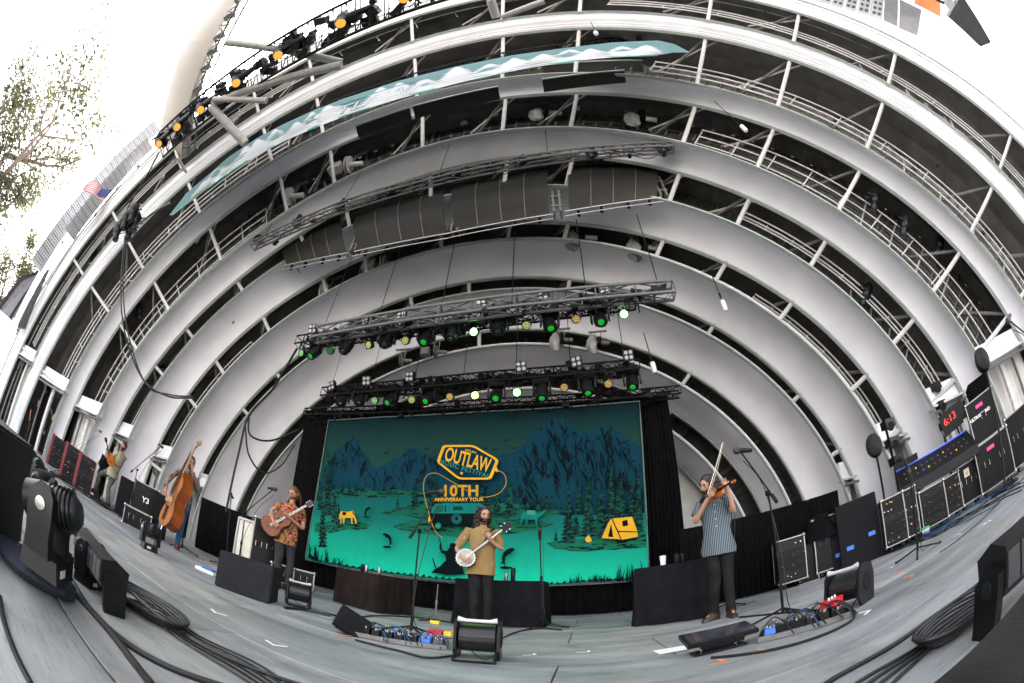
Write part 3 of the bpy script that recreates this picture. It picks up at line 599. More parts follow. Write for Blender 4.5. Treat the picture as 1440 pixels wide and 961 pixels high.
# ================================================================ reflector panels
RFM = mat('dark_bronze_reflector', (.022, .020, .017), .5, var=.2, scale=2, spec=.3)
for gi, (xa, xb) in enumerate([(403, 486), (503, 627), (639, 772), (800, 924)]):
    def edge(x, top):
        bot = np.interp(x, [390, 540, 660, 790, 927], [375, 345, 322, 298, 277]); tp = np.interp(x, [400, 486, 560, 627, 772, 924], [345, 306, 282, 263, 236, 229])
        return tp if top else bot
    Yr = 5.75; A = aty(xa, edge(xa, 0), Yr); B_ = aty(xb, edge(xb, 0), Yr); t = thing('acoustic_reflector', ['dark curved acoustic reflector, leftmost of four in the row under the shell', 'dark curved acoustic reflector, second from the left of the row', 'dark curved acoustic reflector, third from the left of the row', 'dark curved acoustic reflector, rightmost of the row'][gi], 'reflector', A, group='row of reflectors')
    for q in range(4):
        b = MB(); rows = []
        for j in (0.01, .99):
            s = (q+j)/4; x = xa+(xb-xa)*s; P = aty(x, edge(x, 0), Yr); T = aty(x, edge(x, 1), Yr+.35); row = []
            for u in range(7):
                v = u/6; row.append(P.lerp(T, v)+Vector((0, -.30*math.sin(math.pi*v), -.05*math.sin(math.pi*v))))
            rows.append(row)
        nb = len(rows[0]); rows2 = [r_+[p+Vector((0, .04, .03)) for p in reversed(r_)] for r_ in rows]
        b.loft(rows2, close=True); wpart('panel', b, RFM, t, smooth=True)
        if q:
            b = MB(); b.tube([p+Vector((0, -.02, -.01)) for p in [rows[0][u] for u in range(7)]], .014, 4); wpart('seam_strip', b, STEELG, t)
    for dz, r_ in ((-.02, .022), (-.2, .016)):
        b = MB(); b.cyl(A+Vector((-.1, 0, dz)), B_+Vector((.1, 0, dz)), r_, n=6); wpart('edge_tube', b, ALU, t, smooth=True)
    for s in (.1, .35, .65, .9):
        P = A.lerp(B_, s); b = MB(); b.box(P+Vector((0, .05, -.11)), (.07, .08, .16)); wpart('clamp', b, BLK, t)
    P = B_+Vector((.12, .1, .2)); b = MB()
    for xo in (0, .16): b.box(P+Vector((xo, 0, .3)), (.05, .25, .9))
    b.box(P+Vector((.08, -.1, .1)), (.3, .04, .05)); b.box(P+Vector((.08, -.1, .5)), (.3, .04, .05)); wpart('hanger_frame', b, STEELG, t)
for gi, (a, c) in enumerate([((500, 178), (575, 152)), ((580, 150), (700, 122)), ((762, 112), (878, 99)), ((762, 92), (903, 85))]):
    A = aty(*a, 3.35); B_ = aty(*c, 3.35); t = thing('acoustic_reflector', 'narrow dark reflector slat under the header banner, %s of four' % ords[gi], 'reflector', A, group='reflector slats under the header banner')
    b = MB(); h = .3 if gi < 3 else .1; b.loft([[A, A+Vector((0, .35, -.1)), A+Vector((0, .38, -.06-h*.0)), A+Vector((0, .03, .06))], [B_, B_+Vector((0, .35, -.1)), B_+Vector((0, .38, -.06)), B_+Vector((0, .03, .06))]], close=True); wpart('panel', b, RFM, t)
    b = MB(); b.cyl(A, B_, .028, n=6); wpart('edge_tube', b, ALU, t, smooth=True)
# ================================================================ beige overhead ring, seen from below
ZR = 11.0
inner = [(256, 219), (256, 205), (262, 160), (281, 100), (300, 55), (330, 0), (352, -30)]
outer = [(226, 212), (221, 200), (228, 165), (241, 110), (262, 58), (300, 5), (318, -25)]
can = thing('overhead_canopy', 'smooth beige curved canopy beam hanging against the sky at upper left', 'canopy', atz(256, 215, ZR))
b = MB(); I = spline([atz(*p, ZR) for p in inner], 6); O_ = spline([atz(*p, ZR+2.2) for p in outer], 6)
I += [I[-1]+(I[-1]-I[-2])*k for k in range(1, 12)]; O_ += [O_[-1]+(O_[-1]-O_[-2])*k for k in range(1, 12)]
secs = [[i_, i_.lerp(o_, .3)+(o_-i_).cross(Vector((0, 0, 1))).normalized()*0+Vector((0, 0, -.14)), i_.lerp(o_, .75)+Vector((0, 0, -.12)), o_, o_+Vector((0, 0, .4)), i_.lerp(o_, .5)+Vector((0, 0, 1.2)), i_+Vector((0, 0, .6))] for i_, o_ in zip(I, O_)]
nseg = 3; L_ = len(secs)
cuts = [0, 12, 24, L_-1]
for a, c in zip(cuts, cuts[1:]):
    b = MB(); b.loft(secs[a:c+1], close=True); 
    o = wpart('shell_panel', b, BEIGE, can, smooth=True)
b = MB()
for i in range(0, L_-2, 1):
    d = (I[i]-O_[i]).normalized()*.75; p = I[i]; q = I[i+1]
    b.cyl(p+d, q+d, .035, n=5); b.cyl(p+d+Vector((0, 0, .5)), q+d+Vector((0, 0, .5)), .035, n=5)
    if i % 2 == 0: b.cyl(p, p+d, .03, n=5); b.cyl(p+d, p+d+Vector((0, 0, .5)), .025, n=5); b.cyl(p+d, q+Vector((0, 0, .3)), .025, n=5); b.cyl(p, q+d, .02, n=5)
    if i % 3 == 0: b.box(p+d*.5+Vector((0, 0, .15)), (.3, .22, .2))
wpart('ring_truss', b, STEELG, can, kind='stuff')
# grey pipes that tie the canopy to the shell
for (a, za), (c, zc), r_ in [(((318, 60), 9.5), ((480, 88), 9.6), .10), (((300, 145), 9.2), ((480, 92), 9.3), .11), (((300, 140), 9.0), ((375, 142), 9.0), .08), (((297, 150), 9.0), ((345, 202), 8.6), .12), (((250, 222), 9), ((262, 243), 9), .05), (((705, 25), 12), ((765, 2), 12.2), .09), (((690, 0), 12.), ((698, 25), 12.), .12)]:
    b = MB(); b.cyl(atz(*a, za), atz(*c, zc), r_, n=10)
    solo('tie_pipe', b, mat('grey_pipe_paint', (.3, .29, .28), .45), 'grey steel pipe bracing the canopy, '+['topmost of the left ones', 'second from the top on the left', 'short level one on the left', 'thick one slanting down right', 'short one at the canopy tip', 'slanting one at the top centre', 'upright one at the top centre'][a[0] % 1 if False else [318, 300, 301, 297, 250, 705, 690].index(a[0]) if a[0] != 300 or c[0] == 480 else 2], 'pipe', smooth=True, group='grey bracing pipes')
# arm with a fan of cables at the top of the picture
P = aty(850, -30, 2.0); Q = aty(903, 62, 2.75); t = thing('pulley_rig', 'grey rigging arm with a fan of cables at the top centre of the shell', 'rigging', Q)
for k in range(7):
    off = Vector((-.5+.16*k, 0, 0)); b = MB(); b.tube(spline([P+off, P.lerp(Q, .5)+off*.6+Vector((0, 0, .03*k)), Q+off*.12], 4), .022, 5); wpart('cable', b, STEELG if k % 2 else RUB, t)
b = MB(); b.lathe([(.13, -.05), (.2, -.04), (.2, .04), (.13, .05)], aty(838, 5, 2.1), (0, .2, 1), n=16); b.box(aty(900, 14, 2.3), (.35, .2, .2)); b.cyl(aty(880, 0, 2.2), aty(905, 20, 2.3), .09, n=8); wpart('pulley_block', b, STEELG, t)
# ================================================================ the header banner
Yh = 2.5
TE = [(238, 303), (262, 272), (300, 240), (320, 222), (360, 195), (400, 174), (440, 156), (480, 140), (560, 114), (640, 94), (720, 78), (800, 67), (860, 60), (925, 57), (948, 62), (969, 73)]
BE = [(243, 303), (270, 282), (300, 259), (320, 244), (360, 219), (400, 198), (440, 180), (480, 165), (560, 139), (640, 118), (720, 100), (800, 87), (860, 80), (925, 78), (948, 74), (969, 74)]
def hdr(s, v, dy=0.):      # s 0..15 along, v 0 bottom .. 1 top
    i = min(14, int(s)); f = s-i; a = Vector((*TE[i], 0)).lerp(Vector((*TE[i+1], 0)), f); c = Vector((*BE[i], 0)).lerp(Vector((*BE[i+1], 0)), f)
    q = c.lerp(a, v); return aty(q.x, q.y, Yh+.25*(1-v)*0 + .02*math.sin(s*5)+dy)
HT = mat('teal_banner_fabric', (.06, .135, .145), .8, var=.08, scale=3, bump=.25, bscale=4); HW = mat('white_banner_print', (.42, .435, .45), .8, var=.04); HD = mat('dark_teal_banner_print', (.05, .16, .17), .8); HG = mat('green_banner_hem', (.02, .22, .15), .8)
hb = thing('header_banner', 'long teal header banner with a row of white pine trees', 'banner', hdr(0, 0))
b = MB(); b.loft([[hdr(s*.25, v/4) for v in range(5)]+[hdr(s*.25, v/4, .012) for v in range(4, -1, -1)] for s in range(61)], close=True); wpart('fabric', b, HT, hb, smooth=True)
b = MB(); b.loft([[hdr(1+s*.5, v, -.008) for v in (-.04, .06)]+[hdr(1+s*.5, v, -.014) for v in (.06, -.04)] for s in range(25)], close=True); wpart('hem', b, HG, hb)
def blob(b, pts, dy): # pts (s,v)
    b.add([hdr(s, v, dy) for s, v in pts], [tuple(range(len(pts)))])
random.seed(3)
k = 0
s = 1.6
while s < 13.0:
    pd = (BE[min(15, int(s)+1)][0]-BE[int(s)][0]); w = (38 if s < 6 else 62)/max(20, pd); hh = random.uniform(.72, .98) if s < 12 else .7
    b = MB(); n = 7; pts = []
    for i in range(n+1):      # jagged pine as a fan of tiers
        v0 = hh*(1-i/n); 
        ww = w*(.06+.9*(i/n)**1.05)*random.uniform(.8, 1.15); pts.append((s+ww, max(.0, v0-.02))); pts.append((s+ww*.5, max(.0, v0-.01)))
    left = [(2*s-a+random.uniform(-.02, .02)*w, v) for a, v in reversed(pts)]
    for (a1, v1), (a2, v2) in zip(pts, pts[1:]):
        b.add([hdr(2*s-a1, v1, -.006-.002*(k % 3)), hdr(a1, v1, -.006-.002*(k % 3)), hdr(a2, v2, -.006-.002*(k % 3)), hdr(2*s-a2, v2, -.006-.002*(k % 3))], [(0, 1, 2, 3)])
    wpart('pine_print', b, HW, hb); s += w*random.uniform(.42, .8); k += 1
b = MB(); b.loft([[hdr(1.2+s*.25, v, -.005) for v in (.03, .34 if 2 < s < 46 else .1)] for s in range(49)]); wpart('snow_print', b, HW, hb)
def text_mesh(txt, size=1., shear=0., bold=.0, sp=1.):
    c = bpy.data.curves.new('txt', 'FONT'); c.body = txt; c.size = size; c.shear = shear; c.offset = bold; c.space_character = sp; c.align_x = 'CENTER'; c.align_y = 'CENTER'; c.resolution_u = 3
    o = bpy.data.objects.new('txt', c); COL.objects.link(o); bpy.context.view_layer.update()
    me = bpy.data.meshes.new_from_object(o); bpy.data.objects.remove(o); vs = [v.co.copy() for v in me.vertices]; fs = [tuple(p.vertices) for p in me.polygons]; bpy.data.meshes.remove(me)
    return vs, fs
def text_on(txt, size, fn, shear=0., bold=.0, sp=1., sub=0):
    vs, fs = text_mesh(txt, size, shear, bold, sp); b = MB(); b.add([fn(v.x, v.y) for v in vs], fs); return b
# "OUTLAW" in outlined letters over the left pines: s 5.0..8.4
fn = lambda x, y, dy=-.016: hdr(6.55+x*.80, .34+y*.30, dy)
b = text_on('OUTLAW', 1.15, lambda x, y: hdr(7.15+x*.42, .36+y*.5, -.018), shear=.3, bold=.02); wpart('lettering', b, HD, hb)
b = text_on('OUTLAW', 1.15, lambda x, y: hdr(7.15+x*.42, .36+y*.5, -.021), shear=.3, bold=-.012); wpart('lettering', b, HW, hb)
for v0, v1 in ((.02, .06), (.72, .76)):
    b = MB(); b.loft([[hdr(6.0+s*.1, v, -.018) for v in (v0, v1)] for s in range(26)]); wpart('badge_line', b, HD, hb)
random.seed(7)
# ================================================================ the painted backdrop
YD = 8.6
def bd(cx, cy_, dy=0.): return aty(420+cx/2.667, 560+cy_/2.667, YD-dy)      # crop coordinates of the backdrop
bk = thing('painted_backdrop', 'big teal and green festival backdrop with mountains, lake, van and tent', 'backdrop', bd(700, 400))
def grad_mat(name, stops, hatch=None, rough=.85, hs=1.):
    """cloth print whose colour runs with height; hatch = (colour, scale, threshold)"""
    m = bpy.data.materials.new(name); m.use_nodes = True; t = m.node_tree; b = t.nodes['Principled BSDF']; b.inputs['Roughness'].default_value = rough; b.inputs['Specular IOR Level'].default_value = .15
    ge = t.nodes.new('ShaderNodeNewGeometry'); sx = t.nodes.new('ShaderNodeSeparateXYZ'); t.links.new(ge.outputs['Position'], sx.inputs[0])
    mr = t.nodes.new('ShaderNodeMapRange'); mr.inputs[1].default_value = .5; mr.inputs[2].default_value = 5.6; t.links.new(sx.outputs['Z'], mr.inputs[0])
    cr = t.nodes.new('ShaderNodeValToRGB'); e = cr.color_ramp.elements; e[0].position, e[0].color = stops[0][0], (*stops[0][1], 1); e[1].position, e[1].color = stops[-1][0], (*stops[-1][1], 1)
    for p, c in stops[1:-1]: q = e.new(p); q.color = (*c, 1)
    t.links.new(mr.outputs[0], cr.inputs[0]); out = cr.outputs[0]
    mp = t.nodes.new('ShaderNodeMapping'); t.links.new(ge.outputs['Position'], mp.inputs[0])
    if hatch:
        hc, sc, th, stretch = hatch; mp.inputs['Scale'].default_value = stretch; mp.inputs['Rotation'].default_value = (0, R(28) if hs > 0 else 0, 0)
        n = t.nodes.new('ShaderNodeTexNoise'); n.inputs['Scale'].default_value = sc; n.inputs['Detail'].default_value = 6; n.inputs['Roughness'].default_value = .7; n.inputs['Distortion'].default_value = .6
        t.links.new(mp.outputs[0], n.inputs['Vector']); c2 = t.nodes.new('ShaderNodeValToRGB'); c2.color_ramp.elements[0].position = th; c2.color_ramp.elements[1].position = th+.03
        t.links.new(n.outputs['Fac'], c2.inputs[0]); mx = t.nodes.new('ShaderNodeMix'); mx.data_type = 'RGBA'; t.links.new(c2.outputs[0], mx.inputs[0]); t.links.new(out, mx.inputs[6]); mx.inputs[7].default_value = (*hc, 1); out = mx.outputs[2]
    t.links.new(out, b.inputs['Base Color'])
    mp2 = t.nodes.new('ShaderNodeMapping'); mp2.inputs['Scale'].default_value = (1.6, 1, .35); t.links.new(ge.outputs['Position'], mp2.inputs[0])
    n2 = t.nodes.new('ShaderNodeTexNoise'); n2.inputs['Scale'].default_value = 1.6; n2.inputs['Detail'].default_value = 4; n2.inputs['Distortion'].default_value = 1.; t.links.new(mp2.outputs[0], n2.inputs['Vector'])
    bp = t.nodes.new('ShaderNodeBump'); bp.inputs['Strength'].default_value = .55; bp.inputs['Distance'].default_value = .12; t.links.new(n2.outputs['Fac'], bp.inputs['Height']); t.links.new(bp.outputs[0], b.inputs['Normal'])
    return m
SK = grad_mat('print_sky', [(0, (.01, .42, .27)), (.5, (.006, .050, .038)), (.66, (.005, .034, .029)), (.82, (.0, .012, .017)), (1, (.0, .005, .009))])
LK = grad_mat('print_lake', [(0, (.005, .60, .36)), (.12, (.004, .34, .22)), (.28, (.002, .12, .10)), (.45, (.0, .052, .058)), (.6, (.0, .05, .06))], ((.005, .10, .09), 3, .72, (.4, 1, 7)), hs=0)
MT = grad_mat('print_mountain', [(0, (.0, .045, .062)), (.5, (.0, .030, .050)), (1, (.0, .020, .037))], ((.0, .005, .009), 3.2, .55, (1.5, 1, .7)))
LD = grad_mat('print_land', [(0, (.005, .17, .09)), (.3, (.004, .09, .052)), (.6, (.002, .045, .034))], ((.0, .008, .008), 3.5, .52, (1, 1, 5)), hs=0)
TR = grad_mat('print_pine', [(0, (.004, .10, .06)), (.3, (.003, .06, .04)), (.7, (.0, .035, .03))], ((.0, .005, .007), 9, .47, (1, 1, 2.2)), hs=0)
INK = mat('print_black_ink', (.001, .005, .006), .9, var=.2, spec=.1); GOLD = mat('print_gold', (.55, .30, .02), .85, var=.05, spec=.1); NAVY = mat('print_navy', (.0, .018, .032), .85, spec=.1)
PGR = mat('print_pale_green', (.03, .2, .14), .85, spec=.1); PTL = mat('print_teal_van', (.004, .13, .12), .85, spec=.1); WR = mat('white_rope_edge', (.10, .14, .14), .8, var=.5, scale=30)
LAY = [0.]
def bpoly(name, pts, m, dy=None):
    if dy is None: LAY[0] += .0006; dy = .01+LAY[0]
    b = MB(); b.add([bd(x, y, dy) for x, y in pts], [tuple(range(len(pts)))]); 
    me = b.mesh(name, m, org=bk.location); bm = bmesh.new(); bm.from_mesh(me); bmesh.ops.triangulate(bm, faces=bm.faces, ngon_method='EAR_CLIP'); bm.to_mesh(me); bm.free()
    return link(name, me, bk)
E4 = [(112, 84), (1278, 12), (1312, 668), (24, 606)]
bot = [(24, 606), (170, 635), (330, 660), (580, 688), (760, 700), (920, 706), (1100, 692), (1270, 682), (1314, 655)]
top = [(112, 84), (300, 72), (500, 62), (700, 50), (900, 40), (1100, 26), (1278, 12)]
cl = [(24, 606), (60, 400), (90, 220), (112, 84)]
outl = bot+[(1308, 520), (1296, 300), (1285, 120)]+top[::-1]+[(90, 220), (60, 400)]
b = MB(); front = [bd(x, y, 0) for x, y in outl]; b.prism(front, (0, .02, 0)); wpart('cloth', b, SK, bk)
random.seed(11)
def jag(pts, n=3, a=7):
    out = []
    for (x0, y0), (x1, y1) in zip(pts, pts[1:]):
        for i in range(n):
            t = i/n; out.append((x0+(x1-x0)*t+(random.uniform(-a, a) if i else 0)*.5, y0+(y1-y0)*t+(random.uniform(-a, a) if i else 0)))
    return out+[pts[-1]]
bpoly('far_hill_print', [(40, 480)]+[(100, 250)]+jag([(100, 250), (135, 205), (165, 180), (190, 150), (213, 142), (235, 200), (262, 225), (285, 262), (330, 245), (372, 222), (400, 200), (430, 187), (465, 205), (500, 215), (560, 225), (640, 240), (720, 262), (745, 215)])+jag([(745, 215), (800, 205), (850, 170), (880, 130), (930, 85), (960, 72), (1000, 80), (1050, 125), (1090, 122), (1130, 100), (1170, 108), (1200, 130), (1240, 155), (1286, 190)])+[(1298, 470)], MT)
sky_line = [(135, 205), (165, 180), (190, 150), (213, 142), (235, 200), (262, 225), (285, 262), (330, 245), (372, 222), (400, 200), (430, 187), (465, 205), (500, 215), (850, 170), (880, 130), (930, 85), (960, 72), (1000, 80), (1050, 125), (1090, 122), (1130, 100), (1170, 108), (1200, 130), (1240, 155)]
for px_, py_ in sky_line:                 # engraved shading strokes running down from the ridges
    big = 1.6 if px_ > 840 else .8
    for q in range(8 if px_ > 840 else 5):
        x = px_+random.uniform(-16, 16); y = py_+random.uniform(6, 30)+15*q*big; l = random.uniform(22, 58)*big; dx = random.uniform(-.5, .7)*l; w = random.uniform(1.2, 3.6)*big
        bpoly('ridge_stroke', [(x, y), (x+dx*.35+w, y+l*.35), (x+dx*.6+w*.3, y+l*.62), (x+dx, y+l), (x+dx*.5-w*.7, y+l*.55), (x+dx*.2-w*.4, y+l*.25)], INK)
bpoly('lake_print', [(60, 395), (100, 340), (200, 350), (330, 350), (520, 380), (820, 420), (1000, 440), (1300, 430)]+[(1308, 520), (1310, 640)]+[(1268, 672), (1100, 684), (920, 698), (760, 692), (580, 680), (330, 652), (170, 627), (34, 598)], LK)
for pts in ([(80, 370), (160, 340), (330, 345), (500, 340), (560, 352), (480, 362), (300, 372), (120, 378)], [(300, 432), (380, 410), (450, 385), (640, 395), (840, 400), (860, 440), (780, 450), (600, 470), (450, 452), (360, 440)],
            [(60, 470), (140, 460), (200, 462), (270, 475), (250, 492), (150, 500), (60, 505)], [(350, 480), (420, 460), (600, 440), (760, 450), (900, 455), (960, 470), (880, 495), (760, 512), (600, 522), (470, 510), (380, 495)],
            [(930, 545), (1000, 530), (1110, 520), (1300, 500), (1306, 560), (1180, 570), (1040, 575), (960, 565)], [(820, 430), (900, 418), (1000, 425), (960, 445), (860, 452)]):
    bpoly('shore_print', jag(pts, 3, 5), LD)
def pine(cx, base, h, w):
    n = max(5, int(h/14)); R_ = []; L_ = []
    for i in range(n):
        t = i/n; y = base-h*(1-t); ww = w*(.08+.92*t)*random.uniform(.8, 1.1); R_ += [(cx+ww*.45, y), (cx+ww, y+h/n*.85)]; L_ += [(cx-ww*.45, y), (cx-ww, y+h/n*.85)]
    bpoly('pine_print', [(cx, base-h-8)]+R_+[(cx+3, base)]+[(cx-3, base)]+L_[::-1], TR)
for cx, base, h, w in [(110, 440, 250, 26), (135, 465, 130, 20), (90, 560, 200, 24), (80, 420, 120, 16), (150, 470, 90, 14), (165, 350, 50, 10), (190, 350, 40, 9), (215, 352, 45, 9), (320, 350, 40, 9), (345, 352, 45, 9), (437, 410, 110, 24), (372, 418, 50, 16), (505, 395, 130, 28), (590, 400, 110, 22), (690, 405, 90, 18), (712, 420, 95, 20), (742, 430, 115, 22), (793, 445, 160, 30), (830, 420, 35, 9), (858, 420, 60, 13), (898, 425, 70, 15), (930, 430, 80, 16), (945, 425, 70, 12), (1012, 545, 215, 34), (1040, 520, 120, 24), (1088, 520, 240, 42), (1052, 430, 130, 20), (1135, 515, 200, 34), (1172, 510, 260, 36), (1210, 500, 230, 34), (1248, 505, 200, 34), (1275, 500, 240, 28), (1195, 480, 150, 20), (965, 535, 40, 12), (985, 430, 50, 10)]: pine(cx, base, h, w)
# reeds
for k in range(90):
    right = k % 3; x = random.uniform(1020, 1300) if right else random.uniform(35, 165); yb = (688 if x < 1260 else 665) if right else 600+(x-30)*.22; h = random.uniform(12, 70)*(1.1 if x > 1180 or x < 120 else .5); l = random.uniform(-18, 18)
    bpoly('reed_print', [(x-2.2, yb), (x+2.2, yb), (x+l*.4+1.5, yb-h*.6), (x+l, yb-h), (x+l*.4-1.5, yb-h*.6)], INK)
for k in range(46):
    x = 180+k*24; yb = np.interp(x, [p[0] for p in bot], [p[1] for p in bot])-6; bpoly('reed_print', [(x-7, yb), (x+7, yb), (x+4, yb-random.uniform(4, 10)), (x-4, yb-5)], INK)
def ell(cx, cy_, rx, ry, n=22, a0=0, a1=2*math.pi): return [(cx+rx*math.cos(a0+(a1-a0)*i/n), cy_+ry*math.sin(a0+(a1-a0)*i/n)) for i in range(n+(1 if a1-a0 < 6.2 else 0))]
# the badge
hexo = [(540, 176), (656, 176), (752, 232), (722, 306), (600, 306), (517, 240)]
def inset(p, k): cx = sum(q[0] for q in p)/6; cy_ = sum(q[1] for q in p)/6; return [(cx+(x-cx)*k, cy_+(y-cy_)*k*.985) for x, y in p]
def rounded(p, r=.12):
    out = []
    for i in range(len(p)):
        a, c, d = p[i-1], p[i], p[(i+1) % len(p)]
        for t in (0, .5, 1):
            q0 = (c[0]+(a[0]-c[0])*r, c[1]+(a[1]-c[1])*r); q1 = (c[0]+(d[0]-c[0])*r, c[1]+(d[1]-c[1])*r)
            out.append(((1-t)**2*q0[0]+2*t*(1-t)*c[0]+t*t*q1[0], (1-t)**2*q0[1]+2*t*(1-t)*c[1]+t*t*q1[1]))
    return out
bpoly('badge_frame', rounded(hexo), GOLD); bpoly('badge_field', rounded(inset(hexo, .90)), NAVY)
def btext(txt, cx, cy_, size, m, rot=0., shear=0., bold=0., sp=1., sx=1., dy=.004):
    c, s_ = math.cos(R(rot)), math.sin(R(rot)); LAY[0] += .001; D = .01+LAY[0]
    b = text_on(txt, size, lambda x, y: bd(cx+(x*sx*c+y*s_), cy_+(x*sx*s_-y*c), D), shear, bold, sp); return wpart('lettering', b, m, bk)
btext('OUTLAW', 634, 234, 74, GOLD, 15.5, -.05, 1.3, .96, .56)
btext('MUSIC FESTIVAL', 622, 266, 24, PGR, 17, 0, .2, 1.15, 1.0); btext('ESTD 2016', 645, 200, 9.5, GOLD, 15, 0, .3)
st = [(611+(7 if i % 2 == 0 else 3)*math.sin(math.pi*i/5), 282-(7 if i % 2 == 0 else 3)*math.cos(math.pi*i/5)) for i in range(10)]; bpoly('badge_star', st, GOLD)
bpoly('horn_print', [(735, 268), (741, 255), (745, 266), (750, 276), (740, 277)], GOLD)
btext('10TH', 606, 350, 58, GOLD, 0, 0, 1.6, 1.05, 1.0); btext('10TH', 606, 350, 58, INK, 0, 0, -.5, 1.05, 1.0); btext('10TH', 606, 350, 58, GOLD, 0, 0, -1.4, 1.05, 1.0); btext('ANNIVERSARY TOUR', 601, 381, 18.5, GOLD, 0, 0, .5, 1.05, 1.0)
# lasso and horn line
b = MB(); LAY[0] += .002
b.tube([bd(x, y, .02+LAY[0]) for x, y in [(q.x, q.y) for q in spline([(745, 270, 0), (770, 285, 0), (778, 320, 0), (755, 355, 0), (715, 370, 0), (680, 372, 0)], 6)]], .007, 4); wpart('lasso_print', b, GOLD, bk)
b = MB(); b.tube([bd(x, y, .02+LAY[0]) for x, y in [(q.x, q.y) for q in spline([(640, 352, 0), (560, 305, 0), (515, 282, 0), (480, 292, 0), (468, 340, 0), (485, 420, 0), (510, 495, 0), (540, 525, 0)], 6)]], .006, 4); wpart('lasso_print', b, GOLD, bk)
# van
bpoly('van_print', [(495, 470), (488, 445), (498, 412), (512, 396), (560, 393), (680, 393), (697, 402), (700, 440), (700, 478), (505, 478)], INK)
bpoly('van_print', [(495, 432), (500, 412), (514, 397), (560, 394), (680, 394), (696, 403), (698, 432)], PTL); bpoly('van_print', [(508, 428), (512, 410), (522, 403), (542, 403), (542, 428)], LD); bpoly('van_print', [(548, 428), (548, 403), (552, 403), (552, 428)], INK)
bpoly('van_print', [(486, 450), (492, 438), (494, 462), (486, 466)], GOLD)
bpoly('van_print', ell(592, 454, 19, 19), PTL); bpoly('van_print', ell(592, 454, 16, 16), INK); bpoly('van_print', ell(592, 454, 13, 13), PTL); bpoly('van_print', ell(592, 452, 7, 8), INK); bpoly('van_print', ell(523, 479, 16, 16), INK); bpoly('van_print', ell(523, 479, 12, 12), PTL); bpoly('van_print', ell(523, 479, 6, 6), PGR)
btext('2025', 597, 414, 17, INK, 0, 0, .9, 1.1)
# tent, camp fire
bpoly('tent_print', [(1136, 525), (1160, 470), (1172, 452), (1200, 500), (1210, 530)], GOLD); bpoly('tent_print', [(1172, 452), (1250, 445), (1270, 498), (1272, 520), (1210, 532), (1200, 498)], GOLD); bpoly('tent_print', [(1160, 520), (1172, 472), (1180, 522)], INK); bpoly('tent_print', [(1212, 462), (1232, 456), (1236, 478), (1216, 482)], INK); bpoly('tent_print', [(1196, 498), (1272, 500), (1272, 503), (1198, 503)], INK); bpoly('tent_print', [(1172, 450), (1176, 449), (1212, 531), (1208, 531)], INK)
bpoly('fire_print', [(1078, 540), (1074, 528), (1082, 520), (1088, 512), (1092, 522), (1100, 530), (1096, 541)], GOLD); bpoly('fire_print', [(1070, 552), (1100, 540), (1104, 546), (1072, 560)], PTL); bpoly('fire_print', [(1070, 544), (1102, 554), (1100, 560), (1068, 550)], PTL)
# horses, fish, fisherman, birds
def horse(cx, cy_, s, m, f=1):
    P = [(-32, -8), (-26, -18), (0, -16), (20, -20), (27, -12), (32, 6), (36, 28), (30, 30), (26, 10), (20, 4), (18, 18), (19, 32), (15, 32), (12, 8), (-12, 8), (-14, 30), (-18, 30), (-19, 8), (-24, 6), (-25, 30), (-29, 30), (-28, 6), (-33, 14), (-35, 12)]
    bpoly('horse_print', [(cx+x*s*f, cy_+y*s) for x, y in P], m); bpoly('horse_print', [(cx+x*s*f, cy_+y*s) for x, y in [(-20, -16), (-6, -14), (-8, -2), (-22, -4)]], INK); bpoly('horse_print', [(cx+x*s*f, cy_+y*s) for x, y in [(18, -19), (30, -6), (36, 22), (28, -2), (18, -12)]], INK)
horse(184, 442, .95, GOLD)
P = [(-45, -5), (-38, -16), (-6, -18), (10, -14), (24, -12), (46, -24), (50, -18), (38, -8), (28, 2), (18, 10), (16, 34), (12, 34), (10, 12), (-20, 12), (-24, 34), (-28, 34), (-28, 10), (-40, 12), (-46, 30), (-49, 28)]
bpoly('horse_print', [(878+x*.95, 444+y) for x, y in P], PTL); bpoly('horse_print', [(878+x, 444+y) for x, y in [(-22, -24), (8, -22), (10, -6), (-22, -6)]], PGR)
def fish(cx, cy_, s, f=1):
    P = [(28, -30), (20, -34), (2, -30), (-14, -16), (-20, 4), (-18, 18), (-28, 28), (-16, 26), (-6, 34), (-8, 20), (-6, 2), (6, -10), (14, -10), (16, -18), (26, -22)]
    bpoly('fish_print', [(cx+x*s*f, cy_+y*s) for x, y in P], INK); bpoly('fish_print', jag([(cx-30*s, cy_+40*s), (cx-10*s, cy_+34*s), (cx+16*s, cy_+38*s), (cx+20*s, cy_+44*s), (cx-20*s, cy_+46*s)], 2, 2), INK)
fish(782, 595, 1.0); fish(335, 530, .7, -1); fish(257, 425, .5)
bpoly('fisherman_print', [(497, 655), (512, 640), (530, 632), (540, 620), (552, 610), (552, 596), (545, 585), (535, 582), (527, 560), (530, 543), (536, 548), (538, 570), (556, 574), (566, 560), (568, 545), (584, 543), (592, 556), (600, 580), (610, 600), (616, 640), (622, 662), (560, 662)], INK)
bpoly('fisherman_print', [(536, 548), (532, 547), (524, 520), (526, 519)], INK); bpoly('fisherman_print', [(500, 600), (504, 600), (516, 635), (511, 638)], INK)
for x, y in ((330, 208), (400, 215), (480, 192), (700, 190), (735, 195), (780, 160), (808, 190)): bpoly('bird_print', [(x-11, y-4), (x-5, y-6), (x, y-1), (x+7, y-7), (x+11, y-4), (x, y+3)], INK)
# rope edge all round
edge = [(p[0], p[1]) for p in outl]; b = MB()
b.tube([bd(x, y, .05) for x, y in edge+[edge[0]]], .016, 5); wpart('edge_rope', b, WR, bk)
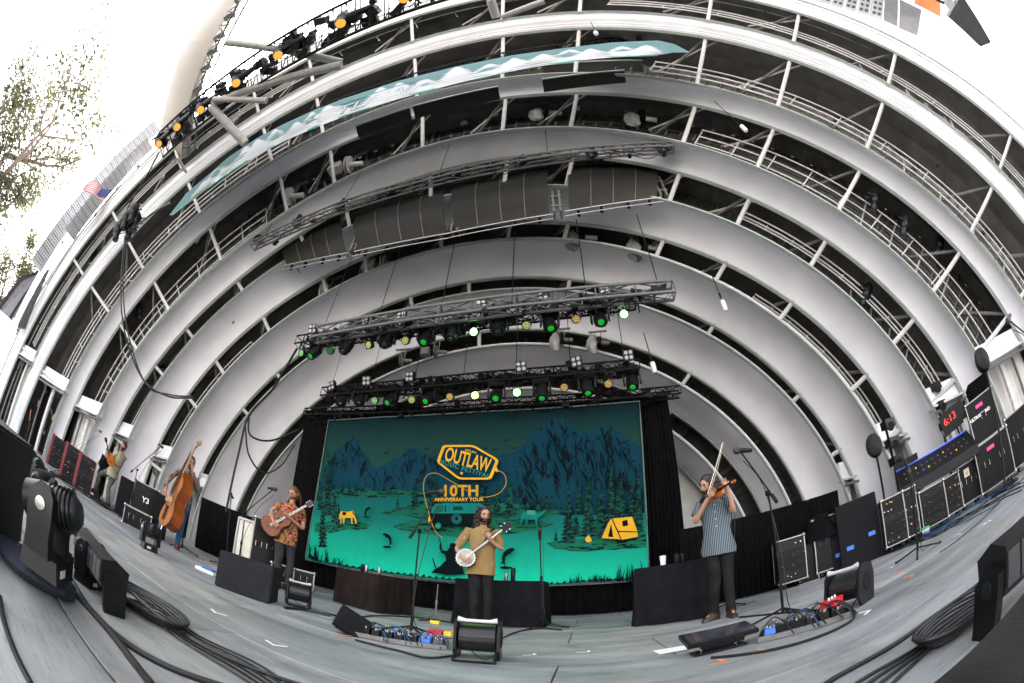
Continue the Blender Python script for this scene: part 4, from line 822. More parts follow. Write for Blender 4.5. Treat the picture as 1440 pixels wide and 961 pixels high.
# ================================================================ black cloth round the backdrop
def cloth(name, label, quad, Y, folds=30, amp=.05, m=CLOTH, bottom_z=None, cat='curtain', rows=6):
    """quad: tl, tr, br, bl as pixels on plane Y"""
    tl, tr, br, bl = [aty(*q, Y) if not isinstance(q, Vector) else q for q in quad]
    if bottom_z is not None: br.z = bl.z = bottom_z
    b = MB(); rr = []
    for i in range(folds*4+1):
        s = i/(folds*4); o = Vector((0, amp*math.sin(i*math.pi/2)+amp*.5*math.sin(i*.37), 0)); col = []
        for j in range(rows+1): v = j/rows; col.append(tl.lerp(tr, s).lerp(bl.lerp(br, s), v)+o*(.4+.6*v))
        rr.append(col+[p+Vector((0, .012, 0)) for p in reversed(col)])
    b.loft(rr, close=True); return solo(name, b, m, label, cat, smooth=True)
cloth('side_curtain', 'tall black curtain at the left edge of the painted backdrop', [(430, 588), (466, 588), (448, 800), (398, 792)], 8.75, 8, bottom_z=.02)
cloth('side_curtain', 'tall black curtain at the right edge of the painted backdrop', [(896, 563), (938, 558), (966, 800), (908, 815)], 8.8, 9, bottom_z=.02)
cloth('backdrop_skirt', 'low black skirt hanging below the painted backdrop', [(400, 780), (960, 808), (960, 860), (400, 850)], 8.72, 60, bottom_z=.02)
cloth('top_masking', 'narrow black masking cloth above the painted backdrop', [(425, 577), (945, 552), (905, 572), (455, 597)], 8.66, 50, .02)
cloth('low_curtain', 'low black curtain on the right behind the road cases', [(955, 745), (1178, 689), (1185, 790), (960, 842)], 7.0, 30, bottom_z=.02)
cloth('low_curtain', 'low black curtain on the left behind the guitar amplifier', [(284, 699), (428, 752), (430, 820), (275, 760)], 6.6, 26, bottom_z=.02)
cloth('wing_curtain', 'black curtain closing the far left wing where stagehands stand', [(22, 520), (100, 560), (95, 640), (0, 600)], 3.6, 20, bottom_z=.02, rows=8) if False else None
# ================================================================ people
from mathutils import noise as NZ
def wrinkle(b, amp, fr, s=0):
    b.v = [tuple(Vector(v)+Vector((NZ.noise(Vector(v)*fr+Vector((s, 0, 0))), NZ.noise(Vector(v)*fr+Vector((0, s+9, 0))), .3*NZ.noise(Vector(v)*fr+Vector((0, 5, s)))))*amp) for v in b.v]; return b
SKIN = mat('light_skin', (.40, .215, .145), .55, var=.1, scale=20); SKINR = mat('reddish_skin', (.36, .17, .11), .5, var=.12, scale=20)
HAIRB = mat('brown_curly_hair', (.022, .010, .006), .5, var=.5, scale=50, stretch=(1, 1, .2)); HAIRG = mat('reddish_blond_hair', (.10, .040, .013), .5, var=.4, scale=40); HAIRD = mat('dark_hair', (.02, .012, .01), .5, var=.4); HAIRY = mat('blond_hair', (.5, .36, .16), .5, var=.2)
JEANB = mat('black_jeans', (.006, .006, .007), .8, var=.5, scale=5, col2=(.018, .018, .019), bump=.3, bscale=30, spec=.1); JEANG = mat('grey_jeans', (.018, .019, .022), .85, col2=(.042, .042, .048), scale=6, bump=.3, bscale=30, spec=.1); JEANU = mat('blue_jeans', (.02, .06, .14), .85, col2=(.05, .12, .24), scale=6, bump=.2, bscale=30, spec=.1); TROUG = mat('grey_green_trousers', (.11, .11, .085), .85, var=.3, spec=.1)
TANS = mat('tan_work_shirt', (.19, .125, .05), .85, col2=(.27, .185, .08), scale=4, bump=.4, bscale=14, spec=.1); BLKS = mat('black_shirt', (.01, .01, .012), .85, var=.4, spec=.1); CRMS = mat('pale_tshirt', (.32, .29, .2), .85, var=.12, scale=5, spec=.1)
BOOT = mat('brown_leather_boots', (.03, .018, .011), .5, var=.35, scale=20); MARN = mat('maroon_shoes', (.12, .015, .02), .5, var=.2); DARKL = mat('dull_red_lips', (.25, .08, .07), .6); EYE = mat('dark_eyes', (.02, .015, .012), .3)  # mouth is one even dull red
def tie_dye():
    m = bpy.data.materials.new('tie_dye_shirt'); m.use_nodes = True; t = m.node_tree; b = t.nodes['Principled BSDF']; b.inputs['Roughness'].default_value = .9; b.inputs['Specular IOR Level'].default_value = .1
    tc = t.nodes.new('ShaderNodeTexCoord'); n = t.nodes.new('ShaderNodeTexNoise'); n.inputs['Scale'].default_value = 7; n.inputs['Detail'].default_value = 7; n.inputs['Distortion'].default_value = 2.2
    t.links.new(tc.outputs['Object'], n.inputs['Vector']); c = t.nodes.new('ShaderNodeValToRGB'); t.links.new(n.outputs['Fac'], c.inputs[0]); e = c.color_ramp.elements
    cols = [(.30, (.02, .008, .07)), (.38, (.012, .006, .05)), (.42, (.14, .012, .10)), (.44, (.38, .06, .01)), (.48, (.36, .15, .015)), (.51, (.30, .25, .18)), (.54, (.33, .06, .012)), (.58, (.04, .10, .02)), (.63, (.02, .01, .06)), (.7, (.35, .05, .05))]
    e[0].position, e[0].color = cols[0][0], (*cols[0][1], 1); e[1].position, e[1].color = cols[-1][0], (*cols[-1][1], 1)
    for p, q in cols[1:-1]: x = e.new(p); x.color = (*q, 1)
    t.links.new(c.outputs[0], b.inputs['Base Color']); return m
def stripes():
    m = bpy.data.materials.new('blue_striped_shirt'); m.use_nodes = True; t = m.node_tree; b = t.nodes['Principled BSDF']; b.inputs['Roughness'].default_value = .85; b.inputs['Specular IOR Level'].default_value = .1
    tc = t.nodes.new('ShaderNodeTexCoord'); w = t.nodes.new('ShaderNodeTexWave'); w.bands_direction = 'X'; w.inputs['Scale'].default_value = 15; w.inputs['Distortion'].default_value = 1.2; w.inputs['Detail Scale'].default_value = .6
    t.links.new(tc.outputs['Object'], w.inputs['Vector']); c = t.nodes.new('ShaderNodeValToRGB'); t.links.new(w.outputs['Fac'], c.inputs[0]); e = c.color_ramp.elements
    e[0].position, e[0].color = .3, (.012, .03, .06, 1); e[1].position, e[1].color = .75, (.20, .215, .21, 1); x = e.new(.5); x.color = (.055, .105, .16, 1)
    t.links.new(c.outputs[0], b.inputs['Base Color']); return m
def camo():
    return mat('patterned_brown_jacket', (.05, .03, .025), .85, col2=(.26, .22, .18), scale=16, spec=.1)
def head_mesh(b, s=1.):
    n, m = 20, 16; rows = []
    for i in range(m+1):
        a = math.pi*i/m; z = math.cos(a); r = math.sin(a); row = []
        for j in range(n):
            t = 2*math.pi*j/n; x = r*math.cos(t); y = r*math.sin(t)          # face looks to -y
            jaw = max(0, -z-.05); X = x*.076*(1-.36*jaw); Y = y*.098*(1-.28*jaw*(1 if y > 0 else .2)); Z = z*.118
            if y < 0:
                f = max(0, -y-.55)/.45 if -y > .55 else 0
                Y -= .020*f*math.exp(-((z+.12)/.20)**2)*math.exp(-(x/.20)**2)*2.0      # nose
                Y += .011*f*math.exp(-((z-.10)/.12)**2)*math.exp(-((abs(x)-.36)/.2)**2)*1.4   # eye sockets
                Y -= .007*f*math.exp(-((z-.30)/.12)**2); Y -= .007*f*math.exp(-((z+.52)/.12)**2); Y -= .008*f*math.exp(-((z+.85)/.15)**2)
            row.append((X*s, Y*s, Z*s))
        rows.append(row)
    b.loft(rows, close=True)
    for sx in (-1, 1): b.lathe([(.004, -.012), (.014, -.008), (.016, .004), (.006, .012)], (sx*.078*s, .01*s, -.005*s), (sx, .25, 0), n=8, syy=1.6)
    return b
def person(label, P, rz, H, J, top, topm, legm, skinm, hairm, hair='short', beard=False, look=(0, 0, 0), shoe=None, sleeve=.55, hands=None, cat='person', seatless=True, slim=1.):
    t = thing('person', label, cat, P, rz); k = H/1.8; t.scale = (k,)*3
    D = dict(pel=(0, 0, .95), bel=(0, 0, 1.12), che=(0, 0, 1.34), nek=(0, .005, 1.5), hb=(0, 0, 1.585), sL=(-.185, 0, 1.43), sR=(.185, 0, 1.43), eL=(-.27, .02, 1.14), eR=(.27, .02, 1.14), wL=(-.24, -.12, .92), wR=(.24, -.12, .92),
             hL=(-.09, 0, .92), hR=(.09, 0, .92), kL=(-.11, -.03, .5), kR=(.11, -.03, .5), aL=(-.12, .02, .09), aR=(.12, .02, .09), fL=(-.16, -.14, .035), fR=(.16, -.14, .035), hd=None)
    D.update(J); D = {q: (Vector(v) if v else None) for q, v in D.items()}
    if D['hd'] is None: D['hd'] = D['hb']+Vector((0, -.015, .095))
    # one continuous body: a skinned skeleton with five fingers on each hand
    vs = []; es = []; rs = []
    def node(p, r, par=None):
        vs.append(tuple(p)); rs.append(r); i = len(vs)-1
        if par is not None: es.append((par, i))
        return i
    pel = node(D['pel'], .10); bel = node(D['bel'], .095, pel); che = node(D['che'], .105, bel); nek = node(D['nek'], .055, che); hb = node(D['hb'], .05, nek); node(D['hd'], .06, hb)
    for s in 'LR':
        sh = node(D['s'+s], .05, che); el = node(D['e'+s], .038, sh); wr = node(D['w'+s], .026, el)
        d = (D['w'+s]-D['e'+s]).normalized(); hv = Vector(hands[s]).normalized() if hands and s in hands else d
        palm = D['w'+s]+(d*.3+hv*.7).normalized()*.075; pi = node(palm, .028, wr)
        side = hv.cross(Vector((0, 1, 0))); side = side.normalized() if side.length > .1 else Vector((1, 0, 0)); curl = Vector((0, -1, 0)) if hands and hands.get('c'+s, 1) > 0 else Vector((0, 1, 0))
        for q in range(4):
            o = side*(-.027+.018*q); l = [.030, .034, .032, .025][q]
            a = node(palm+o+hv*.030, .0095, pi); c = node(palm+o+hv*(.030+l*.8)+curl*.010, .0088, a); node(palm+o*.95+hv*(.030+l*1.15)+curl*(.012+l*.75), .0078, c)
        th = node(palm-side*.034-hv*.012+curl*.012, .011, pi); node(palm-side*.045+hv*.018+curl*.022, .009, th)
        hp = node(D['h'+s], .075, pel); kn = node(D['k'+s], .05, hp); an = node(D['a'+s], .030, kn); node(D['a'+s].lerp(D['f'+s], .75)+Vector((0, 0, .005)), .016, an)
    me = bpy.data.meshes.new('body'); me.from_pydata(vs, es, []); me.materials.append(skinm)
    body = link('body', me, t); sk = body.modifiers.new('skin', 'SKIN'); sk.use_smooth_shade = True
    lay = me.skin_vertices[0] if me.skin_vertices else None
    if lay is None:
        bm = bmesh.new(); bm.from_mesh(me); bm.verts.layers.skin.verify(); bm.to_mesh(me); bm.free(); lay = me.skin_vertices[0]
    for i, r in enumerate(rs): lay.data[i].radius = (r, r)
    lay.data[0].use_root = True
    ss = body.modifiers.new('smooth', 'SUBSURF'); ss.levels = ss.render_levels = 1
    # head
    h = part('head', head_mesh(MB()), skinm, t, smooth=True, org=None); h.location = D['hd']; h.rotation_euler = look
    for sx in (-1, 1):
        b = MB(); b.lathe([(.004, 0), (.015, .002), (.010, .008), (.001, .011)], (sx*.031, -.080, .012), (0, -1, 0), n=8, syy=.6); part('eye', b, EYE, h)
        b = MB(); b.box((sx*.031, -.088, .034), (.036, .014, .009)); part('brow', b, hairm, h)
    b = MB(); b.box((0, -.093, -.064), (.042, .012, .008)); part('mouth', b, DARKL, h)
    if beard:
        b = MB(); n = 14; rows = []
        for i in range(6):
            z = -.048-.015*i; row = []
            for j in range(n+1):
                a = math.pi*(1.02+.96*j/n); w = 1-.42*(i/5)**1.5
                row.append((.080*w*math.cos(a), .01+.096*(1-.12*i/5)*math.sin(a)*1.04, z-(.0 if i else -.0)+.02*abs(math.cos(a))))
            rows.append(row)
        b.loft(rows); b.lathe([(.02, -.02), (.045, -.005), (.04, .012), (.02, .02)], (0, -.065, -.122), (0, 0, 1), n=12)
        b.box((0, -.103, -.050), (.052, .012, .010)); wrinkle(b, .006, 60); part('beard', b, hairm, h, smooth=True)
    b = MB(); rows = []
    for i in range(9):                      # cap of hair
        a = math.pi*(.0+.62*i/8); row = []
        for j in range(18):
            q = 2*math.pi*j/18; front = max(0, -math.sin(q)); z = math.cos(a*(1-.60*front)); r = math.sin(a*(1-.60*front))
            row.append((.086*r*math.cos(q), .008+.106*r*math.sin(q), .006+.127*z))
        rows.append(row)
    b.loft(rows, close=True); wrinkle(b, .008, 40)
    random.seed(sum(map(ord, label)))
    if hair in ('long', 'curly'):
        L_ = {'long': .22, 'curly': .24}[hair]
        for i in range(84):
            q = random.uniform(-.18*math.pi, 1.18*math.pi); r0 = random.uniform(.8, 1.06); x, y = .082*math.cos(q)*r0, .012+.098*math.sin(q)*r0; z0 = random.uniform(-.01, .10); ln = L_*random.uniform(.6, 1.05); ph = random.uniform(0, 6); am = .012 if hair == 'long' else .020
            ks = [0, .15, .3, .45, .6, .75, .9, 1]
            b.tube([(x*(1+.38*u)+am*math.sin(ph+u*13), y*(1+.15*u)+am*math.cos(ph+u*13), z0-ln*u) for u in ks], [.011, .014, .014, .013, .013, .011, .009, .004], 5)
    if hair == 'ponytail':
        for i in range(16):
            a = random.uniform(-.014, .014); c = random.uniform(-.012, .012); b.tube([(a, .10, .03), (a*1.2, .135+c, .0), (a*1.5+.01, .14+c, -.08), (a+.02, .12+c, -.17), (.02, .115, -.24+c*3)], [.012, .016, .016, .012, .004], 5)
        b.lathe([(.02, -.01), (.024, 0), (.02, .01)], (0, .115, .02), (0, 1, -.3), n=8)
    part('hair', b, hairm, h, smooth=True)
    # shirt: torso and sleeves
    up = D['che']; pe = D['pel']; rows = []; ax = (D['nek']-pe)
    prof = [(-.16, .205, .158), (-.10, .205, .158), (.02, .19, .145), (.16, .165, .125), (.28, .175, .13), (.38, .19, .125), (.45, .19, .11), (.50, .15, .095), (.545, .075, .075), (.56, .062, .062)]
    shd = (D['sR']-D['sL']).normalized(); fw = shd.cross(Vector((0, 0, 1))).normalized()
    for z, rx, ry in prof:
        s = max(0, min(1, (z)/.55)); c = (pe.lerp(D['bel'], min(1, max(z, 0)/.17)) if z < .17 else D['bel'].lerp(D['che'], min(1, (z-.17)/.22)) if z < .39 else D['che'].lerp(D['nek'], min(1, (z-.39)/.16)))
        if z < 0: c = pe+Vector((0, 0, z))
        rows.append([c+shd*(rx*slim*math.cos(2*math.pi*j/24))-fw*(-ry*math.sin(2*math.pi*j/24)) for j in range(24)])
    b = MB(); b.loft(rows, close=True)
    for s in 'LR':
        A, E_, W_ = D['s'+s], D['e'+s], D['w'+s]; A2 = A+(D['che']-A)*.25; end = A.lerp(E_, sleeve/.6) if sleeve <= .6 else E_
        pts = [A2, A, A.lerp(end, .5), end]; rr = [.060, .066, .062, .064]
        if sleeve > .6: pts += [E_.lerp(W_, .5), E_.lerp(W_, .92)]; rr = [.060, .066, .060, .053, .046, .040]
        b.tube(pts, rr, 12)
    wrinkle(b, .034, 7.5); wrinkle(b, .014, 19); sh_ = part(top, b, topm, t, smooth=True)
    if top == 'shirt':
        for z in range(4): b = MB(); b.box((D['che'].x, D['che'].y-.142, D['che'].z+.06-.085*z), (.010, .006, .010)); part('button', b, OFFW, sh_)
    # trousers
    b = MB()
    rows = [[pe+Vector((rx*math.cos(2*math.pi*j/20), ry*math.sin(2*math.pi*j/20), z)) for j in range(20)] for z, rx, ry in ((.04, .155, .11), (-.04, .17, .12), (-.12, .172, .125), (-.17, .14, .11))]
    b.loft(rows, close=True)
    for s in 'LR':
        hp, kn, an = D['h'+s]+Vector((0, 0, -.03)), D['k'+s], D['a'+s]
        b.tube([hp+Vector((0, 0, .04)), hp.lerp(kn, .3), hp.lerp(kn, .7), kn, kn.lerp(an, .35), kn.lerp(an, .75), an+Vector((0, 0, .0))], [.098, .095, .075, .066, .066, .058, .060], 14)
    wrinkle(b, .014, 10); wrinkle(b, .006, 30); part('trousers', b, legm, t, smooth=True)
    for s in 'LR':
        an, fo = D['a'+s], D['f'+s]; d = (fo-an); d.z = 0; d.normalize(); b = MB(); sd_ = Vector((-d.y, d.x, 0)); rows = []
        for u, w, hh in ((-.085, .02, .05), (-.07, .045, .15), (-.01, .050, .16), (.06, .046, .10), (.12, .05, .062), (.17, .045, .05), (.20, .02, .03)):
            c = Vector((an.x, an.y, max(0, an.z-.09)))+d*u; rows.append([c+sd_*w*.95+Vector((0, 0, .0)), c+sd_*w+Vector((0, 0, hh*.5)), c+sd_*w*.5+Vector((0, 0, hh)), c-sd_*w*.5+Vector((0, 0, hh)), c-sd_*w+Vector((0, 0, hh*.5)), c-sd_*w*.95])
        b.loft(rows, close=True); part('shoe', b, shoe or BOOT, t, smooth=True)
    return t
def facing(P, off=0.): return math.atan2(CAM.x-P.x, -(CAM.y-P.y))+off
# ---- banjo player
P = atz(681, 713, 1.78); P.z = 0; rz = facing(P)
person('man with long curly brown hair in a tan shirt playing a banjo', P, rz, 1.78, dict(sL=(-.19, 0, 1.43), sR=(.19, 0, 1.43), eL=(-.35, .0, 1.15), wL=(-.27, -.22, 1.02), eR=(.27, -.03, 1.17), wR=(.10, -.22, 1.29), hL=(-.085, 0, .92), hR=(.085, 0, .92), kL=(-.07, -.03, .5), kR=(.1, -.02, .5), aL=(-.06, .02, .09), aR=(.11, .02, .09), fL=(-.09, -.13, .03), fR=(.16, -.12, .03)),
       'shirt', TANS, JEANB, SKIN, HAIRB, 'curly', True, (R(20), 0, R(22)), sleeve=.5, hands=dict(L=(.9, -.2, -.25), R=(-.2, -.2, .7)))
t = thing('banjo', 'white-headed five-string banjo held by the man in the tan shirt', 'banjo', P, rz); ax = Vector((.46, .04, .42)).normalized(); C = Vector((-.21, -.20, 1.0)); n_ = Vector((-.12, -1, .12)).normalized()
MAH = mat('dark_mahogany', (.05, .018, .01), .3, var=.3, clear=.1, spec=.3)
b = MB(); b.lathe([(.130, .0), (.135, .01), (.135, .07), (.11, .08)], C-n_*.08, n_, n=28); part('resonator', b, MAH, t, smooth=True)
b = MB(); b.lathe([(.120, -.01), (.127, 0), (.127, .022), (.120, .024)], C-n_*.015, n_, n=28); part('tension_hoop', b, CHR, t, smooth=True)
b = MB(); b.lathe([(.118, .0), (.117, .006)], C+n_*.006, n_, n=28); part('drum_head', b, mat('banjo_skin', (.30, .295, .27), .5, var=.05), t)
b = MB()
for i in range(18):
    a = 2*math.pi*i/18; u = ax*math.cos(a)+ax.cross(n_)*math.sin(a); b.cyl(C+u*.133-n_*.06, C+u*.133+n_*.01, .005, n=5)
part('bracket_hook', b, CHR, t)
b = MB(); sd_ = ax.cross(n_); b.loft([[C+ax*d+sd_*w+n_*.012, C+ax*d-sd_*w+n_*.012, C+ax*d-sd_*w*.6-n_*.015, C+ax*d+sd_*w*.6-n_*.015] for d, w in ((.12, .03), (.4, .024), (.62, .02))], close=True); part('neck', b, MAH, t)
b = MB(); b.loft([[C+ax*d+sd_*w+n_*.01, C+ax*d-sd_*w+n_*.01, C+ax*d-sd_*w-n_*.008, C+ax*d+sd_*w-n_*.008] for d, w in ((.62, .02), (.65, .045), (.70, .038), (.76, .045), (.79, .01))], close=True); part('headstock', b, BLKP, t)
for i in range(4):
    b = MB(); q = C+ax*(.66+.06*(i//2))+sd_*(.055 if i % 2 else -.055); b.cyl(q-n_*.01, q+n_*.01, .009, n=6); part('tuning_peg', b, CHR, t)
b = MB()
for i in range(5): o = sd_*(-.012+.006*i); b.cyl(C-ax*.1+o+n_*.026, C+ax*.63+o*.8+n_*.02, .0012, n=3, cap=False)
part('string', b, CHR, t)
b = MB(); b.box(C-ax*.045+n_*.018, (.07, .012, .012)); part('bridge', b, TAN, t)
b = MB(); b.tube([(.14, -.03, 1.47), (.11, -.13, 1.42), (.02, -.15, 1.22), (-.1, -.16, 1.08)], .016, 6); b.tube([(.14, -.03, 1.47), (.1, .13, 1.3), (-.15, .15, 1.1), (-.26, -.08, 1.0)], .016, 6); part('strap', b, BLKP, t)
# ---- acoustic guitarist
P = atz(415, 685, 1.78); P.z = 0; rz = facing(P)
person('man with a reddish ponytail in a tie-dye shirt playing an acoustic guitar', P, rz, 1.78, dict(sL=(-.17, -.02, 1.43), sR=(.19, .03, 1.42), eL=(-.33, -.05, 1.28), wL=(-.27, -.24, 1.12), eR=(.26, -.06, 1.12), wR=(-.02, -.24, 1.24), kL=(-.08, -.04, .5), kR=(.12, -.02, .5), aL=(-.06, .02, .09), aR=(.12, .02, .09)),
       'tie_dye_tshirt', tie_dye(), JEANG, SKINR, HAIRG, 'ponytail', True, (R(34), 0, R(-38)), sleeve=.34, hands=dict(L=(.6, -.1, -.5), R=(-.6, -.3, .3)))
t = thing('acoustic_guitar', 'sunburst brown acoustic guitar held by the man in tie-dye', 'guitar', P, rz)
ax = Vector((.42, .05, .40)).normalized(); C = Vector((-.20, -.22, 1.08)); n_ = Vector((-.25, -1, .15)); n_ = (n_-ax*n_.dot(ax)).normalized(); sd_ = ax.cross(n_)
WOODT = mat('amber_guitar_top', (.15, .038, .006), .3, var=.3, scale=7, clear=.12, spec=.3); WOODS = mat('dark_guitar_side', (.05, .012, .005), .3, var=.3, clear=.1, spec=.3)
outl_ = [(-.25, .0), (-.245, .08), (-.21, .15), (-.14, .19), (-.06, .17), (.0, .135), (.05, .12), (.11, .135), (.17, .14), (.22, .11), (.245, .05), (.25, 0)]; outl_ = outl_+[(a, -w) for a, w in outl_[-2:0:-1]]
b = MB(); b.prism([C+ax*a+sd_*w for a, w in outl_], -n_*.11); part('body', b, WOODS, t)
b = MB(); b.prism([C+ax*a*.97+sd_*w*.97+n_*.003 for a, w in outl_], -n_*.004); part('soundboard', b, WOODT, t)
b = MB(); b.lathe([(.05, .005), (.049, .006)], C+ax*.07, n_, n=18); part('sound_hole', b, BLKM, t)
b = MB(); b.loft([[C+ax*d+sd_*w+n_*.014, C+ax*d-sd_*w+n_*.014, C+ax*d-sd_*w*.6-n_*.012, C+ax*d+sd_*w*.6-n_*.012] for d, w in ((.12, .027), (.4, .024), (.6, .021), (.61, .034), (.74, .03))], close=True); part('neck', b, MAH, t)
for i in range(6):
    b = MB(); q = C+ax*(.64+.035*(i//2))+sd_*(.045 if i % 2 else -.045); b.cyl(q-n_*.008, q+n_*.008, .009, n=6); part('tuning_peg', b, CHR, t)
b = MB(); b.box(C-ax*.12+n_*.01, (.10, .014, .02)); part('bridge', b, MAH, t); b = MB()
for i in range(6): o = sd_*(-.02+.008*i); b.cyl(C-ax*.12+o+n_*.016, C+ax*.6+o*.8+n_*.018, .0012, n=3, cap=False)
part('string', b, CHR, t)
# ---- violinist
P = atz(994, 667, 1.8); P.z = 0; rz = facing(P)
person('man with wavy brown hair in a blue striped shirt playing the violin', P, rz, 1.8, dict(pel=(.05, 0, .95), bel=(.04, 0, 1.1), che=(.04, 0, 1.32), nek=(.02, 0, 1.49), hb=(-.0, -.01, 1.57), sL=(-.13, -.02, 1.42), sR=(.20, .0, 1.42), eL=(-.21, -.10, 1.22), wL=(-.03, -.28, 1.44), eR=(.26, -.16, 1.24), wR=(.22, -.28, 1.49), hL=(-.04, 0, .92), hR=(.13, 0, .92), kL=(-.02, -.03, .5), kR=(.13, -.02, .5), aL=(-.05, .02, .09), aR=(.15, .02, .09), fL=(-.16, -.12, .03), fR=(.19, -.16, .03)),
       'shirt', stripes(), JEANB, SKIN, HAIRB, 'curly', True, (R(24), R(8), R(-52)), sleeve=.36, hands=dict(L=(.5, -.3, .45), R=(-.3, .2, .8)))
t = thing('violin', 'orange-brown violin held under the chin of the man in stripes', 'violin', P, rz)
ax = Vector((.40, -.34, .06)).normalized(); C = Vector((.04, -.20, 1.50)); n_ = Vector((-.1, -.35, .9)); n_ = (n_-ax*n_.dot(ax)).normalized(); n_ = (n_+Vector((-.1, -.75, .0))).normalized(); n_ = (n_-ax*n_.dot(ax)).normalized(); sd_ = ax.cross(n_)
VW = mat('orange_violin_varnish', (.32, .085, .008), .25, var=.25, clear=.2, spec=.3)
vo = [(-.18, 0), (-.175, .06), (-.14, .095), (-.09, .10), (-.05, .075), (0, .055), (.04, .065), (.08, .08), (.12, .08), (.155, .055), (.17, 0)]; vo = vo+[(a, -w) for a, w in vo[-2:0:-1]]
b = MB(); b.prism([C+ax*a+sd_*w for a, w in vo], -n_*.04); part('body', b, VW, t)
b = MB(); b.loft([[C+ax*d+sd_*w+n_*h_, C+ax*d-sd_*w+n_*h_, C+ax*d-sd_*w+n_*(h_-.014), C+ax*d+sd_*w+n_*(h_-.014)] for d, w, h_ in ((-.02, .02, .03), (.16, .016, .02), (.30, .012, .018))], close=True); part('fingerboard', b, BLKP, t)
b = MB(); b.lathe([(.006, -.018), (.018, -.014), (.018, .014), (.006, .018)], C+ax*.34+n_*.0, sd_, n=12); b.box(C+ax*.32, (.05, .03, .03)); part('scroll', b, VW, t, smooth=True)
for i in range(4):
    b = MB(); q = C+ax*(.30+.014*i); b.cyl(q-sd_*.035*(1 if i % 2 else -1), q, .005, n=6); part('tuning_peg', b, BLKP, t)
b = MB(); b.box(C-ax*.11+n_*.015, (.03, .05, .015)); b.lathe([(.02, -.01), (.045, 0), (.04, .012)], C-ax*.15+sd_*.03+n_*.012, n_, n=12); part('chin_rest', b, BLKP, t, smooth=True)
b = MB(); b.box(C-ax*.02+n_*.02, (.035, .03, .03)); part('bridge', b, TAN, t)
t = thing('violin_bow', 'thin violin bow pointing steeply upward in the player\'s hand', 'bow', P, rz); A = Vector((-.02, -.34, 1.45)); B_ = Vector((.245, -.40, 2.02))
b = MB(); b.tube([A, A.lerp(B_, .5)+Vector((.012, 0, -.006)), B_], .0065, 6); part('stick', b, TAN, t, smooth=True)
b = MB(); b.box(A+Vector((-.01, 0, .02)), (.02, .018, .04)); part('frog', b, BLKP, t); b = MB(); b.cyl(A+Vector((-.018, 0, 0)), B_+Vector((-.014, 0, -.01)), .004, n=4); part('hair', b, PAPER, t)
# ---- double bass player
P = atz(271, 643, 1.78); P.z = 0; rz = facing(P)
person('bearded man in a patterned brown jacket and blue jeans behind a double bass', P, rz, 1.78, dict(sL=(-.2, -.04, 1.43), sR=(.18, .04, 1.42), eL=(-.36, -.15, 1.2), wL=(-.36, -.34, 1.0), eR=(.27, -.06, 1.22), wR=(.06, -.22, 1.52), kL=(-.26, -.05, .5), kR=(.08, -.02, .5), hL=(-.11, 0, .92), hR=(.1, 0, .92), aL=(-.38, .0, .09), aR=(.05, .02, .09), fL=(-.5, -.12, .03), fR=(.06, -.18, .03)),
       'jacket', camo(), JEANU, SKINR, HAIRB, 'short', True, (R(8), 0, R(15)), shoe=MARN, sleeve=.9, hands=dict(L=(.2, -.1, -.8), R=(-.2, -.1, .8)))
t = thing('double_bass', 'orange-brown upright double bass leaning toward its player', 'double bass', P, rz)
ax = Vector((.16, .12, .95)).normalized(); C = Vector((-.19, -.34, .88)); n_ = Vector((-.93, -.36, .1)); n_ = (n_-ax*n_.dot(ax)).normalized(); sd_ = ax.cross(n_)
bo = [(-.55, 0), (-.54, .16), (-.46, .28), (-.34, .325), (-.2, .29), (-.09, .20), (0, .18), (.09, .20), (.17, .245), (.27, .25), (.36, .20), (.45, .09), (.54, .05), (.56, 0)]
bo = bo+[(a, -w) for a, w in bo[-2:0:-1]]; WB = mat('double_bass_side_wood', (.20, .045, .006), .3, var=.35, scale=3, clear=.12, spec=.3); WBT = mat('double_bass_front_wood', (.30, .10, .018), .3, var=.25, scale=3, clear=.12, spec=.3)
b = MB(); b.prism([C+ax*a+sd_*w for a, w in bo], -n_*.22); part('body', b, WB, t)
b = MB(); b.prism([C+ax*a*1.01+sd_*w*1.02+n_*.012 for a, w in bo], -n_*.012); part('front_plate', b, WBT, t)
b = MB(); b.tube([C+ax*a*1.01+sd_*w*1.02+n_*.0 for a, w in bo], .012, 5, close=True); b.tube([C+ax*a*1.01+sd_*w*1.02-n_*.22 for a, w in bo], .012, 5, close=True); part('edge_binding', b, mat('dark_binding', (.10, .03, .01), .4), t, smooth=True)
b = MB(); b.loft([[C+ax*d+sd_*w+n_*h_, C+ax*d-sd_*w+n_*h_, C+ax*d-sd_*w+n_*(h_-.03), C+ax*d+sd_*w+n_*(h_-.03)] for d, w, h_ in ((.05, .045, .08), (.5, .033, .06), (1.0, .022, .03))], close=True); part('fingerboard', b, MAH, t)
b = MB(); b.tube([C+ax*.5, C+ax*.8, C+ax*1.05+n_*.01, C+ax*1.16-n_*.03, C+ax*1.22-n_*.08], [.045, .035, .035, .035, .03], 8); b.lathe([(.02, -.04), (.06, -.03), (.06, .03), (.02, .04)], C+ax*1.21-n_*.03, sd_, n=14); part('scroll_neck', b, TAN, t, smooth=True)
for i in range(4):
    b = MB(); q = C+ax*(1.05+.04*i); b.cyl(q, q+sd_*.09*(1 if i % 2 else -1), .009, n=6); part('tuning_peg', b, CHR, t)
b = MB(); b.box(C-ax*.06+n_*.06, (.13, .03, .11)); part('bridge', b, TAN, t); b = MB(); b.loft([[C+ax*d+sd_*w+n_*.05, C+ax*d-sd_*w+n_*.05, C+ax*d-sd_*w+n_*.03, C+ax*d+sd_*w+n_*.03] for d, w in ((-.45, .02), (-.18, .045))], close=True); part('tailpiece', b, BLKP, t)
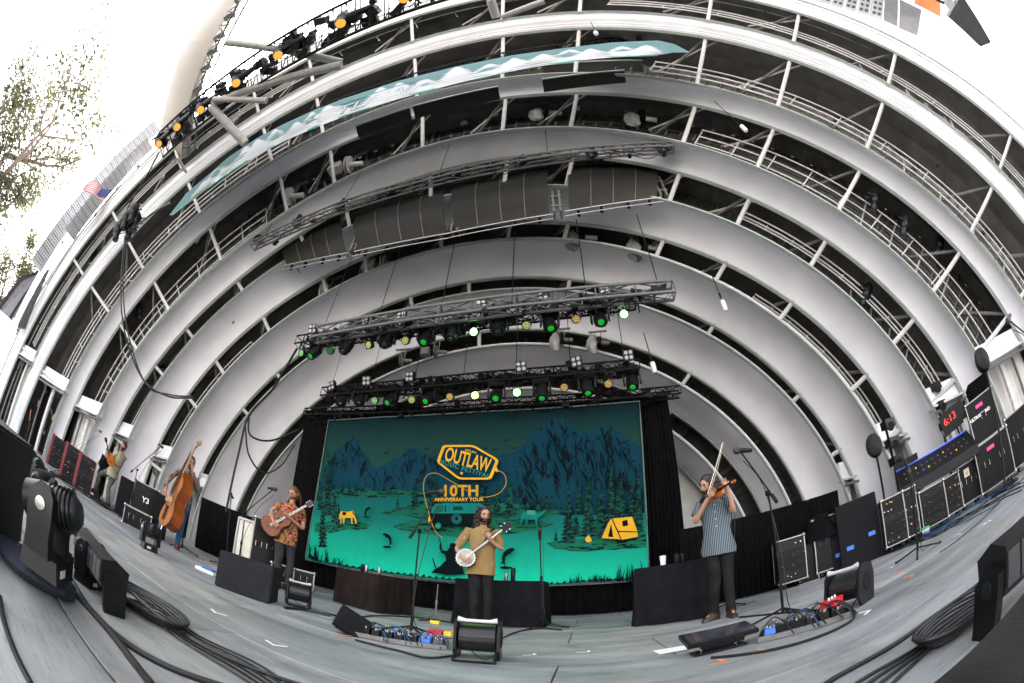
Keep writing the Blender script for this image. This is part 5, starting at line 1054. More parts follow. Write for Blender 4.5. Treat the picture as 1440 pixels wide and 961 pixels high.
b = MB(); b.cyl(C-ax*.55, C-ax*.88, .012, n=6); part('end_pin', b, CHR, t); b = MB()
for i in range(4): o = sd_*(-.03+.02*i); b.cyl(C-ax*.2+o+n_*.06, C+ax*1.0+o*.6+n_*.04, .002, n=3, cap=False)
part('string', b, CHR, t)
for sgn in (-1, 1):
    b = MB(); b.tube([C+ax*d+sd_*sgn*w+n_*.026 for d, w in ((-.18, .15), (-.15, .13), (-.08, .135), (-.01, .12), (.03, .10), (.0, .09))], .006, 4); part('sound_hole', b, BLKM, t)
# ---- player at far left, one leg forward
P = atz(176, 622, 1.75); P.z = 0; rz = facing(P)
person('bearded man in a pale t-shirt playing mandolin at far left, one leg forward', P, rz, 1.75, dict(pel=(-.12, 0, .93), bel=(-.06, 0, 1.1), che=(-.02, 0, 1.32), sL=(-.14, -.1, 1.42), sR=(.1, .1, 1.42), eL=(-.3, -.15, 1.2), wL=(-.36, -.25, 1.28), eR=(.02, -.1, 1.12), wR=(-.24, -.28, 1.14), hL=(-.2, 0, .9), hR=(-.05, 0, .9), kL=(-.48, -.08, .68), kR=(-.14, -.04, .5), aL=(-.50, .0, .25), aR=(-.06, .02, .09), fL=(-.66, -.08, .2), fR=(-.16, -.10, .03)),
       'tshirt', CRMS, TROUG, SKINR, HAIRB, 'short', True, (R(14), 0, R(-62)), sleeve=.4, hands=dict(L=(-.5, -.1, .3), R=(-.6, -.1, -.1)))
t = thing('mandolin', 'small amber mandolin held by the man in the pale t-shirt', 'mandolin', P, rz); C = Vector((-.26, -.32, 1.12)); ax = Vector((-.3, -.05, .42)).normalized(); n_ = Vector((-.5, -1, .1)); n_ = (n_-ax*n_.dot(ax)).normalized(); sd_ = ax.cross(n_)
b = MB(); b.prism([C+ax*(.16*math.cos(a))+sd_*(.12*math.sin(a)) for a in [2*math.pi*i/18 for i in range(18)]], -n_*.05); part('body', b, VW, t); b = MB(); b.box(C+ax*.0, (.01, .01, .01)); b.cyl(C+ax*.1, C+ax*.42, .018, n=8); part('neck', b, MAH, t)
b = MB(); b.loft([[C+ax*d+sd_*w+n_*.01, C+ax*d-sd_*w+n_*.01, C+ax*d-sd_*w-n_*.01, C+ax*d+sd_*w-n_*.01] for d, w in ((.40, .02), (.44, .04), (.52, .035))], close=True); part('headstock', b, BLKP, t)
t = thing('equipment_box', 'low black box under the raised foot of the mandolin player', 'box', P, rz); b = MB(); b.box((-.56, 0, .08), (.35, .4, .158)); part('shell', b, CASE, t); b = MB(); b.box((-.56, -.205, .1), (.1, .01, .05)); part('handle', b, CHR, t)
# ---- stagehands and crew
def stand(label, q, Hh, topm, legm, skinm, hairm, hair, dist, rzo=0., J=None, beard=False, sl=.4, look=(0, 0, 0)):
    P = atd(*q, dist); P.z = .0; person(label, P, facing(P, rzo), Hh, J or {}, 'tshirt', topm, legm, skinm, hairm, hair, beard, look, sleeve=sl)
stand('man in a black t-shirt and grey jeans standing at the far left wing', (39, 620), 1.8, BLKS, JEANG, SKINR, HAIRD, 'short', 17.8, .3)
stand('blond woman in black standing in the dark left wing', (64, 632), 1.66, BLKS, BLKS, SKIN, HAIRY, 'long', 17.0, -.3, sl=.9)
stand('dark-clothed person standing at the extreme left edge of the picture', (11, 605), 1.75, BLKS, BLKS, SKIN, HAIRD, 'short', 20.0, .2, sl=.9)
stand('person in a black hoodie bending over behind the mandolin player', (138, 692), 1.45, BLKS, BLKS, SKIN, HAIRD, 'short', 11.6, .9, dict(nek=(-.12, -.15, 1.42), hb=(-.16, -.2, 1.46), che=(-.06, -.08, 1.3)), sl=.9, look=(R(40), 0, 0))
P = aty(1331, 617, 6.6); P.z = 0; person('crew man whose face shows above the monitor console', P, facing(P), 1.62, dict(wR=(.2, -.3, 1.4), eR=(.3, -.1, 1.2)), 'tshirt', BLKS, BLKS, SKINR, HAIRB, 'short', True, (R(10), 0, 0), sleeve=.4)
P = aty(1362, 603, 6.8); P.z = 0; person('crew woman with long brown hair behind the monitor console', P, facing(P), 1.66, dict(wL=(-.3, -.35, 1.45), eL=(-.3, -.1, 1.2)), 'tshirt', BLKS, BLKS, SKIN, HAIRB, 'long', False, (R(10), 0, R(-30)), sleeve=.4)
# ================================================================ microphone stands
def mic_head(t, P, d, s=1.):
    d = Vector(d).normalized(); b = MB(); b.lathe([(.012, -.13), (.02, -.12), (.024, 0)], P, d, n=10); wpart('mic_body', b, BLKP, t, smooth=True)
    b = MB(); b.lathe([(.024, 0), (.032, .012), (.034, .035), (.026, .058), (.01, .066)], P, d, n=12); wpart('grille', b, mat('dark_mic_grille', (.05, .05, .055), .4, .6, bump=.4, bscale=500), t, smooth=True)
def mic_stand(label, base, top, boom=None, tip=None, legs=3, round_base=False, m=BLK, mic=True, group='microphone stands', cable=True, r=.011):
    base = Vector(base); base.z = 0; top = Vector(top); t = thing('microphone_stand', label, 'microphone stand', base); t['group'] = group
    mid = base.lerp(top, .52)
    b = MB(); b.cyl(base+Vector((0, 0, .05)), mid, r*1.35, n=8); b.cyl(mid-Vector((0, 0, .03)), mid+Vector((0, 0, .03)), r*1.9, n=8); wpart('pole', b, m, t, smooth=True)
    b = MB(); b.cyl(mid, top, r*.85, n=8); wpart('upper_tube', b, m, t, smooth=True)
    if round_base:
        b = MB(); b.lathe([(.13, .0), (.13, .012), (.10, .022), (.03, .035)], base, n=20); wpart('base', b, m, t, smooth=True)
    else:
        a0 = random.uniform(0, 2)
        for i in range(legs):
            a = a0+2*math.pi*i/legs; b = MB(); e = base+Vector((.33*math.cos(a), .33*math.sin(a), .015)); b.cyl(base+Vector((0, 0, .10)), e, .011, n=6); b.cyl(e, e+(e-base).normalized()*.03, .014, n=6); wpart('leg', b, m, t)
    if boom is not None:
        a, c = Vector(boom[0]), Vector(boom[1]); b = MB(); b.cyl(a, c, r*.75, n=7); b.cyl(a, a+(c-a).normalized()*.1, r*1.6, n=8); wpart('boom', b, m, t, smooth=True)
        b = MB(); b.lathe([(.02, -.02), (.028, -.015), (.028, .015), (.02, .02)], top, (1, .3, 0), n=10); wpart('boom_clamp', b, m, t)
    if mic: tip = tip or (top, (0, 0, 1)); mic_head(t, Vector(tip[0]), tip[1])
    if cable:
        e = Vector(tip[0]) if mic else top; pts = [e+Vector((.02, .0, -.1)), e.lerp(top, .6)+Vector((.05, 0, -.1)), mid+Vector((.03, -.02, 0)), base+Vector((.04, -.03, .15)), base+Vector((.2, .1, .012)), base+Vector((.5, .2, .012))]
        b = MB(); b.tube(spline(pts, 6), .0045, 5); wpart('cable', b, RUB, t, smooth=True)
    return t
B0 = atz(578, 893, 0); T0 = aty(590, 747, B0.y); M0 = aty(617, 692, B0.y+.1); A0 = aty(576, 757, B0.y-.1)
mic_stand('tall black boom microphone stand left of the banjo player', B0, T0, (A0, M0), (M0, (.6, .2, .1)))
B0 = atz(763, 884, 0); T0 = aty(759, 748, B0.y); mic_stand('slim black straight microphone stand right of the banjo player', B0, T0, legs=3, tip=(T0, (0, -.3, 1)))
B0 = atz(612, 873, 0); T0 = aty(616, 822, B0.y); mic_stand('short grey stand without microphone behind the pedalboard', B0, T0, m=STEELG, mic=False, cable=False)
B0 = atz(1101, 870, 0); T0 = aty(1080, 694, B0.y); M0 = aty(1040, 634, B0.y+.1); A0 = aty(1093, 707, B0.y-.1)
mic_stand('black boom microphone stand in front of the violinist', B0, T0, (A0, M0), (M0, (-.9, .1, .15)))
B0 = atz(1291, 782, 0); T0 = aty(1277, 660, B0.y); M0 = aty(1284, 648, B0.y); mic_stand('black tripod microphone stand on the open floor at right', B0, T0, None, (T0, (.2, 0, -1)))
B0 = aty(1023, 815, 5.6); T0 = aty(1028, 700, 5.6); mic_stand('thin black stand behind the violinist with a dark clamp', B0, T0, mic=False)
B0 = aty(336, 800, 4.9); T0 = aty(345, 722, 4.9); M0 = aty(385, 688, 4.7); A0 = aty(337, 727, 4.9); mic_stand('black boom microphone stand pointing at the guitarist', B0, T0, (A0, M0), (M0, (1, .1, .0)))
B0 = aty(322, 775, 5.4); T0 = aty(325, 695, 5.4); mic_stand('small black microphone stand beside the guitar amplifier', B0, T0, tip=(T0, (-.6, 0, .5)))
B0 = aty(257, 765, 4.6); T0 = aty(263, 705, 4.6); mic_stand('low black microphone stand beside the double bass', B0, T0, mic=True, tip=(T0, (-.4, -.2, .6)))
B0 = aty(186, 705, 4.1); T0 = aty(193, 661, 4.1); M0 = aty(227, 628, 4.1); A0 = aty(184, 664, 4.1); mic_stand('black boom microphone stand between mandolin and bass players', B0, T0, (A0, M0), (M0, (.8, .1, -.2)))
B0 = aty(86, 665, 3.6); T0 = aty(107, 628, 3.6); M0 = aty(141, 607, 3.6); A0 = aty(100, 632, 3.6); mic_stand('pale boom microphone stand in front of the red racks', B0, T0, (A0, M0), (M0, (.9, .1, -.1)), m=STEELW)
# far right stands with fixtures and mic
P = aty(1418, 450, 1.5); B0 = Vector((P.x+.9, P.y+.1, 0)); mic_stand('black boom microphone high at the right edge of the picture', B0, P+Vector((.5, 0, -.25)), (P+Vector((.5, 0, -.25)), P), (P, (-1, 0, -.35)))
def pod(label, px, py, Y, bx, by):
    P = aty(px, py, Y); Bq = aty(bx, by, Y); Bq.z = 0; t = thing('followspot_stand', label, 'lamp stand', Bq)
    b = MB(); b.lathe([(.05, -.14), (.15, -.08), (.17, .0), (.15, .08), (.05, .13)], P, (-.6, -.8, .1), n=16, syy=1.35); wpart('head', b, BLKP, t, smooth=True)
    b = MB(); b.cyl(Bq, P-Vector((0, 0, .15)), .022, n=8); wpart('pole', b, BLK, t); b = MB(); b.cyl(Bq, Bq+Vector((0, 0, .03)), .3, n=16); wpart('base', b, BLK, t)
pod('black oval lamp head on a pole near the right edge', 1381, 507, 3.6, 1400, 620); pod('black oval lamp head on a pole above the big speaker', 1229, 627, 5.6, 1242, 700)
for px, py, Y, bx, by, lab in ((1312, 548, 5.8, 1328, 640, 'hung with lamps beside the clock'), (1245, 600, 6., 1262, 690, 'hung with lamps behind the racks')):
    P = aty(px, py, Y); Bq = aty(bx, by, Y); Bq.z = 0; t = thing('lamp_tree', 'black pole '+lab, 'lamp tree', Bq); b = MB(); b.cyl(Bq, P, .03, n=8); wpart('pole', b, BLK, t)
    for i in range(3): b = MB(); q = Bq.lerp(P, 1-.16*i); b.box(q+Vector((0, -.1, 0)), (.3, .2, .16)); b.lathe([(.08, 0), (.09, .12)], q+Vector((0, -.12, -.05)), (-.5, -1, -.4), n=10); wpart('lamp_head', b, FIXB, t)
# clock
P = aty(1338, 590, 4.9); t = thing('digital_clock', 'black clock panel with red digits 6:13', 'clock', P, facing(P)-R(8)); t.rotation_euler = (0, R(-6), facing(P))
b = MB(); b.box((.05, .02, 0), (.62, .05, .42)); part('panel', b, BLKP, t); RD = mat('red_led_digit', (.7, .02, .02), .4, emit=(1, .02, .02), es=.3)
vs, fs = text_mesh('6:13', .19, .05, .0); b = MB(); b.add([(v.x-.03, -.009, v.y+.03) for v in vs], fs); part('digits', b, RD, t)
b = MB(); b.cyl((.05, .06, -.2), (.05, .06, -1.6), .02, n=8); part('pole', b, BLK, t)
b = MB(); b.box((.33, -.04, -.30), (.2, .01, .24)); part('note_sheet', b, PAPER, t)
# ================================================================ cases, racks, cabinets
def case(label, P, rz, w, d, h, m=CASE, latches=2, wheels=True, tape=False, txt=None, name='road_case', cat='road case', group='black road cases', trim=ALU, latchm=CHR, tilt=None):
    """P = middle of the front lower edge, front faces local -y"""
    t = thing(name, label, cat, P, rz, group); z0 = .11 if wheels else 0
    b = MB(); b.box((0, d/2, z0+h/2), (w, d, h)); part('body', b, m, t); e = .010
    b = MB()
    for x in (-w/2, w/2):
        for y in (0, d): b.box((x, y, z0+h/2), (e*2, e*2, h+e*2))
        for z in (0, h): b.box((x, d/2, z0+z), (e*2, d-e*2, e*2))
    for z in (0, h):
        for y in (0, d): b.box((0, y, z0+z), (w-e*2, e*2, e*2))
    part('edge_trim', b, trim, t)
    for x in (-w/2, w/2):
        for z in (0, h):
            b = MB(); b.lathe([(.01, -.028), (.03, -.012), (.03, .012), (.01, .028)], (x, -.004, z0+z), (0, 1, 0), n=8); part('corner_ball', b, CHR, t, smooth=True)
    for i in range(latches):
        x = (-.5+(i+.5)/latches)*w*.9; b = MB(); zz = z0+h*.55
        b.box((x, -.012, zz), (.11, .010, .10)); part('latch_plate', b, latchm, t); b = MB(); b.tube([(x-.04, -.024, zz-.03), (x-.04, -.03, zz+.03), (x+.04, -.03, zz+.03), (x+.04, -.024, zz-.03)], .008, 4); b.box((x, -.02, zz), (.10, .004, .10)); part('latch_handle', b, BLK, t)
    if wheels:
        for x in (-w/2+.1, w/2-.1):
            for y in (.1, d-.1):
                b = MB(); b.cyl((x-.02, y, .05), (x+.02, y, .05), .05, n=12); b.box((x, y, .09), (.07, .07, .03)); part('caster', b, RUB, t)
    if tape: b = MB(); b.box((-w*.05, -.004, z0+h-.14), (.17, .006, .06)); part('pink_tape', b, PINKT, t)
    if txt: vs, fs = text_mesh(txt, .075, 0, .003); b = MB(); b.add([(v.x-w*.1, -.005, v.y+z0+h-.30) for v in vs], fs); part('lettering', b, PAPER, t)
    return t
def rack(label, P, rz, w, d, h, units=7, m=CASE, trim=ALU, group='open equipment racks', knobs=True, wheels=True):
    t = case(label, P, rz, w, d, h, BLK, 0, wheels, name='equipment_rack', cat='rack', group=group, trim=trim); z0 = .11 if wheels else 0; random.seed(int(abs(P.x*100)))
    for i in range(units):
        hh = h*.92/units; z = z0+h*.04+hh*(i+.5); b = MB(); b.box((0, -.006, z), (w*.90, .02, hh*.88)); u = part('rack_unit', b, CASE if i % 3 else BLKP, t)
        if knobs:
            b = MB()
            for q in range(3): b.cyl((random.uniform(-.42, .42)*w, -.016, z+random.uniform(-.2, .2)*hh), (0, 0, 0), .001) if False else b.lathe([(.012, 0), (.010, .02)], (random.uniform(-.42, .42)*w, -.016, z+random.uniform(-.15, .15)*hh), (0, -1, 0), n=6)
            part('control_row', b, random.choice([CHR, GREYP, GREYP, YELP, GREYP, CHR]), u, kind='stuff')
    return t
def cabinet(label, P, rz, w, d, h, m=BLKM, wedge=0., grille=True, handles=None, name='speaker_cabinet', cat='speaker', group=None, rx=0., tilt=0.):
    t = thing(name, label, cat, P, rz, group); t.rotation_euler = (rx, tilt, rz)
    b = MB(); b.add([(-w/2, 0, 0), (w/2, 0, 0), (w/2, d, 0), (-w/2, d, 0), (-w/2, wedge, h), (w/2, wedge, h), (w/2, d, h), (-w/2, d, h)], [(3, 2, 1, 0), (4, 5, 6, 7), (0, 1, 5, 4), (1, 2, 6, 5), (2, 3, 7, 6), (3, 0, 4, 7)])
    me = b.mesh('shell', m); bm = bmesh.new(); bm.from_mesh(me); bmesh.ops.bevel(bm, geom=bm.edges[:], offset=.012, segments=2, affect='EDGES'); bm.to_mesh(me); bm.free(); link('shell', me, t)
    if handles:
        for (x, z) in handles: b = MB(); b.box((x, -.006, z), (.13, .012, .07)); part('handle', b, BLUP, t)
    return t
yaw = lambda P: facing(P)
# right-hand side line of equipment, from the back to the front
def ground_pt(px, py, Y): q = aty(px, py, Y); q.z = 0; return q
P = ground_pt(1115, 800, 6.3); rack('low open rack left of the case with blue latches', P, yaw(P)+.2, .5, .5, .75, 4)
P = ground_pt(1137, 795, 6.3); case('dark road case standing on end with scribbled tape', P, yaw(P)+.2, .35, .5, .85, latches=0, wheels=False, txt=None)
P = ground_pt(1169, 788, 6.1); case('tall road case with two blue latches and a jacket on top', P, yaw(P)+.25, .55, .5, .92, latches=2, latchm=BLUP)
t = thing('jacket', 'black jacket draped over the tall case with blue latches', 'jacket', P+Vector((0, .2, 1.03)), 0); b = MB(); b.lathe([(.42, -.35), (.38, -.2), (.34, -.02), (.2, .06), (.03, .10)], n=16, syy=.8); wrinkle(b, .06, 7); part('cloth', b, CLOTH, t, smooth=True)
P = ground_pt(1212, 776, 5.7); cabinet('big black flocked speaker cabinet with two blue handles', P, yaw(P)+.15, .78, .7, 1.12, handles=((-.2, .35), (.22, .45)))
P = ground_pt(1184, 782, 6.0); cabinet('narrow black flocked cabinet left of the big one', P, yaw(P)+.2, .34, .7, 1.0, handles=((-.05, .3), (.1, .36)))
P = ground_pt(1262, 757, 5.2); rack('two-bay silver framed rack right of the big black speaker', P, yaw(P)+.15, .42, .6, .78, 6)
P = ground_pt(1283, 748, 5.1); rack('second silver framed rack right of the big black speaker', P, yaw(P)+.15, .32, .6, .78, 6)
P = ground_pt(1316, 728, 4.75); t3 = rack('wide silver framed rack bay with yellow plugs under the console', P, yaw(P)+.15, .5, .6, .62, 4)
P = ground_pt(1341, 712, 4.7); rack('silver framed rack bay full of loose cables under the console', P, yaw(P)+.15, .42, .6, .62, 5)
P = ground_pt(1367, 702, 4.55); case('black case with white label sticker under the console', P, yaw(P)+.15, .5, .6, .66, latches=2); 
t = thing('warning_sticker', 'small white and yellow sticker on the case under the console', 'sticker', P, yaw(P)+.15); b = MB(); b.box((-.02, -.006, .62), (.12, .004, .14)); part('paper', b, PAPER, t); b = MB(); b.box((-.02, -.010, .60), (.08, .003, .06)); part('mark', b, YELP, t)
Pc = ground_pt(1338, 722, 4.6); cr = yaw(Pc)+.15
t = thing('mixing_console', 'long black monitor console with blue lit edge on the racks', 'mixing console', Pc+Vector((.05, .1, .80)), cr)
b = MB(); b.add([(-.85, 0, 0), (.85, 0, 0), (.85, .7, 0), (-.85, .7, 0), (-.85, .05, .16), (.85, .05, .16), (.85, .7, .52), (-.85, .7, .52)], [(3, 2, 1, 0), (4, 5, 6, 7), (0, 1, 5, 4), (1, 2, 6, 5), (2, 3, 7, 6), (3, 0, 4, 7)]); part('body', b, BLKP, t)
b = MB(); b.cyl((-.85, .69, .53), (.85, .69, .53), .012, n=6); part('blue_edge', b, mat('blue_lit_edge', (.1, .2, .9), .3, emit=(.1, .2, 1), es=.06), t)
for i in range(12):
    for j in range(2): b = MB(); b.lathe([(.02, 0), (.014, .02)], (-.7+.125*i, .25+.2*j, .275+.11*j), (0, -.5, 1), n=8); part('knob', b, [GREYP, GREYP, YELP, GREYP, BLUP][(i*3+j) % 5], t)
b = MB(); b.box((-.62, .6, .60), (.55, .05, .12)); part('script_light', b, BLK, t)
P = ground_pt(1408, 697, 3.95); case('big black road case with pink tape, lower of the stack at right', P, yaw(P)+.12, .78, .7, .78, latches=2, tape=True)
P2 = P+Vector((.16, .1, .92)); case('big black road case with pink tape and white lettering, upper of the stack', P2, yaw(P)+.12, .66, .7, .74, latches=1, tape=True, txt='ULTRASOUND', wheels=False)
P = ground_pt(1446, 660, 3.6); case('black road case at the right edge of the picture', P, yaw(P)+.1, .6, .7, .9, latches=2)
cabinet('heap of black padded cover on the upper road case', P2+Vector((.2, 0, .76)), yaw(P2)+.2, .5, .5, .3, m=CLOTH, name='padded_cover', cat='cover')
for i, (c, m) in enumerate(((REDP, 'red'), (BLUP, 'blue'), (OFFW, 'white'), (GRNP, 'green'))):
    P = ground_pt(1301, 737, 4.9); P.z = .04*i+.0; t = thing('coloured_stage_box', '%s small box in the little stack beside the silver racks' % m, 'box', P, yaw(P)); b = MB(); b.box((0, 0, .017), (.14, .12, .034)); part('shell', b, c, t); b = MB(); b.cyl((-.03, -.061, .017), (-.03, -.07, .017), .008, n=8); part('socket', b, BLK, t)
# left-hand side
for i, (px, py, Y, w, h) in enumerate(((78, 654, 3.4, .62, .92), (98, 668, 3.45, .58, .92), (117, 680, 3.5, .48, .86))):
    P = ground_pt(px, py, Y); rack('%s tall equipment rack with dark red side edges at far left' % ['leftmost', 'middle', 'rightmost'][i], P, yaw(P), w, .7, h, 7, trim=REDR, group='red edged racks', wheels=False)
    b = MB(); b.box((-w/2-.02, -.02, h/2), (.09, .05, h+.05)); b2 = part('red_post', b, REDR, [o for o in COL.objects if o.name.startswith('equipment_rack')][-1])
P = ground_pt(200, 722, 4.4); case('tall black case marked Y3 left of the double bass', P, yaw(P), .62, .6, .95, latches=0, wheels=False, group='black amplifier cases')
vs, fs = text_mesh('Y3', .16, 0, .004); b = MB(); b.add([(v.x+.02, -.02, v.y+.62) for v in vs], fs); part('lettering', b, PAPER, [o for o in COL.objects if o.name.startswith('road_case')][-1])
P = ground_pt(192, 734, 3.9); case('low black case with silver trim in front of the tall Y3 case', P, yaw(P), .6, .45, .36, latches=2, wheels=False)
P = ground_pt(222, 735, 4.5); cabinet('black speaker cabinet right of the Y3 case', P, yaw(P), .42, .5, .9)
P = ground_pt(173, 718, 4.3); cabinet('black cabinet behind the mandolin player', P, yaw(P), .45, .5, .9)
P = ground_pt(345, 806, 5.0); t = cabinet('cream fronted amplifier cabinet in a tall black case', P, yaw(P)-.1, .46, .45, .98, m=CREAM, name='guitar_amplifier', cat='amplifier')
b = MB()
for x in (-.25, .25): b.box((x, .0, .5), (.03, .04, 1.02))
b.box((0, 0, 1.0), (.5, .04, .04)); part('silver_frame', b, ALU, t)
P = ground_pt(366, 808, 5.15); t = case('tall black case with silver latches right of the cream amplifier', P, yaw(P)+.1, .44, .5, 1.0, latches=2, wheels=True)
for i, (dx, m) in enumerate(((-.05, OFFW), (.06, GREYP), (.16, OFFW))):
    q = P+Vector((dx-.1, .2, 1.12)); b = MB(); b.lathe([(.03, 0), (.033, .02), (.033, .11), (.02, .13), (.02, .15)], n=12); t = thing('drinking_bottle', '%s small bottle on the tall guitar case' % ['left pale', 'dark middle', 'right pale'][i], 'bottle', q); part('body', b, m, t, smooth=True); b = MB(); b.cyl((0, 0, .15), (0, 0, .17), .021, n=10); part('cap', b, BLK, t)
for px, py, Y, lab in ((395, 806, 5.3, 'left of the guitarist\'s legs'), (428, 804, 5.5, 'right of the guitarist\'s legs, lit green')):
    P = ground_pt(px, py, Y); case('small black case with silver trim '+lab, P, yaw(P), .34, .3, .30, latches=1)
# dark slab monitor lying left of the guitarist
A = atz(301, 823, 0); Bq = atz(378, 850, 0); d = (Bq-A); P = A.lerp(Bq, .5); t = cabinet('long dark grey slab speaker lying on its side left of the guitarist', P, math.atan2(d.y, d.x), d.length, .45, .42, m=mat('dark_grey_foam', (.018, .018, .021), .85, spec=.12, var=.2, bump=.2, bscale=200), wedge=.06)
t = thing('snack_box', 'white and blue packet lying on the floor left of the slab speaker', 'packet', atz(290, 805, 0), .3); b = MB(); b.box((0, 0, .02), (.32, .12, .04)); part('tray', b, PAPER, t); b = MB(); b.box((.04, 0, .05), (.18, .1, .03)); part('blue_packet', b, BLUP, t)
# ================================================================ barrel floor monitors
def barrel(label, P, rz, s=1.):
    t = thing('floor_monitor', label, 'stage monitor', P, rz, 'black barrel-bodied floor monitors'); t.scale = (s,)*3
    b = MB(); b.lathe([(.155, -.19), (.165, -.18), (.165, .18), (.155, .19)], (0, 0, .25), (1, 0, 0), n=28); b.box((0, -.168, .25), (.36, .012, .05)); part('barrel', b, mat('satin_black_shell', (.012, .012, .014), .3, spec=.4, var=.2), t, smooth=True)
    for x in (-.205, .205):
        b = MB(); pts = [(x, .20, 0), (x, -.12, .0), (x, -.20, .12), (x, -.17, .40), (x, -.10, .47), (x, .16, .44), (x, .22, .3)]; b.prism(pts, (.028 if x > 0 else -.028, 0, 0)); part('side_cheek', b, BLKP, t)
        b = MB(); b.lathe([(.11, 0), (.10, .01), (.03, .012)], (x*1.14, .02, .25), (1 if x > 0 else -1, 0, 0), n=20); part('side_grille', b, BLKM, t)
        b = MB(); b.tube([(x*.98, -.16, .12), (x*1.0, -.33, .015)], .016, 6); part('foot_arm', b, BLKP, t)
    b = MB(); b.tube([(-.21, -.33, .015), (.21, -.33, .015)], .018, 6); part('foot_bar', b, BLKP, t)
    b = MB(); b.tube([(-.20, -.12, .465), (-.12, -.125, .455), (.12, -.125, .455), (.20, -.12, .465)], [.032, .02, .02, .032], 10); part('handle', b, mat('pale_grip_handle', (.5, .5, .52), .3, var=.1), t, smooth=True)
    b = MB(); b.tube([(-.2, .06, .2), (0, -.1, .05), (.1, -.2, .02), (.2, -.22, .1)], .006, 5); part('lead', b, RUB, t)
    return t
P = atz(660, 932, 0)+Vector((0, .22, 0)); barrel('black barrel-bodied floor monitor with pale handle at the centre front', P, facing(P)-.12, .70)
P = atz(407, 850, 0)+Vector((0, .15, 0)); barrel('black barrel-bodied floor monitor in front of the guitarist', P, facing(P)+.1, .66)
P = atz(1222, 848, 0)+Vector((-.05, .2, 0)); barrel('black barrel-bodied floor monitor right of the pedalboards', P, facing(P)-.5, .70)
# ================================================================ tables with black cloth
def table(label, A, Bq, dep, h, m, stuff_, cat='table'):
    A = Vector(A); Bq = Vector(Bq); A.z = Bq.z = 0; d = Bq-A; w = d.length; rz = math.atan2(d.y, d.x); P = A.lerp(Bq, .5); t = thing('cloth_covered_table', label, 'table', P, rz)
    per = []; n = 26
    for x0, y0, x1, y1 in ((-w/2, 0, w/2, 0), (w/2, 0, w/2, dep), (w/2, dep, -w/2, dep), (-w/2, dep, -w/2, 0)):
        for i in range(n): per.append((x0+(x1-x0)*i/n, y0+(y1-y0)*i/n))
    rows = []
    for z, k in ((h, .96), (h+.005, 1.0), (h-.03, 1.02), (h*.5, 1.03), (.0+.01, 1.05)):
        row = []
        for i, (x, y) in enumerate(per):
            f = (1-z/h)*.03*math.sin(i*.9+math.sin(i*.31)*2) if z < h-.01 else 0; row.append((x*k+(f if abs(y-dep/2) < dep/2-.01 else 0), (y-dep/2)*k+dep/2-(f if y < .01 else -f), z))
        rows.append(row)
    b = MB(); b.loft(rows, close=True); part('table_cloth', b, m, t, smooth=True)
    for x in (-w/2+.08, w/2-.08):
        for y in (.08, dep-.08): b = MB(); b.cyl((x, y, 0), (x, y, h-.02), .015, n=6); part('leg', b, STEELG, t)
    for x, y, kind, lab in stuff_:
        q = P+Matrix.Rotation(rz, 3, 'Z') @ Vector((x*w, y, h+.008)); s = thing('drink_can' if kind != 'cup' else 'drink_cup', lab, 'can' if kind != 'cup' else 'cup', q)
        b = MB()
        if kind == 'cup': b.lathe([(.035, 0), (.045, .13), (.04, .13), (.032, .01)], n=14); part('body', b, PAPER, s, smooth=True); b = MB(); b.lathe([(.047, .125), (.047, .135), (.03, .138)], n=14); part('rim', b, OFFW, s)
        else:
            hh, r_, mm = {'tall': (.2, .037, BLKP), 'can': (.12, .031, ALU), 'dark': (.13, .034, CASE)}[kind]; b.lathe([(r_*.85, 0), (r_, .012), (r_, hh-.015), (r_*.85, hh)], n=14); part('body', b, mm, s, smooth=True); b = MB(); b.lathe([(r_*.86, hh), (r_*.8, hh-.004+.004), (r_*.5, hh+.002)], n=14); part('lid', b, CHR, s)
    return t
Y0 = 5.9; table('low table under a brown-black cloth left of the banjo player', ground_pt(470, 850, Y0), ground_pt(528, 858, Y0-.35), .7, .62, CLOTHB, ((-.1, .2, 'dark', 'dark tumbler on the left cloth table'), (.05, .15, 'can', 'left silver can on the left cloth table'), (.3, .2, 'can', 'right silver can on the left cloth table')))
Y0 = 5.95; table('wide table under a black cloth behind the banjo player', ground_pt(638, 885, Y0), ground_pt(762, 885, Y0), .8, .72, mat('charcoal_table_cloth', (.008, .008, .010), .9, spec=.08, var=.3, bump=.4, bscale=8), ((-.04+.1, .15, 'can', 'silver can on the table behind the banjo player'), (.14, .15, 'tall', 'tall black tumbler on the table behind the banjo player')))
table('wide table under a black cloth left of the violinist', ground_pt(893, 880, 5.4), ground_pt(1004, 872, 5.1), .8, .80, mat('charcoal_table_cloth'), ((-.15, .2, 'cup', 'white paper cup on the table beside the violinist'), (.04, .15, 'dark', 'dark can on the table beside the violinist'), (.1, .25, 'dark', 'darker can behind on the table beside the violinist')))
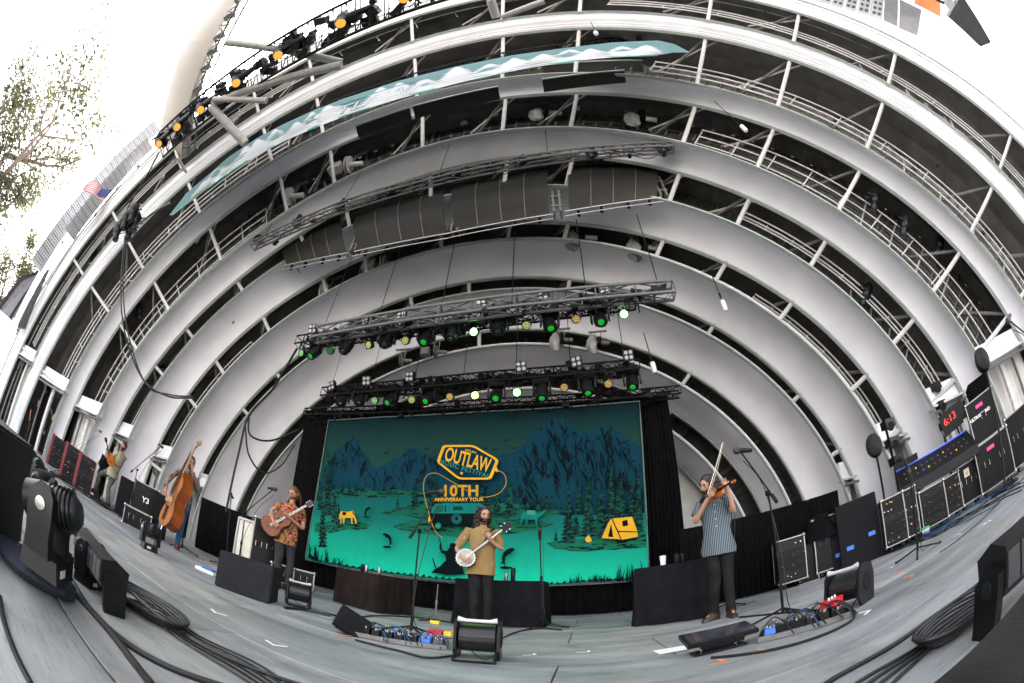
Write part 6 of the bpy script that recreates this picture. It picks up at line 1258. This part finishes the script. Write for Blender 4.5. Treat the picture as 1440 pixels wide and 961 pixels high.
# small stool-like black legs behind the guitarist table etc.
# ================================================================ teleprompter screens and pedalboards
def prompter(label, P, rz, tilt, w=.75):
    t = thing('prompter_screen', label, 'monitor screen', P, rz, 'low tilted prompter screens')
    M = Matrix.Rotation(tilt, 3, 'X'); b = MB(); b.box((0, 0, .12), (w, .24, .03), M); part('screen_back', b, BLKP, t)
    b = MB(); b.box((0, .0, .138), (w*.93, .21, .006), M); part('glass', b, mat('dark_screen_glass', (.02, .022, .03), .1, spec=.8), t)
    b = MB(); b.box((0, -.02, .09), (w*.6, .17, .045), M); part('electronics_box', b, BLK, t)
    for x in (-w*.25, w*.25): b = MB(); b.cyl((x, 0, .02), (x, 0, .10), .010, n=8); part('post', b, CHR, t)
    b = MB(); b.box((0, 0, .012), (w*.75, .13, .015)); part('base_plate', b, BLKP, t)
P = atz(1018, 918, 0)+Vector((0, .12, 0)); prompter('flat black prompter screen low in front of the violinist', P, facing(P)+.35, R(12), .5)
P = atz(480, 893, 0)+Vector((-.02, .1, 0)); t = prompter('dark prompter screen tipped up steeply left of the pedalboard', P, facing(P)+.1, R(55), .30); t = [o for o in COL.objects if o.name.startswith('prompter_screen')][-1]; t.rotation_euler = (0, R(26), facing(P)+.1)
def pedalboard(label, A, Bq, seed):
    random.seed(seed); A = Vector(A); Bq = Vector(Bq); d = Bq-A; w = d.length; t = thing('pedalboard', label, 'pedalboard', A.lerp(Bq, .5), math.atan2(d.y, d.x))
    b = MB(); b.box((0, .2, .02), (w, .4, .03)); part('board', b, BLKP, t); b = MB(); b.box((0, .0, .025), (w, .025, .04)); part('silver_rail', b, ALU, t); b = MB(); b.box((0, .4, .03), (w, .025, .05)); part('silver_rail', b, ALU, t)
    x = -w/2+.04; k = 0
    while x < w/2-.06:
        pw = random.uniform(.06, .10)
        for y in (.12, .29):
            m = random.choice([CASE, BLKP, GREYP, BLKP, CASE, BLUP, BLKP, CASE]); hh = random.uniform(.035, .06); b = MB(); b.box((x+pw/2, y, .036+hh/2), (pw, .12, hh), taper=.92); p = part('pedal', b, m, t)
            b = MB()
            for q in range(3): b.lathe([(.008, 0), (.007, .014)], (x+pw*(.2+.3*q), y+.035, .036+hh), n=6)
            b.lathe([(.010, 0), (.009, .018)], (x+pw/2, y-.035, .036+hh), n=8); part('control_row', b, CHR, p, kind='stuff')
        x += pw+.02
    for i in range(9):
        x0 = random.uniform(-w/2, w/2-.15); b = MB(); b.tube(spline([(x0, random.uniform(.05, .35), .09), (x0+.08, random.uniform(.1, .3), .14), (x0+.16, random.uniform(0, .3), .1), (x0+.22, -.05, .02)], 5), .005, 5); part('patch_cable', b, random.choice([RUB, RUB, BLUC if False else BLUEC, RUB]), t)
    return t
pedalboard('long pedalboard crowded with effects left of the centre floor monitor', atz(498, 895, 0), atz(628, 915, 0), 4)
pedalboard('long pedalboard with a red pedal below the violin stand', atz(1066, 905, 0), atz(1196, 868, 0), 9)
t = thing('effects_pedal', 'bright red effects pedal at the right end of the violin pedalboard', 'pedal', atz(1180, 868, 0)+Vector((0, .1, .1)), .5); b = MB(); b.box((0, 0, .02), (.16, .12, .05)); part('housing', b, REDP, t)
for q in range(3): b = MB(); b.lathe([(.012, 0), (.010, .02)], (-.05+.05*q, 0, .045), n=8); part('knob', b, CHR, t)
P = atz(598, 905, 0); t = thing('effects_pedal', 'red and yellow pedal beside the centre floor monitor', 'pedal', P+Vector((.05, .12, .09))); b = MB(); b.box((0, 0, .02), (.13, .1, .05)); part('housing', b, REDP, t); b = MB(); b.box((.11, .02, .02), (.07, .08, .045)); part('yellow_side', b, YELP, t)
t = thing('paper_sheet', 'white setlist sheet on the floor left of the violinist\'s prompter', 'paper', atz(950, 914, 0)+Vector((0, 0, .004)), .1); b = MB(); b.box((0, 0, .001), (.3, .21, .002)); part('sheet', b, PAPER, t)
P = atz(612, 878, 0); t = thing('foot_switch', 'small yellow and black foot controller behind the pedalboard', 'foot switch', P); b = MB(); b.box((0, 0, .03), (.12, .08, .05)); part('housing', b, YELP, t); b = MB(); b.tube([(-.25, 0, .03), (-.1, 0, .05), (0, 0, .06)], .012, 5); part('lever', b, BLK, t)
# ================================================================ near lights on the floor at left
def big_mover(label, P, rz, s, pan=0., tilt=0.):
    t = thing('floor_moving_light', label, 'stage light', P, rz); t.scale = (s,)*3; t['group'] = 'moving lights standing on the left stage floor'
    b = MB(); b.box((0, 0, .07), (.36, .30, .14), taper=.92); part('base', b, FIXB, t); b = MB(); b.box((-.05, -.152, .07), (.1, .004, .05)); part('label_plate', b, OFFW, t)
    for x in (-.19, .19):
        b = MB(); rows = []
        for z, w, dd in ((.14, .10, .05), (.25, .09, .05), (.38, .10, .055), (.50, .09, .05), (.56, .04, .03)): rows.append([(x-dd, -w, z), (x+dd, -w, z), (x+dd, w, z), (x-dd, w, z)])
        b.loft(rows, close=True); part('yoke_arm', b, FIXB, t, smooth=True); b = MB(); b.lathe([(.045, 0), (.04, .012), (.01, .014)], (x*1.28, 0, .44), (1 if x > 0 else -1, 0, 0), n=16); part('hub_cap', b, CHR, t, smooth=True)
    b = MB(); b.lathe([(.07, .24), (.11, .2), (.13, .05), (.135, -.1), (.12, -.22), (.10, -.23), (.1, -.20)], n=18)
    for q in range(6): b.lathe([(.128, -.004), (.142, 0), (.128, .004)], (0, 0, .18-.035*q), n=18)
    h = part('head', b, FIXB, t, smooth=True); h.location = (0, 0, .44); h.rotation_euler = (tilt, 0, pan); b = MB(); b.lathe([(.1, -.2), (.08, -.215), (.02, -.22)], n=18); part('lens', b, GLASS, h, smooth=True)
    return t
big_mover('large black moving light standing on a dark blue sandbag at left', atd(66, 786, 1.75), facing(atd(66, 786, 1.75))+1.2, .60, 0, R(75)); MVL = [o for o in COL.objects if o.name.startswith('floor_moving_light')][-1]; MVL.location.z = .10
for i, (px, py, D_, tl, lab) in enumerate(((128, 782, 2.3, 80, 'with a white hub cap behind the near light bar'), (60, 680, 3.6, 100, 'nearest of the far left row'), (48, 668, 4.2, 60, 'second of the far left row'), (36, 655, 5.0, 110, 'third of the far left row'), (24, 640, 6.2, 80, 'fourth of the far left row'), (212, 752, 5.6, 70, 'low on the floor by the double bass'))):
    q = atd(px, py, D_); q.z = 0; big_mover('black moving light '+lab, q, facing(q)+random.uniform(-1, 1), [.42, .62, .62, .62, .62, .6][i], 0, R(tl))
q = atd(92, 778, 2.0); q.z = 0; cabinet('short black ribbed lamp housing between the two near moving lights', q, facing(q)+.5, .12, .34, .17, m=FIXB, name='strobe_housing', cat='stage light')
# sandbag
q = atz(48, 800, 0.06); b = MB(); rows = []
d = (atz(95, 828, 0)-atz(3, 762, 0)); d.z = 0; L_ = min(.95, d.length); d.normalize(); sdv = Vector((-d.y, d.x, 0)); c0 = atz(50, 800, .05)
for i in range(13):
    u = i/12; w = .17*math.sin(math.pi*min(1, max(0.04, u)))**.35; rows.append([c0+d*((u-.5)*L_)+sdv*(w*math.cos(a))+Vector((0, 0, .055*math.sin(a)*(.6+.4*math.sin(math.pi*u)))) for a in [2*math.pi*j/14 for j in range(14)]])
b.loft(rows, close=True); wrinkle(b, .02, 6); solo('sandbag', b, mat('navy_sandbag_cloth', (.008, .011, .022), .75, var=.3, bump=.3, bscale=80), 'long dark navy sandbag lying under the large moving light', 'sandbag', smooth=True)
# strip light bars
def strip_bar(label, A, Bq, s=1., dark=False, face=1):
    A = Vector(A); Bq = Vector(Bq); A.z = Bq.z = 0; d = Bq-A; w = d.length; t = thing('strip_light', label, 'strip light', A.lerp(Bq, .5), math.atan2(d.y, d.x)); h = .30*s
    b = MB(); b.add([(x, y, z) for x in (-w/2, w/2) for y, z in ((-.06*s, h*.42), (.09*s, h*.36), (.11*s, h*.85), (.02*s, h), (-.07*s, h*.92))], [(0, 1, 2, 3, 4), (9, 8, 7, 6, 5)]+[(i, (i+1) % 5, 5+(i+1) % 5, 5+i) for i in range(5)]); part('housing', b, BLKP, t)
    for x in (-w/2-.018, w/2+.018):
        b = MB(); b.prism([(x-.016, -.05*s, 0), (x-.016, .08*s, 0), (x-.016, .085*s, h*.6), (x-.016, .02*s, h*.78), (x-.016, -.06*s, h*.7)], (.032, 0, 0)); part('end_bracket', b, BLK, t)
        b = MB(); b.lathe([(.035*s, 0), (.03*s, .006)], (x*1.02, .01, h*.55), (1 if x > 0 else -1, 0, 0), n=14); part('pivot_disc', b, FIXB, t); b = MB(); b.box((x*1.02+(.003 if x > 0 else -.003), .0, h*.17), (.004, .075*s, .045*s)); part('label_plate', b, PAPER, t)
    n = int(w/.07)
    for i in range(n): b = MB(); b.box((-w/2+(i+.5)*w/n, -.070*s*face, h*.68), (w/n*.85, .012, h*.36)); part('led_window', b, mat('strip_lens', (.03, .03, .033), .2), t)
    return t
strip_bar('near black strip light bar with white label standing on the left floor', atz(113, 800, 0), atz(155, 862, 0), .85)
MVL2 = [o for o in COL.objects if o.name.startswith('strip_light')][-1]
A = atz(1393, 895, 0); B2 = A+Vector((1.0, -.32, 0)); strip_bar('near black strip light bar at the lower right edge', A, B2, 1.05)
# speaker cabinets at both edges, very near
P = atd(-15, 735, 1.55); P.z = 0; t = cabinet('big dark speaker cabinet with an oval handle at the left edge', P+Vector((-.42, -.52, 0)), R(62), 1.1, .7, .50, m=mat('worn_dark_cabinet_paint', (.02, .018, .02), .6, spec=.2, var=.25, scale=8, bump=.15, bscale=120)); b = MB(); b.lathe([(.12, 0), (.11, .012)], (.1, -.006, .3), (0, -1, 0), n=20, syy=.5); part('oval_handle', b, BLK, t)
A, B2 = atz(1306, 966, .24), atz(1446, 826, .24); v_ = (atz(1440, 961, .24)-A.lerp(B2, .5)); v_.z = 0; v_ *= 1.2; A2 = A+(A-B2)*.9
t = thing('subwoofer', 'dark brown-black subwoofer top filling the lower right corner', 'subwoofer', Vector((A.x, A.y, 0)))
b = MB(); b.prism([A2, B2, B2+v_, A2+v_], (0, 0, -.235)); wpart('shell', b, mat('worn_brown_black_top', (.018, .015, .014), .6, spec=.2, var=.35, scale=5, bump=.2, bscale=90), t)
b = MB(); b.cyl(A2+Vector((0, 0, -.005)), B2+Vector((0, 0, -.005)), .004, n=5); wpart('edge_scuff', b, GREYP, t)
# ================================================================ cables on the floor
def cable(label, pts, r=.011, m=RUB, z=.012, group='black cables on the stage floor', ny=True, world=False):
    P = [Vector(p) if world else atz(p[0], p[1], z) for p in pts]; b = MB(); b.tube(spline(P, 8), r, 6); return solo('floor_cable', b, m, label, 'cable', smooth=True, group=group)
cable('thick black cable sweeping from the sandbag to the lower left of the frame', [(62, 790), (85, 815), (120, 850), (160, 895), (215, 965)], .017)
cable('thick black cable beside the strip bar running to the bottom edge', [(100, 815), (125, 855), (165, 895), (230, 935), (330, 970)], .016)
cable('black cable along the far left edge of the floor', [(0, 840), (5, 870), (20, 915), (45, 965)], .012)
cable('long black cable from the double bass to the bottom centre left', [(175, 822), (215, 860), (280, 905), (360, 942), (440, 968)], .012)
for i in range(6): cable('%s thin black cable fanning out from the coil at left, counted from below' % ords[i], [(165+i*2, 845-i), (215+i*3, 872-i*3), (262+i*2, 905-i*3), (320+i*7, 940-i*2), (372+i*10, 972)], .006, group='thin black cables from the left coil')
random.seed(5)
C = atz(205, 858, 0)
for i in range(5):
    b = MB(); b.tube([C+Vector(((.26+.02*i)*math.cos(a)*(1+.05*math.sin(i)), (.13+.015*i)*math.sin(a), .012+.011*i+.004*math.sin(3*a+i))) for a in [2*math.pi*j/36 for j in range(36)]], .009, 6, close=True); solo('cable_coil', b, RUB, 'loop of the black cable coil by the near strip bar, %s from the floor' % ords[i], 'cable coil', smooth=True, group='black coiled cable at left')
C = atz(1345, 885, 0)
for i in range(6):
    b = MB(); b.tube([C+Vector(((.16+.016*i)*math.cos(a), (.085+.012*i)*math.sin(a), .012+.012*i+.004*math.sin(3*a+i))) for a in [2*math.pi*j/36 for j in range(36)]], .009, 6, close=True); solo('cable_coil', b, RUB, 'loop of the black cable coil at the lower right, %s from the floor' % ords[i], 'cable coil', smooth=True, group='black coiled cable at right')
cable('thick black cable running from bottom right up to the strip bar', [(1130, 985), (1180, 950), (1260, 905), (1320, 862), (1388, 812)], .013)
for i in range(4): cable('%s black cable below the right coil, counted from the left' % ords[i], [(1165+i*22, 985), (1230+i*14, 945), (1300+i*6, 905), (1350+i*8, 868), (1398, 838)], .0085, group='black cables below the right coil')
cable('thin black cable crossing the open floor to the right tripod stand', [(1322, 777), (1350, 757), (1390, 722), (1420, 690), (1445, 668)], .006)
cable('black cable lying behind the pedalboards across centre stage', [(455, 862), (490, 868), (540, 866), (600, 870), (680, 882), (720, 878)], .012)
cable('black cable from the left table toward the guitarist', [(400, 855), (430, 858), (465, 866)], .02)
cable('black cable looping around the violin pedalboard', [(1000, 925), (1080, 915), (1160, 892), (1200, 870), (1192, 858), (1150, 858), (1100, 862), (1040, 868)], .010)
cable('black cable from low curtain to the violinist', [(1240, 775), (1180, 800), (1120, 820), (1050, 838), (1030, 842)], .016)
cable('black cable under the left pedalboard to the floor monitor', [(500, 900), (560, 915), (600, 925), (640, 922)], .010)
cable('black cable right of the centre floor monitor', [(700, 900), (730, 888), (762, 884), (790, 886)], .010)
random.seed(12)
for i in range(26):
    s0 = random.random(); path = [(1105, 822), (1150, 800), (1200, 784), (1250, 768), (1300, 752), (1350, 728), (1400, 700), (1440, 680)]; o = random.uniform(-6, 5)
    cable('%s cable in the tangled run along the racks at right' % ('blue' if i % 2 else 'black'), [(x+random.uniform(-6, 6), y+o+random.uniform(-5, 5)) for x, y in path[int(s0*3):5+int(s0*4)]], .008, BLUEC if i % 2 else RUB, .012+.008*(i % 5), 'tangled cables along the right racks')
for i in range(14):
    path = [(72, 664), (95, 678), (120, 694), (150, 712), (180, 728), (205, 742)]; cable('black cable in the run along the left racks', [(x+random.uniform(-4, 4), y+random.uniform(-4, 4)) for x, y in path], .010, RUB, .012+.008*(i % 4), 'tangled cables along the left racks')
# hanging cables at the left
def hcable(label, pts, r, seg=8):
    b = MB(); b.tube(spline([atd(x, y, D_) for x, y, D_ in pts], seg), r, 6); solo('hanging_cable', b, RUB, label, 'cable', smooth=True, group='black cables hanging at the left of the shell')
hcable('black cable dropping from the front truss to the lamp cluster', [(224, 214, 14.5), (205, 250, 14.5), (180, 292, 14.5), (170, 325, 14.5)], .03)
hcable('black cable swooping across the white arches at left', [(176, 332, 14.), (170, 400, 13.), (175, 465, 12), (200, 532, 11.5), (235, 557, 11), (272, 560, 10.6)], .026)
hcable('second black cable swooping beside the first at left', [(178, 330, 14.), (173, 400, 13.), (180, 468, 12), (205, 540, 11.5), (238, 555, 11), (270, 558, 10.6)], .022)
hcable('black cable from the lamp cluster up to the header banner tip', [(180, 328, 14), (215, 300, 12), (240, 285, 10)], .03)
hcable('black cable hanging from the upper black truss down to the left floor', [(418, 490, 8.5), (385, 545, 8.8), (350, 585, 9.), (335, 640, 9), (318, 720, 9)], .026)
hcable('black cable looping between two arches left of the backdrop', [(350, 585, 9), (352, 612, 9), (380, 620, 9.1), (420, 605, 9.3)], .022)
hcable('second black cable looping below the first left of the backdrop', [(345, 600, 9), (350, 640, 9), (370, 665, 9.1), (395, 655, 9.2), (415, 625, 9.3)], .02)
c0 = atd(176, 315, 14.2)
for i in range(5):
    q = atd(*[(165, 325), (176, 310), (186, 300), (182, 325), (190, 312)][i], 14.2); spot(q, Vector((.3, .2, -.6)), 'black spotlight in the cluster hanging at upper left, %s of five' % ords[i], 1.25, group='hanging spotlight cluster at upper left')
# ================================================================ tape marks
TL = ['on open floor right of the tripod stand', 'on the right floor, middle of three', 'on the right floor, farthest of three', 'by the left cloth table', 'right of the centre floor monitor', 'on the bare floor at centre right', 'near the red pedal', 'behind the right floor monitor', 'between floor monitor and tripod stand', 'under the tipped prompter screen', 'at the left end of the violin prompter', 'at the right end of the violin prompter', 'below the violin pedalboard', 'under the left leg of the tripod stand', 'under the right leg of the tripod stand', 'left of the violinist\'s boots', 'below the guitarist\'s floor monitor', 'left of the slab speaker']
def tape(px, py, l, w, rz, m, lab):
    P = atz(px, py, 0); P.z = .004; b = MB(); M = Matrix.Rotation(rz, 3, 'Z'); b.box(P, (l, w, .001), M); b.box(P+M @ Vector((l/2-w/2, w/2+.04, 0)), (w, .08, .001), M); solo('tape_mark', b, m, lab, 'tape', group='tape marks on the stage')
for i, (px, py, m, rz) in enumerate([(1350, 752, WHT, .7), (1385, 737, WHT, .7), (1392, 733, WHT, .8), (455, 868, WHT, 0), (745, 922, WHT, .3), (820, 918, WHT, 0), (1220, 862, WHT, .5), (1215, 812, WHT, .4), (1255, 798, WHT, .5), (478, 893, ORT, -.1), (1010, 933, ORT, .2), (1068, 918, ORT, .2), (1127, 889, ORT, .3), (1265, 807, ORT, .4), (1282, 811, ORT, .4), (967, 875, ORT, .1), (380, 905, WHT, -.3), (300, 860, WHT, -.4)]):
    tape(px, py, .11, .022, rz, m, '%s L-shaped tape mark %s' % ('orange' if m is ORT else 'white', TL[i]))
# ================================================================ around the stage: towers, flag, trees, screen, lights
def line_array(label, pts, Dd, n, w, rz, sgn=1):
    A = atd(*pts[0], Dd); Bq = atd(*pts[1], Dd/ max(.2, 1)); Bq = Vector((A.x, A.y, 0)); az = ray(*pts[0]); el = lambda p: math.atan2(ray(*p).z, math.hypot(ray(*p).x, ray(*p).y)); h0 = Dd*math.cos(el(pts[0])); hz = lambda p: CH+h0*math.tan(el(p))
    base = Vector((CAM.x+ray(*pts[0]).x/math.hypot(ray(*pts[0]).x, ray(*pts[0]).y)*h0, CAM.y+ray(*pts[0]).y/math.hypot(ray(*pts[0]).x, ray(*pts[0]).y)*h0, 0)); z0, z1 = hz(pts[0]), hz(pts[1]); base.z = z0
    t = thing('line_array', label, 'speaker array', base, facing(base)+rz); hh = (z1-z0)/n; HL = mat('perforated_dark_slot', (.05, .05, .055), .8)
    for i in range(n):
        b = MB(); z = hh*(i+.5); b.box((0, .2, z), (w, .45, hh*.86), taper=.97); bx = part('speaker_box', b, mat('pale_grey_speaker', (.34, .34, .36), .5, var=.04), t); b = MB()
        for r_ in range(2):
            for c in range(6):
                if c in (2, 3) and False: continue
                b.box((-w*.38+w*.152*c, -.032, z+hh*(-.18+.36*r_)), (w*.07, .012, hh*.14))
        part('port_field', b, HL, bx, kind='stuff')
        if i % 5 == 4: b = MB(); b.box((w*.62, .2, z), (.12, .1, hh*.5)); part('rigging_pin', b, BLK, t)
    return t
line_array('tall pale speaker array at upper left, outer one with dotted ports', [(52, 372), (219, 172)], 19, 26, .78, .0)
line_array('tall pale speaker array at upper left, inner one beside the flag', [(100, 326), (214, 206)], 17, 18, .68, .0)
def bil(c, u, v, D_, off=0.): p = [Vector((*q, 0)) for q in c]; q = p[0].lerp(p[1], u).lerp(p[3].lerp(p[2], u), v); return atd(q.x, q.y, D_-off)
cs = [(1130, -40), (1246, -14), (1241, 29), (1112, -8)]; t = thing('line_array', 'pale dotted speaker array at the top right edge of the frame', 'speaker array', bil(cs, 0, 0, 16))
for i in range(7):
    u0, u1 = i/7, (i+.93)/7; P = [bil(cs, u0, 0, 16), bil(cs, u1, 0, 16), bil(cs, u1, 1, 16), bil(cs, u0, 1, 16)]; b = MB(); b.prism(P, ray(1200, 0)*.5); bx = wpart('speaker_box', b, mat('pale_grey_speaker'), t); b = MB()
    for c in range(2):
        for r_ in range(5):
            u = u0+(.18+.4*c)/7; v = .1+.17*r_; b.prism([bil(cs, u, v, 16, .03), bil(cs, u+.032, v, 16, .03), bil(cs, u+.032, v+.09, 16, .03), bil(cs, u, v+.09, 16, .03)], ray(1200, 0)*.02)
    wsub('port_field', b, mat('perforated_dark_slot'), bx, kind='stuff')
t = thing('speaker_array_panels', 'two plain grey panels beside the dotted array at top right', 'speaker array', atd(1262, 38, 16))
for cs in ([(1244, -12), (1263, -2), (1262, 38), (1242, 29)], [(1265, -1), (1296, 14), (1290, 51), (1264, 40)]):
    b = MB(); b.prism([atd(*q, 16) for q in cs], ray(1260, 20)*.4); wpart('grey_panel', b, mat('mid_grey_grille', (.13, .13, .14), .6), t)
# flag
FD = 15; t = thing('american_flag', 'American flag hanging limp in front of the white sky at left', 'flag', atd(128, 270, FD), facing(atd(128, 270, FD))); t.scale = (.40,)*3
FC = [mat('flag_red', (.6, .04, .05), .8), mat('flag_white', (.8, .8, .82), .8), mat('flag_blue', (.03, .05, .22), .8)]
def fl(u, v, dy=0.): return (-.9+2.4*u+.0*v, .18*math.sin(u*9+v*2)+dy, -.6+1.15*v+1.1*u+.08*math.sin(u*7))
for i in range(13):
    b = MB(); b.loft([[fl(u/16, i/13), fl(u/16, (i+1)/13), fl(u/16, (i+1)/13, .01), fl(u/16, i/13, .01)] for u in range(17)], close=True); part('stripe', b, FC[i % 2], t, smooth=True)
b = MB(); b.loft([[fl(.62+.38*u/6, v/4, -.02) for v in range(1, 5)] for u in range(7)]); part('canton', b, FC[2], t)
for i in range(4):
    for j in range(4): b = MB(); c = Vector(fl(.66+.085*i, .32+.18*j, -.03)); b.box(c, (.06, .01, .06)); part('star', b, FC[1], t)
b = MB(); b.cyl(atd(96, 303, FD)-t.location*1+t.location*1, atd(96, 303, FD)+Vector((0, 0, .1)), .01) if False else None
q = atd(150, 250, FD); b = MB(); b.cyl((1.8, .1, -8), (1.8, .1, 3), .05, n=8); part('pole', b, STEELG, t)
# dark video screen and white slab at the left edge
def quad_slab(name, label, cat, pts, D_, m, thick=.3):
    P = [atd(*p, D_) for p in pts]; b = MB(); n = (P[1]-P[0]).cross(P[2]-P[0]).normalized(); n = n if n.dot(P[0]-CAM) > 0 else -n; b.prism(P, n*thick); t = thing(name, label, cat, P[0]); wpart('panel', b, m, t); return t, P, n
t, Pq, nq = quad_slab('video_screen', 'tall dark side screen at the left edge below the speaker array', 'screen', [(30, 392), (62, 380), (14, 450), (-25, 470)], 24, mat('dark_screen_mesh', (.05, .05, .06), .5, var=.3), .4)
b = MB(); b.tube([p-nq*.05 for p in Pq], .12, 6, close=True); wpart('frame', b, BLK, t)
quad_slab('white_fascia_wall', 'plain white wall slab at the far left edge of the stage', 'wall', [(-30, 425), (0, 436), (25, 458), (2, 540), (-40, 560)], 21, WHITE, .5)
quad_slab('white_side_rail', 'white sloping rail beside the dark side screen', 'rail', [(82, 347), (68, 360), (18, 452), (26, 458)], 20, WHITE, .2)
quad_slab('grey_louvre_frame', 'grey louvred frame along the outer left rim of the shell', 'frame', [(68, 377), (62, 385), (24, 460), (33, 461)], 18.6, GREYP, .3)
# flood light in the upper right corner
q = atd(1358, 30, 9.); t = thing('overhead_floodlight', 'boxy grey floodlight hanging against the sky in the upper right corner', 'floodlight', q); t.rotation_euler = (R(10), R(30), R(-60))
A, B2, C2, D2 = atd(1334, 24, 9), atd(1379, 66, 9), atd(1394, 60, 9), atd(1352, -8, 9)
t.rotation_euler = (0, 0, 0); n = ray(1358, 30); b = MB(); b.prism([A, B2, C2, D2], n*.4+Vector((0, 0, .1))); wpart('housing', b, GREYP, t); b = MB(); b.prism([atd(1325, 0, 9.1), atd(1342, 26, 9.1), atd(1350, 18, 9.1), atd(1335, -8, 9.1)], n*.3); wpart('connector_block', b, OFFW, t); b = MB(); b.tube([atd(1290, -5, 9.2), atd(1310, -4, 9.1), atd(1328, 5, 9.1)], .04, 6); wpart('cable', b, RUB, t)
q = atd(1286, 5, 13); t = thing('orange_pennant', 'small orange flag at the top right beside the grey panels', 'flag', q, facing(q)); b = MB(); b.loft([[(x*.25+.05*math.sin(y*3), .03*math.sin(x*5+y), -y*.25) for x in range(3)] for y in range(5)]); b.loft([[(x*.25+.05*math.sin(y*3), .01+.03*math.sin(x*5+y), -y*.25) for x in range(3)] for y in range(5)]); part('cloth', b, mat('orange_cloth', (.8, .12, .03), .8), t); b = MB(); b.cyl((0, 0, -1), (0, 0, .9), .02, n=6); part('pole', b, STEELG, t)
# black curtains in the left wing
def wall_curtain(label, x0, x1, y0, y1, h):
    b = MB(); n = 60; rr = []
    for i in range(n+1):
        s = i/n; o = .04*math.sin(i*1.6); rr.append([(x0+(x1-x0)*s, y0+(y1-y0)*s+o, 0.01), (x0+(x1-x0)*s, y0+(y1-y0)*s+o, h), (x0+(x1-x0)*s, y0+(y1-y0)*s+o+.02, h), (x0+(x1-x0)*s, y0+(y1-y0)*s+o+.02, .01)])
    b.loft(rr, close=True); solo('wing_curtain', b, CLOTH, label, 'curtain', smooth=True)
wall_curtain('black curtain in the doorway of the outer left gap', -19.2, -15.6, 4.3, 4.3, 2.75); wall_curtain('black curtain in the doorway at the far left rim', -21.2, -16.9, 2.9, 3.0, 2.9)
# ================================================================ trees beyond the left side
LEAF = [mat('dusty_green_leaves', (.06, .062, .035), .7, var=.4, scale=2), mat('yellow_green_leaves', (.10, .095, .05), .7, var=.35, scale=2)]
for m in LEAF:
    t_ = m.node_tree; pb = t_.nodes['Principled BSDF']; tr = t_.nodes.new('ShaderNodeBsdfTranslucent'); tr.inputs[0].default_value = (.06, .06, .03, 1); mx = t_.nodes.new('ShaderNodeMixShader'); mx.inputs[0].default_value = .5
    t_.links.new(pb.outputs[0], mx.inputs[1]); t_.links.new(tr.outputs[0], mx.inputs[2]); t_.links.new(mx.outputs[0], t_.nodes['Material Output'].inputs[0])
BARK = mat('grey_brown_bark', (.16, .12, .10), .9, var=.3, scale=6)
def tree(label, base, H, spread, lm, seed, clumps):
    random.seed(seed); t = thing('tree', label, 'tree', base); base = Vector((0, 0, 0)); b = MB(); tips = []
    def limb(p, d, L_, r, lev):
        pts = [p]; q = p.copy(); dd = d.copy()
        for i in range(4): dd = (dd+Vector((random.uniform(-.3, .3), random.uniform(-.3, .3), random.uniform(-.05, .25)))).normalized(); q = q+dd*L_/4; pts.append(q.copy())
        b.tube(pts, [r, r*.85, r*.7, r*.55, r*.4], 6)
        if lev >= 3: tips.extend(pts[2:]); return
        for i in range(3 if lev else 6):
            k = random.choice((2, 3, 4)); a = random.uniform(0, 6.28); limb(pts[k], (dd*.5+Vector((math.cos(a), math.sin(a), random.uniform(-.05, .6)))).normalized(), L_*random.uniform(.5, .72)*(spread if not lev else 1), r*.45, lev+1)
        tips.append(pts[-1])
    limb(Vector((0, 0, 0)), Vector((.05, 0, 1)), H*.62, H*.022, 0); part('trunk', b, BARK, t, smooth=True)
    vs = []; fs = []
    for i in range(clumps):
        c = random.choice(tips)+Vector([random.gauss(0, H*.028) for _ in range(3)]); s = H*random.uniform(.006, .013)
        for j in range(9):
            p = c+Vector([random.gauss(0, H*.020) for _ in range(3)]); u = Vector([random.gauss(0, 1) for _ in range(3)]).normalized(); w = u.orthogonal().normalized(); w.rotate(Matrix.Rotation(random.uniform(0, 6.28), 3, u)) if False else None; n0 = len(vs)
            vs += [p-u*s, p+w*s*.4, p+u*s, p-w*s*.4]; fs.append((n0, n0+1, n0+2, n0+3))
    b = MB(); b.v = [tuple(v) for v in vs]; b.f = fs; b.mi = [0]*len(fs); me = bpy.data.meshes.new('crown'); me.from_pydata(b.v, [], b.f); me.materials.append(lm); link('crown', me, t)
def gp_(px, py, D_): q = ray(px, py); h = math.hypot(q.x, q.y); return Vector((q.x/h*D_, q.y/h*D_, -1.9))
for i, (px, py, D_, H, sp, lm, n, lab) in enumerate([(-25, 300, 34, 20, .6, 0, 520, 'tall airy eucalyptus tree nearest the left speaker array'), (-60, 330, 30, 22, .8, 0, 520, 'tall tree with bare branches at the extreme left edge'), (22, 330, 48, 16, .5, 1, 900, 'yellow-green tree between the speaker arrays and the flag'), (5, 400, 42, 14, .9, 1, 1600, 'bushy tree above the dark side screen'), (110, 330, 60, 20, .7, 1, 800, 'hazy far tree behind the flag')]):
    tree(lab, gp_(px, py, D_), H, sp, LEAF[lm], 20+i, n)
